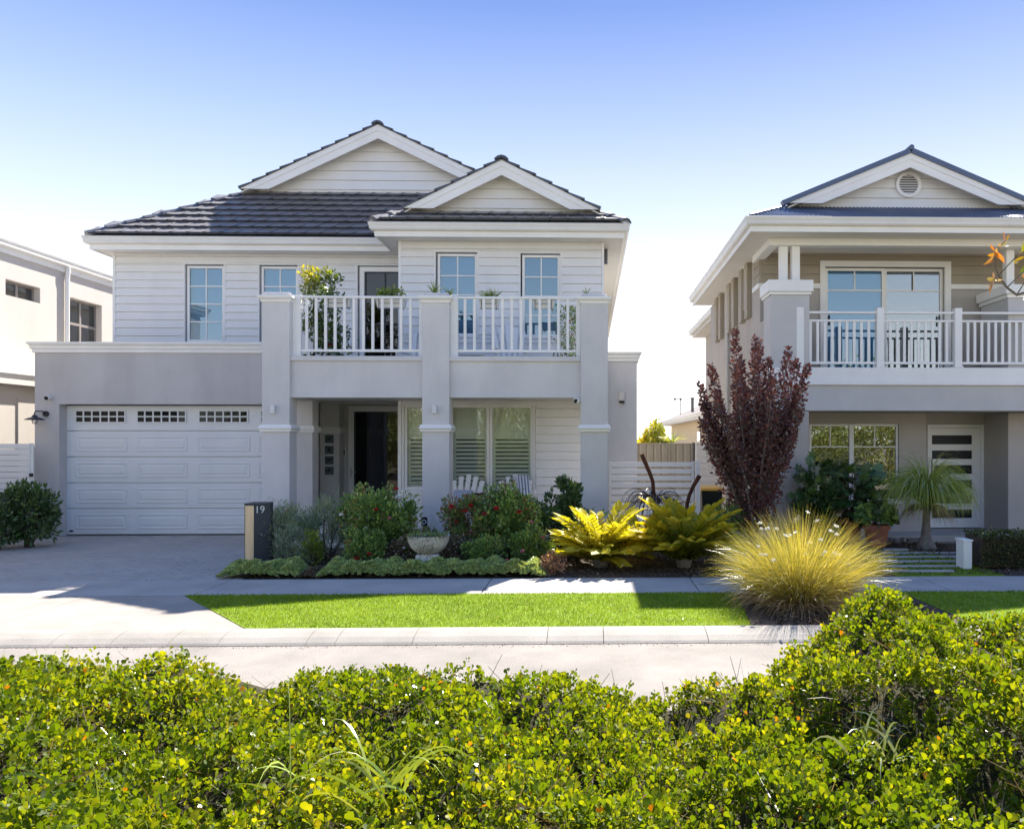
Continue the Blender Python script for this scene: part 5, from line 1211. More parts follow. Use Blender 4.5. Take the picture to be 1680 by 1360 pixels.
# ---- foreground hedge
def crest(px):
    xs_ = [-400, -100, 0, 60, 130, 200, 290, 350, 400, 450, 520, 560, 600, 660, 760, 830, 890, 960, 1010, 1060, 1092, 1130, 1200, 1250, 1285, 1320, 1355, 1380, 1420, 1460, 1500, 1560, 1680, 1900, 2100]
    ys_ = [1105, 1100, 1088, 1060, 1062, 1068, 1068, 1078, 1092, 1092, 1092, 1096, 1084, 1082, 1080, 1088, 1100, 1116, 1112, 1132, 1140, 1120, 1098, 1094, 1060, 1042, 1018, 992, 975, 975, 1002, 1012, 1012, 1010, 1010]
    return np.interp(px, xs_, ys_)
YCR = 3.0
def hedge_z(X, Y):
    px = CX+F*np.tan(np.arctan2(X, YCR)-PSI)
    zc = EYE-(crest(px)+6-CY)/F*YCR*1.0
    mound = 0.035*np.sin(X*5.1+1.3)*np.sin(Y*4.3+0.4)+0.03*np.sin(X*9.7+Y*7.7)+0.02*np.sin(X*17+2)*np.sin(Y*15+1)
    base = zc*np.clip((Y-0.9)/1.6, 0, 1)+(0.97)*(1-np.clip((Y-0.9)/1.6, 0, 1))
    fall = np.where(Y > YCR, -1.6*(Y-YCR)**1.3-0.9*(Y-YCR), 0.0)
    return base+mound*np.clip((YCR+0.2-Y)*2, 0.35, 1)+fall
def hedge(label, x0, x1, sp):
    t = thing('coastal_hedge', label, 'hedge', ((x0+x1)/2, 2.6, GND), 'low coastal shrubs along the near side of the road')
    N = sp; X_ = rng.uniform(x0, x1, N); Y_ = 0.85+2.75*rng.random(N)**1.0
    Z_ = hedge_z(X_, Y_)
    edge = np.minimum(1, np.minimum(X_-x0, x1-X_)/0.08+0.6)
    patch = np.clip(np.sin(X_*7.3+1.7*np.sin(Y_*5.1))*np.sin(Y_*8.3+1.3*np.sin(X_*6.1))+0.25*np.sin(X_*19)*np.sin(Y_*17)-0.15, 0, 1)
    dep = np.abs(rng.normal(0, 0.035, N))+0.11*patch+0.03*rng.random(N)**3; tall = (rng.random(N) < 0.05)*rng.random(N)*0.035
    Z_ = Z_-dep+tall
    # sprig: leaves in loose rosettes on short stems that lean with the mound and toward light
    lean = np.stack([rng.normal(0, 0.45, N), rng.normal(0.0, 0.45, N), np.ones(N)], 1); lean = unit(lean)
    per = 9
    k = np.tile(np.arange(per), N); rep = np.repeat(np.arange(N), per)
    hh = (0.045*(k/per)-0.012+rng.normal(0, 0.004, N*per))
    ang = k*2.4+np.repeat(rng.random(N)*6.28, per)
    spread = 0.9-0.55*(k/per)
    L3 = lean[rep]
    a1 = unit(np.cross(L3, np.array([0.3, 1, 0.1]))); a2 = np.cross(L3, a1)
    out = a1*np.cos(ang)[:, None]+a2*np.sin(ang)[:, None]
    pos = np.column_stack([X_, Y_, Z_])[rep]+L3*hh[:, None]+out*0.004
    d = out*spread[:, None]+L3*(0.55+0.5*(k/per))[:, None]+rng.normal(0, 0.22, (N*per, 3))
    sc = (0.0110+0.0085*rng.random(N))[rep]*(0.7+0.6*rng.random(N*per))*np.where(rng.random(N*per) < 0.05, 1.25, 1.0)
    rn = np.clip(0.42*rng.random(N*per)+0.45*np.repeat(rng.random(N), per)+0.06*(k/per)+0.10*np.sin(pos[:, 0]*3.1)*np.sin(pos[:, 1]*2.7), 0, 0.94)
    # scattered dead orange or yellow leaves
    rn = np.where(rng.random(N*per) < 0.006, 1.0, rn)
    leaves('foliage', pos, d, sc, LM['hedge'], t, 'spoon', rn, wide=1.0, roll=0.8, org=(x0, 1, 0))
    # woody stems below
    n2 = 5200; X2 = rng.uniform(x0, x1, n2); Y2 = rng.uniform(0.9, 3.25, n2); Z2 = hedge_z(X2, Y2)-rng.uniform(0.0, 0.10, n2)
    dd = np.stack([rng.normal(0, 0.8, n2), rng.normal(0, 0.6, n2), rng.random(n2)*0.7], 1)
    blades('twigs', np.column_stack([X2, Y2, Z2-0.05]), dd, 0.09+0.07*rng.random(n2), 0.0028, rng.normal(0, 0.4, n2), LM['brown'], t, seg=3, taper=0.4, org=(x0, 1, 0))
    # inner twig core, coloured near black for the shade between the leaves
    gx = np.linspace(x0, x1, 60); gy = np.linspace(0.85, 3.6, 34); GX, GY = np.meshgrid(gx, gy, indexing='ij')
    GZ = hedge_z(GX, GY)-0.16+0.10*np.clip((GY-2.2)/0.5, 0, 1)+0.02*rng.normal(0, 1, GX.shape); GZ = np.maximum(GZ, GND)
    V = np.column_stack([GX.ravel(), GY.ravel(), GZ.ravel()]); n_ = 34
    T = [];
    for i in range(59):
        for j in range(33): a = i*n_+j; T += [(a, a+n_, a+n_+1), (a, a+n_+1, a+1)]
    npmesh('dark_core', V, T, M['hedgecore'], t, (x0, 1, 0), None, True, 'stuff')
    return t
M['hedgecore'] = mat('shaded_twig_mass', (0.02, 0.024, 0.008), 0.95, 0.5, 30, 1.0, 60, col2=(0.05, 0.04, 0.015))  # dark twig brown with the shade inside the hedge put into the colour
xsplit = ax(1092, YCR)
hA = hedge('low coastal shrub with fleshy round leaves, filling the left foreground', -3.6, xsplit, 22500)
hB = hedge('low coastal shrub with fleshy round leaves and a taller mound, filling the right foreground', xsplit, 2.9, 16500)
# long weed blades poking out of the hedge
def weed(lab, px, py, Y_, n, L, m='pony'):
    X_, Z_ = at(px, py, Y_); t = thing('grass_weed', lab, 'weed', (X_, Y_, Z_-0.15))
    r_ = np.column_stack([rng.normal(X_, 0.05, n), rng.normal(Y_, 0.05, n), np.full(n, Z_-0.1)])
    d = np.column_stack([rng.normal(0, 0.7, n), rng.normal(-0.2, 0.4, n), np.ones(n)])
    blades('blades', r_, d, L*(0.6+0.6*rng.random(n)), 0.009, 1.6+rng.random(n), LM[m], t, seg=7)
weed('arching grass weed poking through the hedge near the bottom centre', 625, 1230, 1.95, 16, 0.27)
weed('grass weed blades poking through the hedge near the bottom left', 120, 1270, 1.9, 4, 0.18)
weed('grass weed tuft with upright blades in the hedge left of centre', 470, 1220, 2.0, 5, 0.26)
weed('tuft of narrow pale leaves in the right part of the hedge', 1440, 1180, 2.1, 12, 0.16, 'lav')
# ---- ornamental grass
gx_, gy_ = ax(1312, 8.75), 8.75
t = thing('ornamental_grass', 'large golden fountain grass clump with small white flower heads beside the turf', 'grass clump', (gx_, gy_, 0))
n = 5000; a = rng.random(n)*6.283; rr = np.sqrt(rng.random(n))
root = np.column_stack([gx_+0.24*rr*np.cos(a), gy_+0.24*rr*np.sin(a), np.zeros(n)])
tilt = 0.08+0.80*rr
d = np.column_stack([np.cos(a)*tilt, np.sin(a)*tilt, np.ones(n)])+rng.normal(0, 0.22, (n, 3))
Ln = (0.72+0.50*rng.random(n))*(1.0-0.12*rr)
blades('blades', root, d, Ln, 0.0052, 0.5+0.9*rng.random(n), LM['grass'], t, seg=7, rnd=np.clip(rng.random(n)*0.8+0.2*rng.random(n), 0, 1))
n = 900; a = rng.random(n)*6.283
root = np.column_stack([gx_+0.3*np.cos(a), gy_+0.3*np.sin(a), np.zeros(n)])
d = np.column_stack([np.cos(a), np.sin(a), 0.7*np.ones(n)])+rng.normal(0, 0.25, (n, 3))
blades('dry_blades', root, d, 0.40+0.38*rng.random(n), 0.007, 1.5+0.8*rng.random(n), LM['drygrass'], t, seg=6)
for i in range(26):
    a = random.uniform(-2.9, -0.2) if i % 3 else random.uniform(0, 6.28); r = random.uniform(0.1, 0.62); h = random.uniform(0.62, 1.22)-0.45*r
    bloom('flower_head', (gx_+r*math.cos(a), gy_+r*math.sin(a), h), 0.034, LM['white'], t, 8)
# ---- purple leaf tree
tx, ty = ax(1236, 12.7), 12.7
t = thing('purple_plum_tree', 'upright purple leaved plum tree in front of the grey house', 'tree', (tx, ty, 0))
ends = []; mb = MB()
ht = az(1236, 535, ty)
tops = [(1212, 538, .35), (1250, 560, .2), (1287, 575, -.3), (1307, 590, 0), (1163, 600, -.2), (1180, 640, .3), (1232, 560, -.35), (1272, 640, .4), (1310, 640, .1), (1154, 660, .0), (1200, 600, -.4), (1296, 700, -.3), (1168, 720, .2), (1225, 640, .5), (1258, 620, -.5), (1190, 690, -.45), (1280, 720, .35), (1150, 632, .1), (1321, 602, -.15), (1318, 668, .3), (1147, 690, -.2), (1218, 590, .1), (1265, 590, .15)]
LPos = []; LDir = []
for px, py, dy_ in tops:
    X_, Z_ = at(px, py, ty); e = Vector((X_, ty+dy_*0.9, Z_)); b = Vector((tx+random.uniform(-.06, .06), ty+random.uniform(-.06, .06), 0.0))
    m_ = Vector((b.x+(e.x-b.x)*0.42, b.y+(e.y-b.y)*0.42, 0.55+0.3*Z_)); m2_ = Vector((b.x+(e.x-b.x)*0.8, b.y+(e.y-b.y)*0.8, 0.25+0.68*Z_))
    mb = MB().tube([b, b.lerp(m_, 0.5), m_, m2_, e], [0.035, 0.028, 0.02, 0.011, 0.003], 6); mb.build('limb', M['bark'], t, smooth=True)
    L = (e-b).length; nl = int(350*L)
    f = rng.random(nl)**0.8*0.86+0.14
    P3 = np.array([b, m_, m2_, e]); fs3 = np.array([0, .42, .8, 1.0])
    pos = np.stack([np.interp(f, fs3, P3[:, i]) for i in range(3)], 1)
    rad = (0.26*(1-f)**0.7+0.03)[:, None]*1.05
    off = unit(rng.normal(0, 1, (nl, 3)))*rng.random((nl, 1))**0.5*rad
    pos += off; LPos.append(pos); LDir.append(unit(off)*0.9+np.array([0, 0, 0.7])+rng.normal(0, 0.35, (nl, 3)))
LPos = np.concatenate(LPos); LDir = np.concatenate(LDir); k = LPos[:, 2] > 0.42; LPos = LPos[k]; LDir = LDir[k]
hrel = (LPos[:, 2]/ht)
leaves('crown', LPos, LDir, 0.062*(0.6+0.6*rng.random(len(LPos))), LM['purple'], t, 'oval', np.clip(rng.random(len(LPos))*0.75+0.45*(hrel > 0.66)*rng.random(len(LPos)), 0, 1), wide=1.1)  # upper leaves coloured paler and redder, as sun on the crown top
# ---- cardboard palms (cycads)
def frond_mesh(name, m, L=0.75, pairs=11, lf=0.13, arch=1.0):
    V = []; T = []; RN = []; tp, tf = leaf_tpl('oval')
    P_ = np.zeros(3); d = unit(np.array([0.30, 0, 1.0])); pts = [P_.copy()]
    for s in range(pairs+1):
        P_ = P_+d*L/(pairs+1); d = unit(d+np.array([0.055, 0, -0.05*arch*(0.4+s/pairs)])); pts.append(P_.copy())
        side = np.array([0, 1.0, 0]); upv = np.cross(d, side)*-1
        for sg in (-1, 1):
            ld = unit(side*sg*(1.0)+d*(0.45+0.7*(s/pairs)**2)+np.array([0, 0, 0.25]))
            l_ = lf*(0.72+0.40*(s/pairs)**0.7)*random.uniform(0.88, 1.12)
            x = unit(np.cross(ld, np.array([0, 0, 1.0])+rng.normal(0, 0.2, 3))); z = np.cross(x, ld); n0 = len(V)
            for q in tp: V.append(P_+l_*(q[0]*0.85*x+q[1]*ld+q[2]*z))
            T += [(a+n0, b+n0, c+n0) for a, b, c in tf]; RN += [np.clip(0.35+0.5*s/pairs+random.uniform(-.15, .15), 0, 1)]*len(tf)
    for i in range(len(pts)-1):
        a, b = pts[i], pts[i+1]; n0 = len(V); V += [a+np.array([0, -.008, 0]), a+np.array([0, .008, 0]), b+np.array([0, .006, 0]), b+np.array([0, -.006, 0]), a+np.array([0, 0, -.012]), b+np.array([0, 0, -.01])]
        for q in ((0,1,2),(0,2,3),(0,4,5),(0,5,3),(1,2,5),(1,5,4)): T.append(tuple(n0+k for k in q)); RN.append(0.5)
    me_o = npmesh(name, np.array(V), T, m, None, (0,0,0), np.array(RN)); return me_o
def cycad(label, c, m, n, sc, kinds=3):
    t = thing('cardboard_palm', label, 'cycad', c, 'cardboard palms in the garden bed')
    MB().lathe(c, [(0.10, 0), (0.12, 0.08), (0.09, 0.16), (0.03, 0.2)], 12).build('trunk', M['bark'], t)
    src = [frond_mesh('frond', m, L=random.uniform(0.46, 0.62), arch=random.uniform(0.1, 0.9)) for _ in range(kinds)]
    for i in range(n):
        s_ = src[i % kinds]; o = s_ if i < kinds else s_.copy()
        if i >= kinds: COL.objects.link(o)
        o.parent = t; f = i/n; tiltb = -1.05+1.35*f+random.uniform(-.12, .12)     # inner fronds upright, outer lying
        o.rotation_mode = 'ZYX' if False else 'XYZ'; o.rotation_euler = (random.uniform(-.2, .2), -0.15+0.92*f**0.8+random.uniform(-.15, .15), i*2.39996+random.uniform(-.2, .2))
        s2_ = sc*random.uniform(0.85, 1.15); o.scale = (s2_,)*3; o.location = (0.05*math.cos(i*2.4), 0.05*math.sin(i*2.4), 0.08+0.08*(1-f)); WL[o] = WL[t]
    return t
cycad('golden yellow cardboard palm lit by the sun beside the footpath', (ax(985, 11.5), 11.5, 0), LM['cycad'], 66, 1.22)
cycad('green and yellow cardboard palm left of the golden grass clump', (ax(1122, 11.45), 11.45, 0), LM['cycadg'], 74, 1.45)
cycad('dark green cardboard palm half hidden behind the golden one by the porch column', (ax(955, 12.6), 12.6, 0), LM['dark'], 22, 1.05)
cycad('dark green cardboard palm in front of the slat gate behind the two yellow ones', (ax(1052, 12.5), 12.5, 0), LM['cycadg'], 20, 0.95)
# ---- garden bed shrubs
def gp(px, Y): return (ax(px, Y), Y, 0.0)
bush('lavender_bush', 'grey green lavender bush right behind the house number bollard', 'shrub', gp(462, 12.0), (0.40, 0.4, 0.86), 6200, 0.055, LM['lav'], 'needle', 30, 0.4, wide=1.6, updir=1.2)
bush('rosemary_bush', 'dark grey green bush between the lavender and the big rose', 'shrub', gp(540, 12.1), (0.46, 0.4, 0.98), 7500, 0.06, LM['lav'], 'needle', 30, 0.4, wide=1.5, updir=1.2)
bush('climbing_plant', 'narrow lime green leafy plant in front of the dark bush', 'shrub', gp(512, 11.55), (0.14, 0.14, 0.55), 620, 0.045, LM['lime'], 'oval', 14, 0.5)
bush('rose_bush', 'big green rose bush in front of the front door', 'rose bush', gp(618, 11.9), (0.62, 0.45, 1.14), 8200, 0.055, LM['rose'], 'oval', 60, 0.25, shell=0.55)
bush('rose_bush', 'bronze leaved rose bush left of the porch seats', 'rose bush', gp(778, 12.0), (0.52, 0.42, 1.04), 6600, 0.055, LM['redrose'], 'oval', 52, 0.25, shell=0.55)
bush('rose_bush', 'tall rose bush with red brown shoots before the right porch window', 'rose bush', gp(838, 12.0), (0.58, 0.42, 1.14), 7400, 0.055, LM['rose'], 'oval', 56, 0.25, shell=0.55)
bush('trailing_bush', 'brown green trailing bush right of the cream urn', 'shrub', gp(748, 11.5), (0.22, 0.22, 0.42), 1700, 0.04, LM['brown'], 'oval', 16, 0.45)
bush('trailing_bush', 'brown green twiggy bush left of the cream urn', 'shrub', gp(660, 11.5), (0.20, 0.22, 0.40), 1500, 0.04, LM['brown'], 'oval', 14, 0.45)
bush('salmon_shrub', 'low salmon coloured dried shrub beside the golden cardboard palm', 'shrub', gp(907, 10.95), (0.20, 0.15, 0.24), 1100, 0.035, LM['salmon'], 'oval', 14, 0.45)
bush('camellia', 'slim dark green camellia beside the right porch column', 'shrub', gp(925, 13.0), (0.34, 0.26, 1.28), 1900, 0.09, LM['dark'], 'oval', 34, 0.24, shell=0.5)
bush('green_mound_shrub', 'rounded green shrub at the foot of the purple tree', 'shrub', gp(1180, 12.6), (0.44, 0.4, 0.72), 4200, 0.045, LM['rose'], 'oval', 30, 0.34)
bush('edge_shrub', 'low dark shrub behind the left cardboard palms below the gate', 'shrub', gp(880, 12.3), (0.36, 0.3, 0.8), 3000, 0.05, LM['dark'], 'oval', 20, 0.4)
bush('corner_shrub', 'dark green shrub with whorled leaves at the left edge by the garage', 'shrub', (ax(48, 13.9), 13.9, 0), (0.45, 0.4, 1.12), 3800, 0.085, LM['dark'], 'lance', 46, 0.25, shell=0.6, wide=2.2, zlow=0.28)
bush('corner_shrub', 'dark green shrub cut off by the left edge of the photo', 'shrub', (ax(-8, 13.6), 13.6, 0), (0.40, 0.4, 0.9), 3000, 0.075, LM['dark'], 'lance', 30, 0.33, wide=2.2, zlow=0.28)
bush('perennial_bush', 'low mid green bush in front of the big rose left of the urn', 'shrub', gp(598, 11.35), (0.34, 0.22, 0.55), 2600, 0.045, LM['rose'], 'oval', 26, 0.3, shell=0.5)
bush('perennial_bush', 'feathery grey green bush at the bollard end of the bed', 'shrub', gp(487, 11.6), (0.30, 0.25, 0.62), 3400, 0.05, LM['lav'], 'needle', 26, 0.36, wide=1.6, updir=1.0)
bush('perennial_bush', 'low green bush at the foot of the bronze leaved rose', 'shrub', gp(800, 11.3), (0.40, 0.22, 0.5), 2600, 0.042, LM['rose'], 'oval', 26, 0.3, shell=0.5)
bush('perennial_bush', 'green bush between the tall rose and the golden cardboard palm', 'shrub', gp(872, 11.5), (0.30, 0.25, 0.6), 2600, 0.045, LM['rose'], 'oval', 26, 0.3, shell=0.5)
bush('perennial_bush', 'yellowish green bush behind the cream urn', 'shrub', gp(690, 12.3), (0.34, 0.25, 0.5), 2200, 0.04, LM['lime'], 'oval', 22, 0.32, shell=0.5)
# rose canes with bronze tips and blooms
def canes(t, specs, m, Y_):
    for px, py, pb in specs:
        X_, Z_ = at(px, py, Y_); mb = MB().tube([(X_+random.uniform(-.05, .05), Y_+0.1, Z_-0.45), (X_+random.uniform(-.03, .03), Y_, Z_-0.2), (X_, Y_, Z_)], [0.006, 0.005, 0.002], 5)
        mb.build('cane', M['stem'], t)
        n = 60; f = rng.random(n); pos = np.column_stack([X_+rng.normal(0, 0.05, n), Y_+rng.normal(0, 0.05, n), Z_-0.32*f])
        leaves('cane_leaves', pos, rng.normal(0, 1, (n, 3))+np.array([0, 0, 0.4]), 0.045, m, t, 'oval', np.clip(0.55+0.45*rng.random(n), 0, 1))
roses = [o for o in bpy.data.objects if o.name.startswith('rose_bush')]
canes(roses[0], [(593, 800, 0), (640, 792, 0), (578, 825, 0)], LM['rose'], 11.9)
canes(roses[2], [(830, 788, 0), (843, 800, 0), (800, 812, 0), (868, 825, 0)], LM['redrose'], 12.0)
canes(roses[1], [(785, 818, 0), (805, 824, 0), (752, 826, 0), (768, 830, 0)], LM['redrose'], 12.0)
canes(roses[0], [(610, 812, 0), (625, 822, 0), (652, 818, 0), (566, 838, 0), (585, 818, 0)], LM['rose'], 11.8)
canes(roses[2], [(815, 806, 0), (856, 812, 0), (880, 838, 0), (822, 798, 0)], LM['rose'], 11.9)
for k, (px, py, r, m, par) in enumerate([(655, 817, .05, 'white', 0), (650, 804, .035, 'red', 0), (560, 846, .03, 'white', 0), (740, 834, .045, 'red', 1), (773, 832, .045, 'red', 1), (763, 840, .035, 'red', 1), (833, 921, .03, 'pink', 1), (858, 906, .035, 'pink', 2), (890, 884, .03, 'pink', 2), (585, 918, .035, 'red', 0), (606, 910, .03, 'red', 0), (648, 918, .03, 'white', 0), (662, 900, .02, 'white', 0), (617, 838, .035, 'red', 0), (640, 852, .03, 'pink', 0), (795, 845, .035, 'red', 1), (748, 858, .03, 'red', 1), (815, 836, .035, 'red', 2), (852, 842, .035, 'red', 2), (872, 858, .03, 'pink', 2), (600, 868, .03, 'white', 0)]):
    Y_ = 11.45 if py < 900 else 11.0; X_, Z_ = at(px, py, Y_); bloom('rose_bloom', (X_, Y_, Z_), r*1.35, LM[m], roses[par], 12)
lv = [o for o in bpy.data.objects if o.name.startswith('lavender_bush')][0]
canes(lv, [(470, 842, 0), (463, 852, 0)], LM['dark'], 12.0)
X_, Z_ = at(471, 839, 12.0); bloom('rose_bloom', (X_, 12.0, Z_), 0.035, LM['pink'], lv, 9)
# small white daisies by the urn
for i in range(26):
    px = random.choice([random.uniform(640, 676), random.uniform(735, 765)]); py = random.uniform(868, 915); Y_ = random.uniform(11.1, 11.4); X_, Z_ = at(px, py, Y_)
    bloom('daisy', (X_, Y_, Z_), 0.014, LM['white'], roses[0] if px < 700 else roses[1], 6)
# strappy plants
def strap(name, label, cat, c, n, L, wd, m, tilt=0.8, droop=1.2, group=None, z0=0.0):
    t = thing(name, label, cat, c, group); a = rng.random(n)*6.283; tl = rng.random(n)**0.7*tilt
    d = np.column_stack([np.cos(a)*tl, np.sin(a)*tl, np.ones(n)])
    blades('blades', np.array(c)+np.column_stack([0.04*np.cos(a), 0.04*np.sin(a), np.full(n, z0)]), d, L*(0.6+0.5*rng.random(n)), wd, droop*(0.6+0.8*rng.random(n)), m, t, seg=6)
    return t
c = gp(510, 12.7); t = strap('cordyline', 'spiky green cordyline between the left porch column and the pilaster', 'shrub', (c[0], c[1], 0.0), 90, 0.42, 0.022, LM['dark'], 1.6, 1.3, z0=0.42)
MB().tube([(c[0], c[1], 0), (c[0], c[1], 0.44)], [0.03, 0.025], 8).build('trunk', M['bark'], t)
c = gp(680, 12.6); strap('agapanthus', 'strappy green clump at the foot of the middle porch column', 'plant', (c[0], c[1], 0), 80, 0.62, 0.022, LM['pony'], 0.75, 1.0)
c = gp(715, 12.4); t = thing('blue_flower_stems', 'fine pale blue flowering stems above the cream urn', 'flowers', (c[0], c[1], 0))
n = 60; d = np.column_stack([rng.normal(0, .28, n), rng.normal(0, .2, n), np.ones(n)])
blades('stems', np.array(c)+np.column_stack([rng.normal(0, .12, n), rng.normal(0, .08, n), np.full(n, 0.3)]), d, 0.30+0.28*rng.random(n), 0.003, 0.2, LM['lav'], t, seg=3)
LM['blue'] = leafmat('lilac_petal', [(0, (0.35, 0.33, 0.6)), (1, (0.55, 0.55, 0.8))], 0.2, 0.02, tcol=(1, 1, 1))
q = np.array(c)+np.column_stack([rng.normal(0, .2, 110), rng.normal(0, .1, 110), rng.uniform(0.4, 0.85, 110)])
leaves('petals', q, rng.normal(0, 1, (110, 3)), 0.017, LM['blue'], t, 'dia')
# ground cover strips
def cover(label, px0, px1, n, m='cover', h=0.165, y0=10.63, y1=11.15, ls=0.042):
    x0, x1 = ax(px0, 10.9), ax(px1, 10.9)
    X_ = rng.uniform(x0, x1, n); Y_ = rng.uniform(y0, y1, n)
    e = np.minimum(1, np.minimum(X_-x0, x1-X_)/0.15)*np.minimum(1, np.minimum(Y_-y0+0.02, y1-Y_+0.05)/0.12)
    top = h*np.sqrt(np.clip(e, 0.05, 1))*(0.82+0.22*np.sin(X_*9+1)*np.sin(Y_*11)+0.14*np.sin(X_*23)+0.22*rng.random(n))
    per = 8; rep = np.repeat(np.arange(n), per); k = np.tile(np.arange(per), n); ang = k*2.4+np.repeat(rng.random(n)*6.28, per)
    pos = np.column_stack([X_, Y_, top*(1-0.35*rng.random(n)**2)])[rep]
    d = np.column_stack([np.cos(ang), np.sin(ang), 0.5+0.8*(k/per)])+rng.normal(0, .2, (n*per, 3))
    o = leaves('ground_cover', pos, d, ls*(0.7+0.5*rng.random(n*per)), LM[m], None, 'dia', np.clip(0.6*np.repeat(rng.random(n), per)+0.4*rng.random(n*per), 0, 1), wide=1.3)
    props(o, label, 'ground cover', kind='stuff')
cover('clipped sage green ground cover at the end of the driveway by the bollard', 372, 500, 2600)
cover('long clipped sage green ground cover along the footpath edge', 530, 895, 6800)
cover('short purple grey patch between the two green ground cover strips', 500, 532, 500, 'brown', 0.09)
# ---- right garden
def pot(parent, c, r, h, m='terra'):
    p = MB().lathe(c, [(r*0.70, 0), (r*0.93, h*0.80), (r*1.04, h*0.80), (r*1.06, h), (r*0.94, h), (r*0.90, h*0.9), (0, h*0.88)], 26).build('pot', M[m], parent, smooth=True)
    MB().lathe((c[0], c[1], c[2]+h*0.88), [(0, 0), (r*0.9, 0.0), (r*0.9, 0.012), (0, 0.012)], 16).build('potting_soil', M['soil'], p); return p
c = (ax(1438, 13.5), 13.5, 0.02)
t = thing('potted_plant', 'broad leaved green plant in a terracotta pot below the right window', 'potted plant', c)
pot(t, c, 0.22, 0.37)
n = 330; a = rng.random(n)*6.28; q = np.array(c)+np.column_stack([0.27*np.cos(a)*rng.random(n)**.5, 0.25*np.sin(a)*rng.random(n)**.5, 0.40+0.27*rng.random(n)])
leaves('foliage', q, np.column_stack([np.cos(a), np.sin(a), rng.normal(0.1, .5, n)]), 0.13*(0.6+0.6*rng.random(n)), LM['lime2'] if 'lime2' in LM else LM['rose'], t, 'round', np.clip(rng.random(n), 0, 0.85), wide=1.0)
c = (ax(1392, 14.1), 14.1, 0.02)
t = thing('philodendron', 'large dark lobed leaf philodendron in front of the right window', 'potted plant', c)
pot(t, c, 0.26, 0.42)
n = 300; a = rng.random(n)*6.28; el = rng.random(n); rr = (0.25+0.45*rng.random(n))
q = np.array(c)+np.column_stack([0.60*rr*np.cos(a)*1.3, 0.5*rr*np.sin(a), 0.35+0.95*rng.random(n)**0.9])
lf_ = leaf_tpl('lobed')
leaves('foliage', q, np.column_stack([np.cos(a), np.sin(a), rng.normal(0.0, .45, n)]), 0.27*(0.6+0.5*rng.random(n)), LM['dark'], t, 'lobed', wide=0.95, roll=0.7)
stems_to('stems', (c[0], c[1], 0.38), [tuple(p) for p in q[:26]], 0.012, 0.006, M['stem'], t)
t2 = bush('philodendron', 'second dark philodendron against the grey pier left of the right window', 'shrub', (ax(1340, 14.0), 14.0, 0), (0.34, 0.3, 1.25), 520, 0.20, LM['dark'], 'lobed', 20, 0.45)
# ponytail palm
c = (ax(1520, 13.3), 13.3, 0.0)
t = thing('ponytail_palm', 'ponytail palm with long drooping leaves in front of the white slotted door', 'palm', c)
MB().tube([(c[0], c[1], 0), (c[0], c[1], 0.06), (c[0]-0.01, c[1], 0.2), (c[0], c[1], 0.5), (c[0]+0.01, c[1], 0.80)], [0.17, 0.15, 0.085, 0.06, 0.05], 12).build('trunk', M['bark'], t, smooth=True)
n = 1700; a = rng.random(n)*6.283; tl = 0.08+0.85*rng.random(n)**0.8
d = np.column_stack([np.cos(a)*tl, np.sin(a)*tl, np.ones(n)]); zz = 0.68+0.18*rng.random(n)
blades('leaves', np.column_stack([c[0]+0.04*np.cos(a), c[1]+0.04*np.sin(a), zz]), d, 0.70+0.55*rng.random(n), 0.013, 2.8+2.2*rng.random(n), LM['pony'], t, seg=8, rnd=np.clip(rng.random(n)*0.85+0.3*(zz < 0.74)*rng.random(n), 0, 1))
n = 260; a = rng.random(n)*6.283
blades('dry_leaves', np.column_stack([c[0]+0.04*np.cos(a), c[1]+0.04*np.sin(a), 0.64+0.1*rng.random(n)]), np.column_stack([np.cos(a), np.sin(a), 0.2*np.ones(n)]), 0.45+0.2*rng.random(n), 0.010, 3.0, LM['drygrass'], t, seg=7)
# clipped box hedge right
bx0_, bx1_ = ax(1594, 11.4), 8.6
t = thing('box_hedge', 'dark clipped box hedge at the right edge beside the entry path', 'hedge', ((bx0_+bx1_)/2, 11.4, 0))
n = 9000; X_ = rng.uniform(bx0_, bx1_, n); fc = rng.random(n); Y_ = np.where(fc < 0.55, 11.12+0.03*rng.normal(0, 1, n), rng.uniform(11.1, 11.7, n)); Z_ = np.where(fc < 0.55, rng.uniform(0.05, 0.47, n), 0.47+0.02*rng.normal(0, 1, n))
d = np.column_stack([rng.normal(0, .6, n), np.where(fc < 0.55, -1, 0)+rng.normal(0, .5, n), rng.random(n)])
leaves('foliage', np.column_stack([X_, Y_, Z_]), d, 0.034*(0.7+0.6*rng.random(n)), LM['box'], t, 'oval', wide=1.3)
MB().box(bx0_+0.03, bx1_, 11.15, 11.66, 0.03, 0.45).build('dark_core', M['hedgecore2'] if 'hedgecore2' in M else M['soil'], t, kind='stuff')
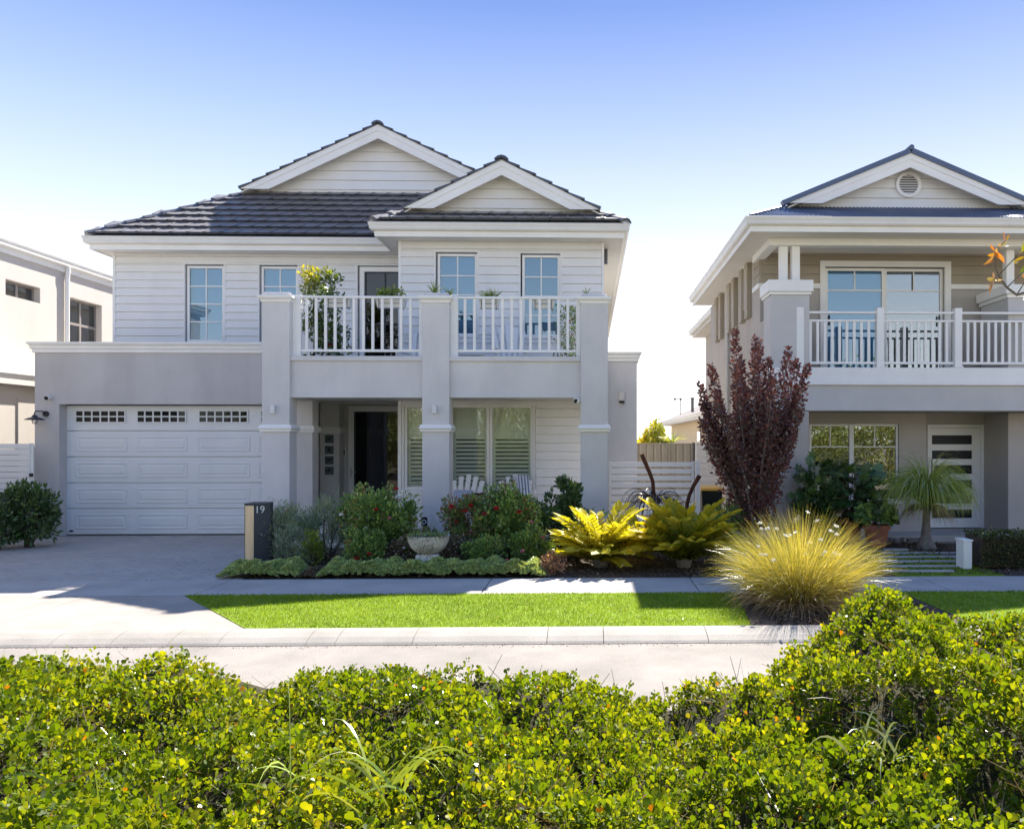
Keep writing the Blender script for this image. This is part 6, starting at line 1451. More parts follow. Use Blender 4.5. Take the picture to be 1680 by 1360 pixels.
# entry path: strips set in turf
sp = MB().box(ax(1430, 11.6), ax(1592, 11.6), YF1+0.012, 13.0, -0.09, 0.006).build('entry_path_turf', LAWNB); props(sp, kind='structure')
n = 9000; xx0, xx1 = ax(1430, 11.6), ax(1592, 11.6)
o = leaves('grass_blades', np.column_stack([rng.uniform(xx0, xx1, n), rng.uniform(YF1+0.02, 12.6, n), np.full(n, 0.005)]), np.column_stack([rng.normal(0, .4, n), rng.normal(0, .4, n), np.ones(n)]), 0.022, LM['lawn'], None, 'needle', rng.random(n)*0.5, wide=2.2); props(o, 'darker turf between the pale stepping strips of the entry path', 'grass', kind='stuff')
ep = thing('entry_path', None, None, ((xx0+xx1)/2, 11.5, 0), kind='structure')
for py, a, b in ((939, 1448, 1564), (931, 1440, 1580), (923, 1440, 1580), (915.5, 1440, 1580), (909, 1446, 1579), (903, 1450, 1489)):
    Y_ = gd(1500, py)[1]; MB().box(ax(a, Y_), ax(b, Y_), Y_-0.055, Y_+0.055, -0.05, 0.03, 0.004).build('stepping_strip', M['concrete'], ep)
mulch(ax(1490, 13.0), ax(1580, 13.0), 12.55, 14.6, 2200, 'dark bark mulch around the ponytail palm', 0.012)
mulch(ax(1592, 11.2), 8.5, YF1+0.03, 11.1, 1500, 'red brown mulch in front of the clipped box hedge', 0.0)
# white low wall end
c = gd(1586, 934); wx0, wx1 = ax(1580, c[1]), ax(1594, c[1])
t = thing('garden_edging_post', 'short white rendered block at the left end of the box hedge', 'garden wall', ((wx0+wx1)/2, c[1], 0))
MB().box(wx0, wx1, c[1]-0.02, c[1]+0.22, 0, 0.40, 0.008).build('rendered_block', M['trim'], t)
MB().box(wx0-0.012, wx1+0.012, c[1]-0.032, c[1]+0.232, 0.401, 0.425, 0.004).build('block_capping', M['trim'], t)
# rusty sculpture poles and drooping black plant
def rust(label, pts, Y_):
    P_ = [at(px, py, Y_) for px, py in pts]; t = thing('rusted_sculpture_pole', label, 'garden sculpture', (P_[0][0], Y_, 0))
    mb = MB().tube([(P_[0][0], Y_, 0.0)]+[(x, Y_, z) for x, z in P_], [0.035, 0.034, 0.032, 0.034, 0.038][:len(P_)]+[0.04], 8); mb.build('pole', M['rust'], t, smooth=True)
rust('taller curved rusty pole sculpture left in front of the slat gate', [(1074, 830), (1071, 790), (1066, 776), (1053, 745)], 13.4)
rust('shorter curved rusty pole sculpture right in front of the slat gate', [(1127, 828), (1131, 812), (1139, 795), (1148, 780)], 13.4)
c = (ax(1073, 13.2), 13.2, 0)
t = thing('drooping_black_plant', 'dark maroon fountain plant with drooping thin leaves in front of the slat gate', 'plant', c)
MB().tube([(c[0], c[1], 0), (c[0], c[1], 0.78)], [0.03, 0.02], 6).build('stem', M['rust'], t)
n = 150; a = rng.random(n)*6.283; tl = 0.5+1.2*rng.random(n)
blades('leaves', np.array(c)+np.column_stack([0.02*np.cos(a), 0.02*np.sin(a), 0.72+0.1*rng.random(n)]), np.column_stack([np.cos(a)*tl, np.sin(a)*tl, np.ones(n)]), 0.55+0.25*rng.random(n), 0.010, 3.6, LM['black'], t, seg=10, taper=0.3)
# yellow shrub and yucca behind the steel fence
bush('yellow_shrub', 'bright yellow variegated shrub showing above the steel fence', 'shrub', (ax(1075, 27.5), 27.5, 0), (0.62, 0.6, 2.35), 4200, 0.13, LM['lemon'], 'oval', 34, 0.3, rndf=lambda p, i: np.clip(0.35+0.55*(ax(1085, 27.5)-p[:, 0])+0.4*rng.random(len(p)), 0, 1))
strap('yucca', 'small spiky yucca beside the yellow shrub above the fence', 'plant', (ax(1103, 26.5), 26.5, 1.75), 60, 0.55, 0.03, LM['pony'], 2.0, 0.6)
# overhanging gum branch at the upper right, from a tree standing right of the view
YT = 3.3
c = (ax(1760, YT), YT, GND)
t = thing('gum_tree', 'gum branch with orange leaves reaching in at the upper right edge', 'tree', (c[0]+0.5, c[1], 0))
tr0 = Vector((c[0]+0.5, YT, -0.1))
MB().tube([tr0, tr0+Vector((0.03, 0, 1.2)), tr0+Vector((0.10, 0, 2.6)), tr0+Vector((0.5, 0.1, 3.9))], [0.06, 0.05, 0.035, 0.012], 10).build('trunk', M['bark'], t, smooth=True)
pts = [at(p, q, YT) for p, q in ((1720, 470), (1668, 484), (1652, 472), (1640, 455), (1626, 425))]
B0 = tr0+Vector((0, 0, 2.05)); br = [tuple(B0)]+[(x, YT, z) for x, z in pts]
MB().tube(br, [0.02, 0.011, 0.006, 0.005, 0.0035, 0.002], 6).build('branch', M['bark'], t, smooth=True)
def twig(p0, p1, n):
    a, b = at(*p0, YT), at(*p1, YT); A_ = Vector((a[0], YT, a[1])); B_ = Vector((b[0], YT-0.1, b[1])); MB().tube([A_, A_.lerp(B_, .5)+Vector((0, 0, 0.01)), B_], [0.003, 0.0022, 0.0012], 5).build('twig', M['bark'], t)
    f = 0.35+0.65*rng.random(n); pos = np.array(A_)+(np.array(B_)-np.array(A_))*f[:, None]
    dd = (np.array(B_)-np.array(A_)); dd = dd/np.linalg.norm(dd)
    return pos, dd+rng.normal(0, 0.75, (n, 3))
LP = [];LD = []
for p0, p1, n in (((1640, 455), (1608, 470), 10), ((1633, 440), (1612, 420), 7), ((1626, 425), (1632, 402), 6), ((1652, 472), (1680, 440), 12), ((1668, 484), (1690, 430), 10), ((1640, 450), (1668, 415), 9), ((1700, 470), (1672, 400), 16), ((1720, 470), (1684, 380), 26), ((1720, 470), (1700, 400), 24), ((1690, 480), (1672, 495), 6)):
    a, b = twig(p0, p1, n); LP.append(a); LD.append(b)
LP = np.concatenate(LP); LD = np.concatenate(LD)
leaves('foliage', LP, LD, 0.047*(0.7+0.6*rng.random(len(LP))), LM['orange'], t, 'lance', np.clip(rng.random(len(LP))-0.45*(LP[:, 0] > ax(1672, YT)), 0, 1), wide=1.35)
q = np.array(tr0)+rng.normal(0, 1, (2600, 3))*np.array([0.33, 0.4, 0.42])+np.array([1.0, 0, 3.7]); 
leaves('crown', q, rng.normal(0, 1, (2600, 3))+np.array([0, 0, -0.4]), 0.10, LM['gum'], t, 'lance', wide=1.3)
# trees behind the viewpoint, mirrored in the lower windows
def far_tree(x, y, h, r, lab):
    h *= 0.82
    y += 2.5; r *= 1.25
    t = thing('gum_tree', lab, 'tree', (x, y, GND), 'gum trees on the park side behind the viewpoint')
    MB().tube([(x, y, GND), (x+0.1, y, h*0.3), (x-0.1, y+.1, h*0.6), (x, y, h*0.85)], [0.2, 0.16, 0.12, 0.05], 8).build('trunk', M['bark'], t, smooth=True)
    K = 34; u = sphere_dirs(K); cc = np.array([x, y, h*0.52])+u*np.array([r, r, h*0.5])*(0.5+0.5*rng.random((K, 1)))
    N = 6500; i = rng.integers(0, K, N); off = sphere_dirs(N)*(rng.random((N, 1))**.5)*r*0.45
    leaves('crown', cc[i]+off, off+rng.normal(0, 1, (N, 3))*0.4, 0.20*(0.6+0.7*rng.random(N)), LM['gum'], t, 'dia', wide=1.2)
    mb = MB()
    for e in cc[:8]: mb.tube([(x, y, h*0.35), tuple((np.array([x, y, h*0.4])+e)/2+np.array([0, 0, .2])), tuple(e)], [0.07, 0.05, 0.02], 6)
    mb.build('limbs', M['bark'], t, smooth=True)
for x, y, h, r, lab in ((-9, -9, 6.5, 2.2, 'gum tree behind the viewpoint facing the garage'), (-4.5, -11, 7.0, 2.4, 'gum tree behind the viewpoint facing the front door'), (-0.6, -9.5, 6.6, 2.2, 'gum tree behind the viewpoint facing the porch window'), (3.6, -11, 7.2, 2.5, 'gum tree behind the viewpoint facing the slat gate'), (8.0, -9.5, 6.8, 2.4, 'gum tree behind the viewpoint facing the right window'), (12.5, -11, 7.4, 2.6, 'gum tree behind the viewpoint facing the slotted door'), (-14, -11, 7.0, 2.4, 'gum tree behind the viewpoint facing the cream building')):
    far_tree(x, y, h, r, lab)

PSH = ['behind the left end of the park hedge row', 'mirrored in the first garage panes', 'mirrored in the middle garage panes', 'mirrored beside the front door', 'mirrored in the left porch window', 'mirrored in the right porch window', 'behind the viewpoint facing the slat gate', 'mirrored low in the right house window', 'behind the right end of the park row']
for i_, lb_ in enumerate(PSH):
    bush('park_shrub', 'olive green shrub '+lb_, 'shrub', (-15+i_*3.6, -4.6-0.8*(i_ % 2), GND), (2.2, 1.0, 2.0+0.5*(i_ % 3)), 5200, 0.15, LM['gum'], 'dia', 36, 0.34, group='shrubs in the row behind the viewpoint')

n = 1500; q = np.column_stack([rng.uniform(-7, 7, n), YK0-np.abs(rng.normal(0, 0.05, n))-0.012, np.full(n, -0.05)])
o = leaves('gutter_litter', q, rng.normal(0, 1, (n, 3))*np.array([1, 1, 0.15]), 0.012*(0.5+rng.random(n)), M['mulch'], None, 'dia', wide=1.0); props(o, 'fine leaf litter and grit lying along the foot of the kerb', 'litter', kind='stuff')
n = 900; q = np.column_stack([rng.uniform(-7, 5, n), rng.choice([YF0-0.02, YF1-0.03], n)+rng.normal(0, 0.03, n), np.full(n, 0.004)])
o = leaves('path_litter', q, rng.normal(0, 1, (n, 3))*np.array([1, 1, 0.15]), 0.012*(0.5+rng.random(n)), M['mulch'], None, 'dia', wide=1.0); props(o, 'crumbs of bark scattered along the footpath edges', 'litter', kind='stuff')
# ================================================================ STREET AND PORCH THINGS
# house number bollard
Yb = 11.45
bx0, bzt = at(401, 826, Yb); bxm = ax(417.5, Yb); bx1 = ax(438.5, Yb+0.05)
t = thing('number_bollard', 'charcoal letterbox bollard with a timber strip and white number 19', 'bollard', ((bx0+bx1)/2, Yb, 0))
MB().prism_z([(bx0, Yb), (bxm+0.0, Yb-0.0), (bx1, Yb+0.16), (bx1-0.03, Yb+0.34), (bx0, Yb+0.34)], 0, bzt-0.012).build('bollard_body', M['charcoal'], t)
MB().prism_z([(bx0-0.006, Yb-0.008), (bxm+0.002, Yb-0.008), (bx1+0.008, Yb+0.157), (bx1-0.024, Yb+0.348), (bx0-0.006, Yb+0.348)], bzt-0.0115, bzt).build('top_plate', M['charcoal'], t)
MB().box(bx0+0.012, bxm-0.008, Yb-0.012, Yb-0.001, 0.03, bzt-0.03, 0.002).build('timber_strip', M['wood'], t)
cu = bpy.data.curves.new('house_number', 'FONT'); cu.body = '19'; cu.size = 0.145; cu.extrude = 0.003; cu.align_x = 'LEFT'
tmp = bpy.data.objects.new('tmp', cu); COL.objects.link(tmp)
dg = bpy.context.evaluated_depsgraph_get(); me = bpy.data.meshes.new_from_object(tmp.evaluated_get(dg)); bpy.data.objects.remove(tmp)
me.materials.clear(); me.materials.append(M['whitepl'])
ang = math.atan2(0.16, bx1-bxm)
o = bpy.data.objects.new('house_number', me); COL.objects.link(o); o.parent = t
p = Vector((bxm+0.004, Yb-0.004, bzt-0.14)); o.location = p-WL[t]; o.rotation_euler = (R(90), 0, ang); o.scale = (0.95/math.cos(ang)*0.75, 1, 1)
# urn planter
c = (ax(703, 11.35), 11.35, 0)
t = thing('urn_planter', 'cream stone bowl planter on a square white plinth in the garden bed', 'planter', c)
MB().box(c[0]-0.155, c[0]+0.155, c[1]-0.15, c[1]+0.15, 0.0, 0.225, 0.012).build('plinth', M['trim'], t)
MB().lathe((c[0], c[1], 0.226), [(0.10, 0), (0.17, 0.02), (0.245, 0.09), (0.285, 0.18), (0.295, 0.235), (0.30, 0.245), (0.30, 0.265), (0.275, 0.265), (0.27, 0.235), (0, 0.225)], 40).build('bowl', M['urn'], t, smooth=True)
MB().lathe((c[0], c[1], 0.45), [(0, 0), (0.265, 0), (0.265, 0.012), (0, 0.02)], 20).build('potting_soil', M['soil'], t)
t2 = thing('urn_plant', 'low dry trailing plant growing in the cream stone bowl', 'plant', (c[0], c[1], 0.46))
n = 700; q = np.array([c[0], c[1], 0.47])+np.column_stack([rng.uniform(-.26, .26, n), rng.uniform(-.26, .1, n), 0.05*rng.random(n)])
leaves('foliage', q, rng.normal(0, 1, (n, 3))+np.array([0, 0, .6]), 0.03, LM['rose'], t2, 'oval')
n = 90; a = rng.uniform(3.6, 5.9, n); blades('dry_trails', np.array([c[0], c[1], 0.48])+np.column_stack([0.26*np.cos(a), 0.26*np.sin(a), np.zeros(n)]), np.column_stack([np.cos(a), np.sin(a), 0.5*np.ones(n)]), 0.12+0.2*rng.random(n), 0.006, 3.4, LM['brown'], t2, seg=7)
n = 130; q = np.array([c[0], c[1], 0.38])+np.column_stack([rng.normal(0.03, .07, n), np.full(n, -0.30)+0.02*rng.normal(0, 1, n), rng.normal(-0.06, .08, n)])
leaves('dry_leaves', q, rng.normal(0, 1, (n, 3)), 0.028, LM['brown'], t2, 'oval')
# garden frame (black square with white ring) beside the middle column
X_, Z_ = at(696, 856, 13.2)
t = thing('garden_ornament', 'small black square frame ornament with a white ring by the middle column', 'ornament', (X_, 13.2, 0))
MB().box(X_-0.05, X_+0.05, 13.2, 13.215, Z_-0.07, Z_+0.08, 0.004).build('frame_plate', M['black'], t)
mb = MB(); mb.tube([(X_+0.032*math.cos(a), 13.19, Z_+0.032*math.sin(a)) for a in np.linspace(0, 6.283, 15)], 0.008, 6); mb.build('ring', M['whitepl'], t)
MB().box(X_-0.006, X_+0.006, 13.216, 13.225, 0, Z_).build('stake', M['black'], t)
# small dark spotlight knobs in the bed
c = gd(772, 912); t = thing('garden_spotlight', 'small dark spotlight in the bed right of the cream urn', 'garden light', (c[0], c[1], 0))
MB().cyl((c[0], c[1], 0), (c[0], c[1], 0.1), 0.012, 8).build('stake', M['black'], t)
MB().tube([(c[0], c[1]+0.06, 0.12), (c[0], c[1]-0.05, 0.15)], [0.04, 0.05], 14).build('lamp_head', M['black'], t)
# porch chairs and table
def fabric(name, kind):
    m = bpy.data.materials.new(name); m.use_nodes = True; N = m.node_tree.nodes; L = m.node_tree.links; b = N['Principled BSDF']; b.inputs['Roughness'].default_value = 0.9
    tc = N.new('ShaderNodeTexCoord'); mp = N.new('ShaderNodeMapping'); L.new(tc.outputs['Object'], mp.inputs[0])
    def wave(dr, sc, thr):
        w_ = N.new('ShaderNodeTexWave'); w_.bands_direction = dr; w_.inputs['Scale'].default_value = sc; L.new(mp.outputs[0], w_.inputs[0])
        g_ = N.new('ShaderNodeMath'); g_.operation = 'GREATER_THAN'; g_.inputs[1].default_value = thr; L.new(w_.outputs['Fac'], g_.inputs[0]); return g_.outputs[0]
    mx = N.new('ShaderNodeMix'); mx.data_type = 'RGBA'; mx.inputs[6].default_value = (0.72, 0.73, 0.76, 1); mx.inputs[7].default_value = (0.10, 0.17, 0.42, 1)
    if kind == 'check':
        a = wave('X', 9, 0.6); b2 = wave('Z', 9, 0.6); ad = N.new('ShaderNodeMath'); ad.operation = 'ADD'; L.new(a, ad.inputs[0]); L.new(b2, ad.inputs[1])
        ml = N.new('ShaderNodeMath'); ml.operation = 'MULTIPLY'; ml.inputs[1].default_value = 0.5; L.new(ad.outputs[0], ml.inputs[0]); L.new(ml.outputs[0], mx.inputs[0])
    else:
        a = wave('X', 5.5, 0.5); L.new(a, mx.inputs[0]); mx.inputs[7].default_value = (0.16, 0.20, 0.32, 1)
    L.new(mx.outputs[2], b.inputs['Base Color']); return m
M['check'] = fabric('blue_check_fabric', 'check'); M['stripe'] = fabric('blue_stripe_fabric', 'stripe')
def adirondack(label, group, c, rz, m='trim'):
    """fan-backed slatted garden chair facing -Y, built about the origin"""
    t = thing('adirondack_chair', label, 'chair', (0, 0, 0), group); mm = M[m]
    for i in range(5):      # fanned back slats
        a = (i-2)*0.075; L = (0.70, 0.78, 0.82, 0.78, 0.70)[i]; x = (i-2)*0.088
        d = Vector((math.sin(a), 0.40, 0.92)).normalized(); s = Vector((1, 0, -math.sin(a))).normalized(); nn = s.cross(d)
        o = Vector((x, 0.16, 0.30)); e = o+d*L
        P_ = []
        for q, wd in ((o, 0.034), (e, 0.046)):
            P_ += [q-s*wd-nn*0.009, q+s*wd-nn*0.009, q+s*wd+nn*0.009, q-s*wd+nn*0.009]
        MB().hexa(P_).build('back_slat', mm, t)
    for i in range(6): y = -0.30+i*0.09; z = 0.36-0.022*i*1.6; MB().box(-0.25, 0.25, y, y+0.075, z, z+0.018, 0.003).build('seat_slat', mm, t)
    for s in (-1, 1):
        MB().box(s*0.27-0.015, s*0.27+0.015, -0.33, -0.24, 0, 0.52, 0.003).build('leg', mm, t)
        MB().hexa([(s*0.245-0.012, 0.30, 0.0), (s*0.245+0.012, 0.30, 0.0), (s*0.245+0.012, 0.44, 0.0), (s*0.245-0.012, 0.44, 0.0), (s*0.245-0.012, -0.20, 0.34), (s*0.245+0.012, -0.20, 0.34), (s*0.245+0.012, -0.1, 0.36), (s*0.245-0.012, -0.1, 0.36)]).build('leg', mm, t)
        MB().box(s*0.31-0.06, s*0.31+0.06, -0.38, 0.28, 0.52, 0.54, 0.004).build('armrest', mm, t)
        MB().box(s*0.26-0.012, s*0.26+0.012, 0.20, 0.26, 0.2, 0.519).build('arm_support', mm, t)
    MB().box(-0.28, 0.28, 0.285, 0.31, 0.50, 0.56).build('back_rail', mm, t)
    t.location = c; t.rotation_euler = (0, 0, rz); return t
g1 = 'white slatted chairs on the porch'
y_ = 14.75
ch1 = adirondack('white slatted porch chair with a blue checked cushion, left of the small table', g1, (ax(757, y_), y_, 0.13), R(-8))
ch2 = adirondack('white slatted porch chair with a striped towel, right of the small table', g1, (ax(852, y_), y_, 0.13), R(14))
def cushion(label, c, rz, w_, h_, m, tilt=-0.35):
    t = thing('cushion', label, 'cushion', (0, 0, 0)); V = []; Fq = []; n = 9
    for sgn in (1, -1):
        for i in range(n):
            for j in range(n):
                u, v = i/(n-1)*2-1, j/(n-1)*2-1; th = 0.055*((1-u**4)*(1-v**4))**0.6
                V.append((u*w_/2*(1-0.06*v*v), sgn*th, v*h_/2*(1-0.06*u*u)+h_/2))
    for s in range(2):
        for i in range(n-1):
            for j in range(n-1): a = s*n*n+i*n+j; Fq.append((a, a+1, a+n+1, a+n))
    MB().add(V, Fq).build('cushion_cover', M[m], t, smooth=True, org=(0, 0, 0)); t.location = c; t.rotation_euler = (tilt, 0, rz); return t
cushion('blue and white checked cushion on the left porch chair', (ax(757, y_), y_+0.05, 0.13+0.42), R(-8), 0.40, 0.38, 'check')
cushion('small blue checked cushion on the right porch chair', (ax(846, y_), y_+0.05, 0.13+0.42), R(14), 0.34, 0.30, 'check')
tw = thing('striped_towel', 'grey blue striped towel over the back of the right porch chair', 'towel', (0, 0, 0))
V = []; n = 12
for i in range(6):
    for j in range(n):
        f = j/(n-1); s = f*0.95; y = 0.075+0.40*(s/0.98) if s < 0.5 else 0.075+0.2
        zz = 0.36+0.92*s*0.72 if s < 0.62 else 0.36+0.41+0.02*math.cos(i)
        V.append(((i/5-0.5)*0.24+0.012*math.sin(j), 0.08+0.42*f*0.8-0.012*math.cos(i*2.1), 0.42+0.62*f))
Fq = [(i*n+j, i*n+j+1, (i+1)*n+j+1, (i+1)*n+j) for i in range(5) for j in range(n-1)]
MB().add(V, Fq).build('towel_cloth', M['stripe'], tw, smooth=True, org=(0, 0, 0)); tw.location = (ax(864, y_), y_-0.02, 0.13); tw.rotation_euler = (0, 0, R(14))
tx_, ty_ = ax(797, 14.4), 14.4
t = thing('side_table', 'small dark round metal table between the porch chairs', 'table', (tx_, ty_, 0.13))
zt2 = az(797, 822, 14.4)
MB().lathe((tx_, ty_, zt2), [(0, 0), (0.30, 0), (0.305, 0.01), (0.30, 0.02), (0, 0.02)], 28).build('tabletop', M['black'], t)
for k in range(3):
    a = k*2.094+0.5
    MB().tube([(tx_+0.2*math.cos(a), ty_+0.2*math.sin(a), 0.13), (tx_+0.05*math.cos(a+.3), ty_+0.05*math.sin(a+.3), 0.42), (tx_+0.16*math.cos(a+.6), ty_+0.16*math.sin(a+.6), zt2)], 0.010, 6).build('leg', M['black'], t)
t = thing('table_ornament', 'dark wire bird ornament standing on the porch table', 'ornament', (tx_-0.08, ty_, zt2+0.02))
mb = MB().tube([(tx_-0.2, ty_, zt2+0.03), (tx_-0.1, ty_, zt2+0.12), (tx_+0.05, ty_, zt2+0.03)], 0.008, 6); mb.tube([(tx_-0.22, ty_, zt2+0.14), (tx_-0.12, ty_, zt2+0.115), (tx_-0.04, ty_, zt2+0.13), (tx_+0.02, ty_, zt2+0.17)], [0.01, 0.03, 0.03, 0.006], 8)
mb.build('wire_bird', M['rust'], t, smooth=True)
# white low seat and edge on the porch by the entry
X0_, Z_ = at(524, 842, 14.6); X1_ = ax(575, 14.6)
t = thing('porch_bench', 'low white bench on the porch in front of the entry pilaster', 'bench', ((X0_+X1_)/2, 14.6, 0.13))
for k in range(4): MB().box(X0_, X1_, 14.5+k*0.09, 14.58+k*0.09, Z_-0.03, Z_, 0.004).build('seat_slat', M['trim'], t)
for x in (X0_+0.03, X1_-0.08):
    for y in (14.53, 14.80): MB().box(x, x+0.05, y, y+0.05, 0.131, Z_-0.031).build('leg', M['trim'], t)
# ---- balcony furniture and plants
ZFL = 2.94
g2_ = 'white slatted chairs on the balcony'
adirondack('white slatted chair on the balcony in front of the right upper window', g2_, (ax(838, 14.5), 14.5, ZFL), R(12))
adirondack('white slatted chair on the balcony half hidden by the middle column', g2_, (ax(686, 14.75), 14.75, ZFL), R(-14))
t = thing('balcony_table', 'low white slatted table on the balcony behind the middle column', 'table', (ax(768, 14.6), 14.6, ZFL))
X_ = ax(770, 14.6)
for k in range(5): MB().box(X_-0.3, X_+0.3, 14.35+k*0.1, 14.44+k*0.1, ZFL+0.43, ZFL+0.45, 0.003).build('table_slat', M['trim'], t)
for x in (X_-0.28, X_+0.24):
    for y in (14.38, 14.78): MB().box(x, x+0.04, y, y+0.04, ZFL, ZFL+0.429).build('leg', M['trim'], t)
t = thing('balcony_bench', 'white bench seat under the right upper window on the balcony', 'bench', (ax(890, 14.9), 14.9, ZFL)); X_ = ax(890, 14.9)
for k in range(4): MB().box(X_-0.42, X_+0.42, 14.7+k*0.1, 14.79+k*0.1, ZFL+0.42, ZFL+0.445, 0.003).build('seat_slat', M['trim'], t)
MB().box(X_-0.42, X_+0.42, 14.7, 14.72, ZFL+0.33, ZFL+0.419).build('apron', M['trim'], t)
for x in (X_-0.40, X_+0.36):
    for y in (14.73, 15.02): MB().box(x, x+0.04, y, y+0.04, ZFL, ZFL+0.419).build('leg', M['trim'], t)
# lemon tree in a pot
c = (ax(515, 14.5), 14.5, ZFL)
t = thing('lemon_tree', 'lemon tree with yellow new leaves in a grey pot on the left of the balcony', 'potted tree', c)
pot(t, c, 0.19, 0.40, 'charcoal2' if 'charcoal2' in M else 'grey')
top = az(522, 434, 14.5)
MB().tube([(c[0], c[1], ZFL+0.35), (c[0]+0.02, c[1], ZFL+0.8), (c[0]-0.01, c[1], ZFL+1.2), (c[0]+0.03, c[1], top-0.15)], [0.025, 0.02, 0.016, 0.005], 8).build('trunk', M['stem'], t, smooth=True)
K = 34; px_ = rng.uniform(492, 556, K); py_ = rng.uniform(442, 548, K); cc = []
for a, b in list(zip(px_, py_)):
    if abs(a-522) > 20+ (b-434)*0.25 and b < 470: a = 522+(a-522)*0.6
    q = at(a, b, 14.5); cc.append((q[0], 14.5+random.uniform(-.25, .25), q[1]))
cc = np.array(cc); N = 2100; i = rng.integers(0, K, N); off = sphere_dirs(N)*rng.random((N, 1))**.5*0.15
pos = cc[i]+off
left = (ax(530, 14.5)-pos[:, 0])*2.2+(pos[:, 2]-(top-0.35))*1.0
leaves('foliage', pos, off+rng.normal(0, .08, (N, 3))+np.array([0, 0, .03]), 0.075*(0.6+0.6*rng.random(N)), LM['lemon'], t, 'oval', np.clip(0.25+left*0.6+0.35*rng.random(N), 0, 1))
c = (ax(543, 14.7), 14.7, ZFL)
t = thing('hibiscus', 'potted red flowering hibiscus behind the balcony balusters', 'potted plant', c); pot(t, c, 0.24, 0.36, 'grey')
n = 420; q = np.array(c)+np.column_stack([rng.normal(0, .15, n), rng.normal(0, .12, n), rng.uniform(0.36, 0.98, n)])
leaves('foliage', q, rng.normal(0, 1, (n, 3)), 0.085, LM['dark'], t, 'oval', wide=1.3)
for dx, dz in ((-0.03, 0.86), (0.10, 0.80), (0.05, 0.6)): bloom('flower', (c[0]+dx, c[1]-0.2, ZFL+dz), 0.05, LM['red'], t, 8)
c = (ax(935, 14.6), 14.6, ZFL)
t = thing('bamboo_pot', 'tall leafy plant in a dark pot at the right end of the balcony', 'potted plant', c); pot(t, c, 0.20, 0.38, 'charcoal')
n = 900; q = np.array(c)+np.column_stack([rng.normal(0, .12, n), rng.normal(0, .12, n), rng.uniform(0.36, 1.35, n)])
leaves('foliage', q, rng.normal(0, 1, (n, 3))+np.array([0, 0, .3]), 0.07, LM['rose'], t, 'lance', wide=1.6)
bloom('flower', (c[0], c[1]-0.15, ZFL+1.05), 0.035, LM['red'], t, 7)
t = thing('shade_cloth', 'folded white cloth screen at the left end of the balcony', 'screen', (ax(502, 15.3), 15.3, ZFL))
MB().box(ax(489, 15.3), ax(516, 15.3), 15.30, 15.33, ZFL, ZFL+0.95, 0.01).build('cloth_panel', M['trim'], t)
t = thing('garden_hose', 'coiled green hose end hanging at the right of the balcony', 'hose', (ax(908, 14.2), 14.2, ZFL)); X_ = ax(908, 14.2)
MB().tube([(X_, 14.2, ZFL), (X_-0.01, 14.2, ZFL+0.35), (X_+0.02, 14.2, ZFL+0.5), (X_+0.07, 14.2, ZFL+0.52), (X_+0.1, 14.2, ZFL+0.2)], 0.012, 6).build('hose', LM['dark'], t, smooth=True)
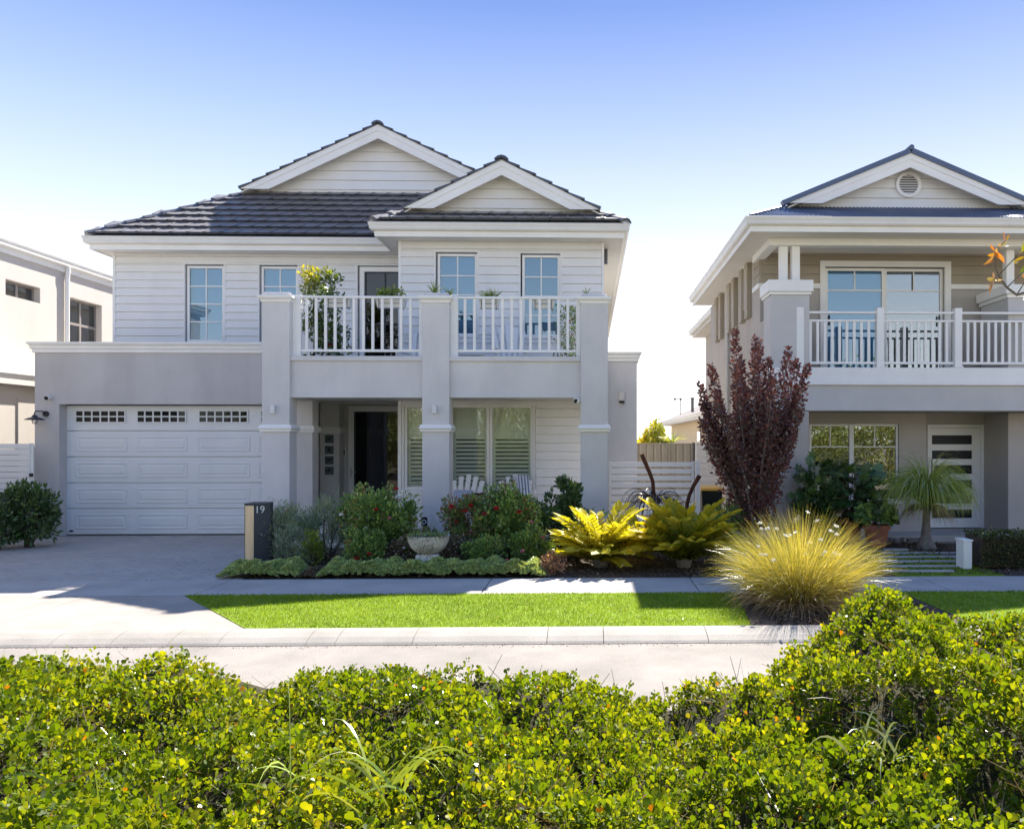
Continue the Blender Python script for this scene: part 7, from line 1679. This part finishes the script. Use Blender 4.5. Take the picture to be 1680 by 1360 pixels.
# rail planters hung inside the railing
YP_ = YR+0.16
def rail_planter(label, px, wpx, plant):
    X_, Z_ = at(px, 490, YP_); w_ = wpx/F*YP_/2; zt3 = zrt-0.02
    t = thing('rail_planter', label, 'planter', (X_, YP_, zt3-0.17), 'white planter boxes hung on the balcony rail')
    MB().hexa([(X_-w_*0.88, YP_-0.07, zt3-0.16), (X_+w_*0.88, YP_-0.07, zt3-0.16), (X_+w_*0.88, YP_+0.07, zt3-0.16), (X_-w_*0.88, YP_+0.07, zt3-0.16), (X_-w_, YP_-0.09, zt3), (X_+w_, YP_-0.09, zt3), (X_+w_, YP_+0.09, zt3), (X_-w_, YP_+0.09, zt3)]).build('trough', M['trim'], t)
    mb = MB()
    for s in (-0.75, 0.75):
        x = X_+s*w_
        mb.tube([(x, YR+0.02, zrt+0.006), (x, YP_-0.10, zrt+0.006), (x, YP_-0.10, zt3-0.18), (x, YP_+0.08, zt3-0.18)], 0.006, 5)
    mb.tube([(X_-w_*0.75, YP_-0.10, zt3-0.09), (X_+w_*0.75, YP_-0.10, zt3-0.09)], 0.005, 5)
    mb.build('wire_bracket', M['grey'], t)
    MB().box(X_-w_+0.02, X_+w_-0.02, YP_-0.07, YP_+0.07, zt3+0.0005, zt3+0.006).build('potting_soil', M['soil'], t)
    if plant:
        t2 = thing('planter_plant', plant[0], 'plant', (X_, YP_, zt3)); n = plant[1]
        if plant[2] == 'blade':
            a = rng.random(n)*6.283
            blades('blades', np.column_stack([X_+rng.uniform(-.7, .7, n)*w_*0.7, np.full(n, YP_), np.full(n, zt3)]), np.column_stack([np.cos(a)*.9, np.sin(a)*.6, np.ones(n)]), 0.18+0.1*rng.random(n), 0.016, 1.0, LM['pony'], t2, seg=4)
        else:
            q = np.column_stack([X_+rng.uniform(-1, 1, n)*w_*0.9, YP_+rng.normal(0, .05, n), zt3+0.15*rng.random(n)*(1+0.4*np.sin(np.arange(n)))])
            leaves('foliage', q, rng.normal(0, 1, (n, 3))+np.array([0, 0, .5]), 0.06, LM['lime' if plant[2] == 'lime' else 'dark'], t2, 'oval', wide=1.3)
rail_planter('white rail planter box nearly empty, left of the balcony door', 557, 40, None)
rail_planter('white rail planter box in front of the balcony door with leafy herbs', 642, 48, ('bright green leafy herbs in the rail planter before the balcony door', 200, 'lime'))
rail_planter('white rail planter box with a spiky plant between the upper windows', 803, 32, ('spiky green plant in the rail planter between the upper windows', 70, 'blade'))
rail_planter('white rail planter box without a plant under the right upper window', 892, 36, None)
def cap_plant(label, px, py, n, L, Y_=YC+0.2, dz=0.0):
    X_, _ = at(px, py, Y_); z = az(715, 488, YC)+0.085
    t = thing('cap_succulent', label, 'plant', (X_, Y_, z+dz)); a = rng.random(n)*6.283; tl = rng.random(n)*1.2
    blades('blades', np.column_stack([np.full(n, X_), np.full(n, Y_), np.full(n, z+dz)]), np.column_stack([np.cos(a)*tl, np.sin(a)*tl, np.ones(n)]), L*(0.7+.4*rng.random(n)), 0.020, 0.5, LM['pony'], t, seg=4)
cap_plant('larger spiky yucca on top of the middle porch column', 713, 470, 26, 0.26)
cap_plant('smaller spiky plant on the right side of the middle column top', 737, 478, 20, 0.17, YC+0.3)
cap_plant('tiny twiggy plant on top of the right porch column', 962, 480, 9, 0.16)
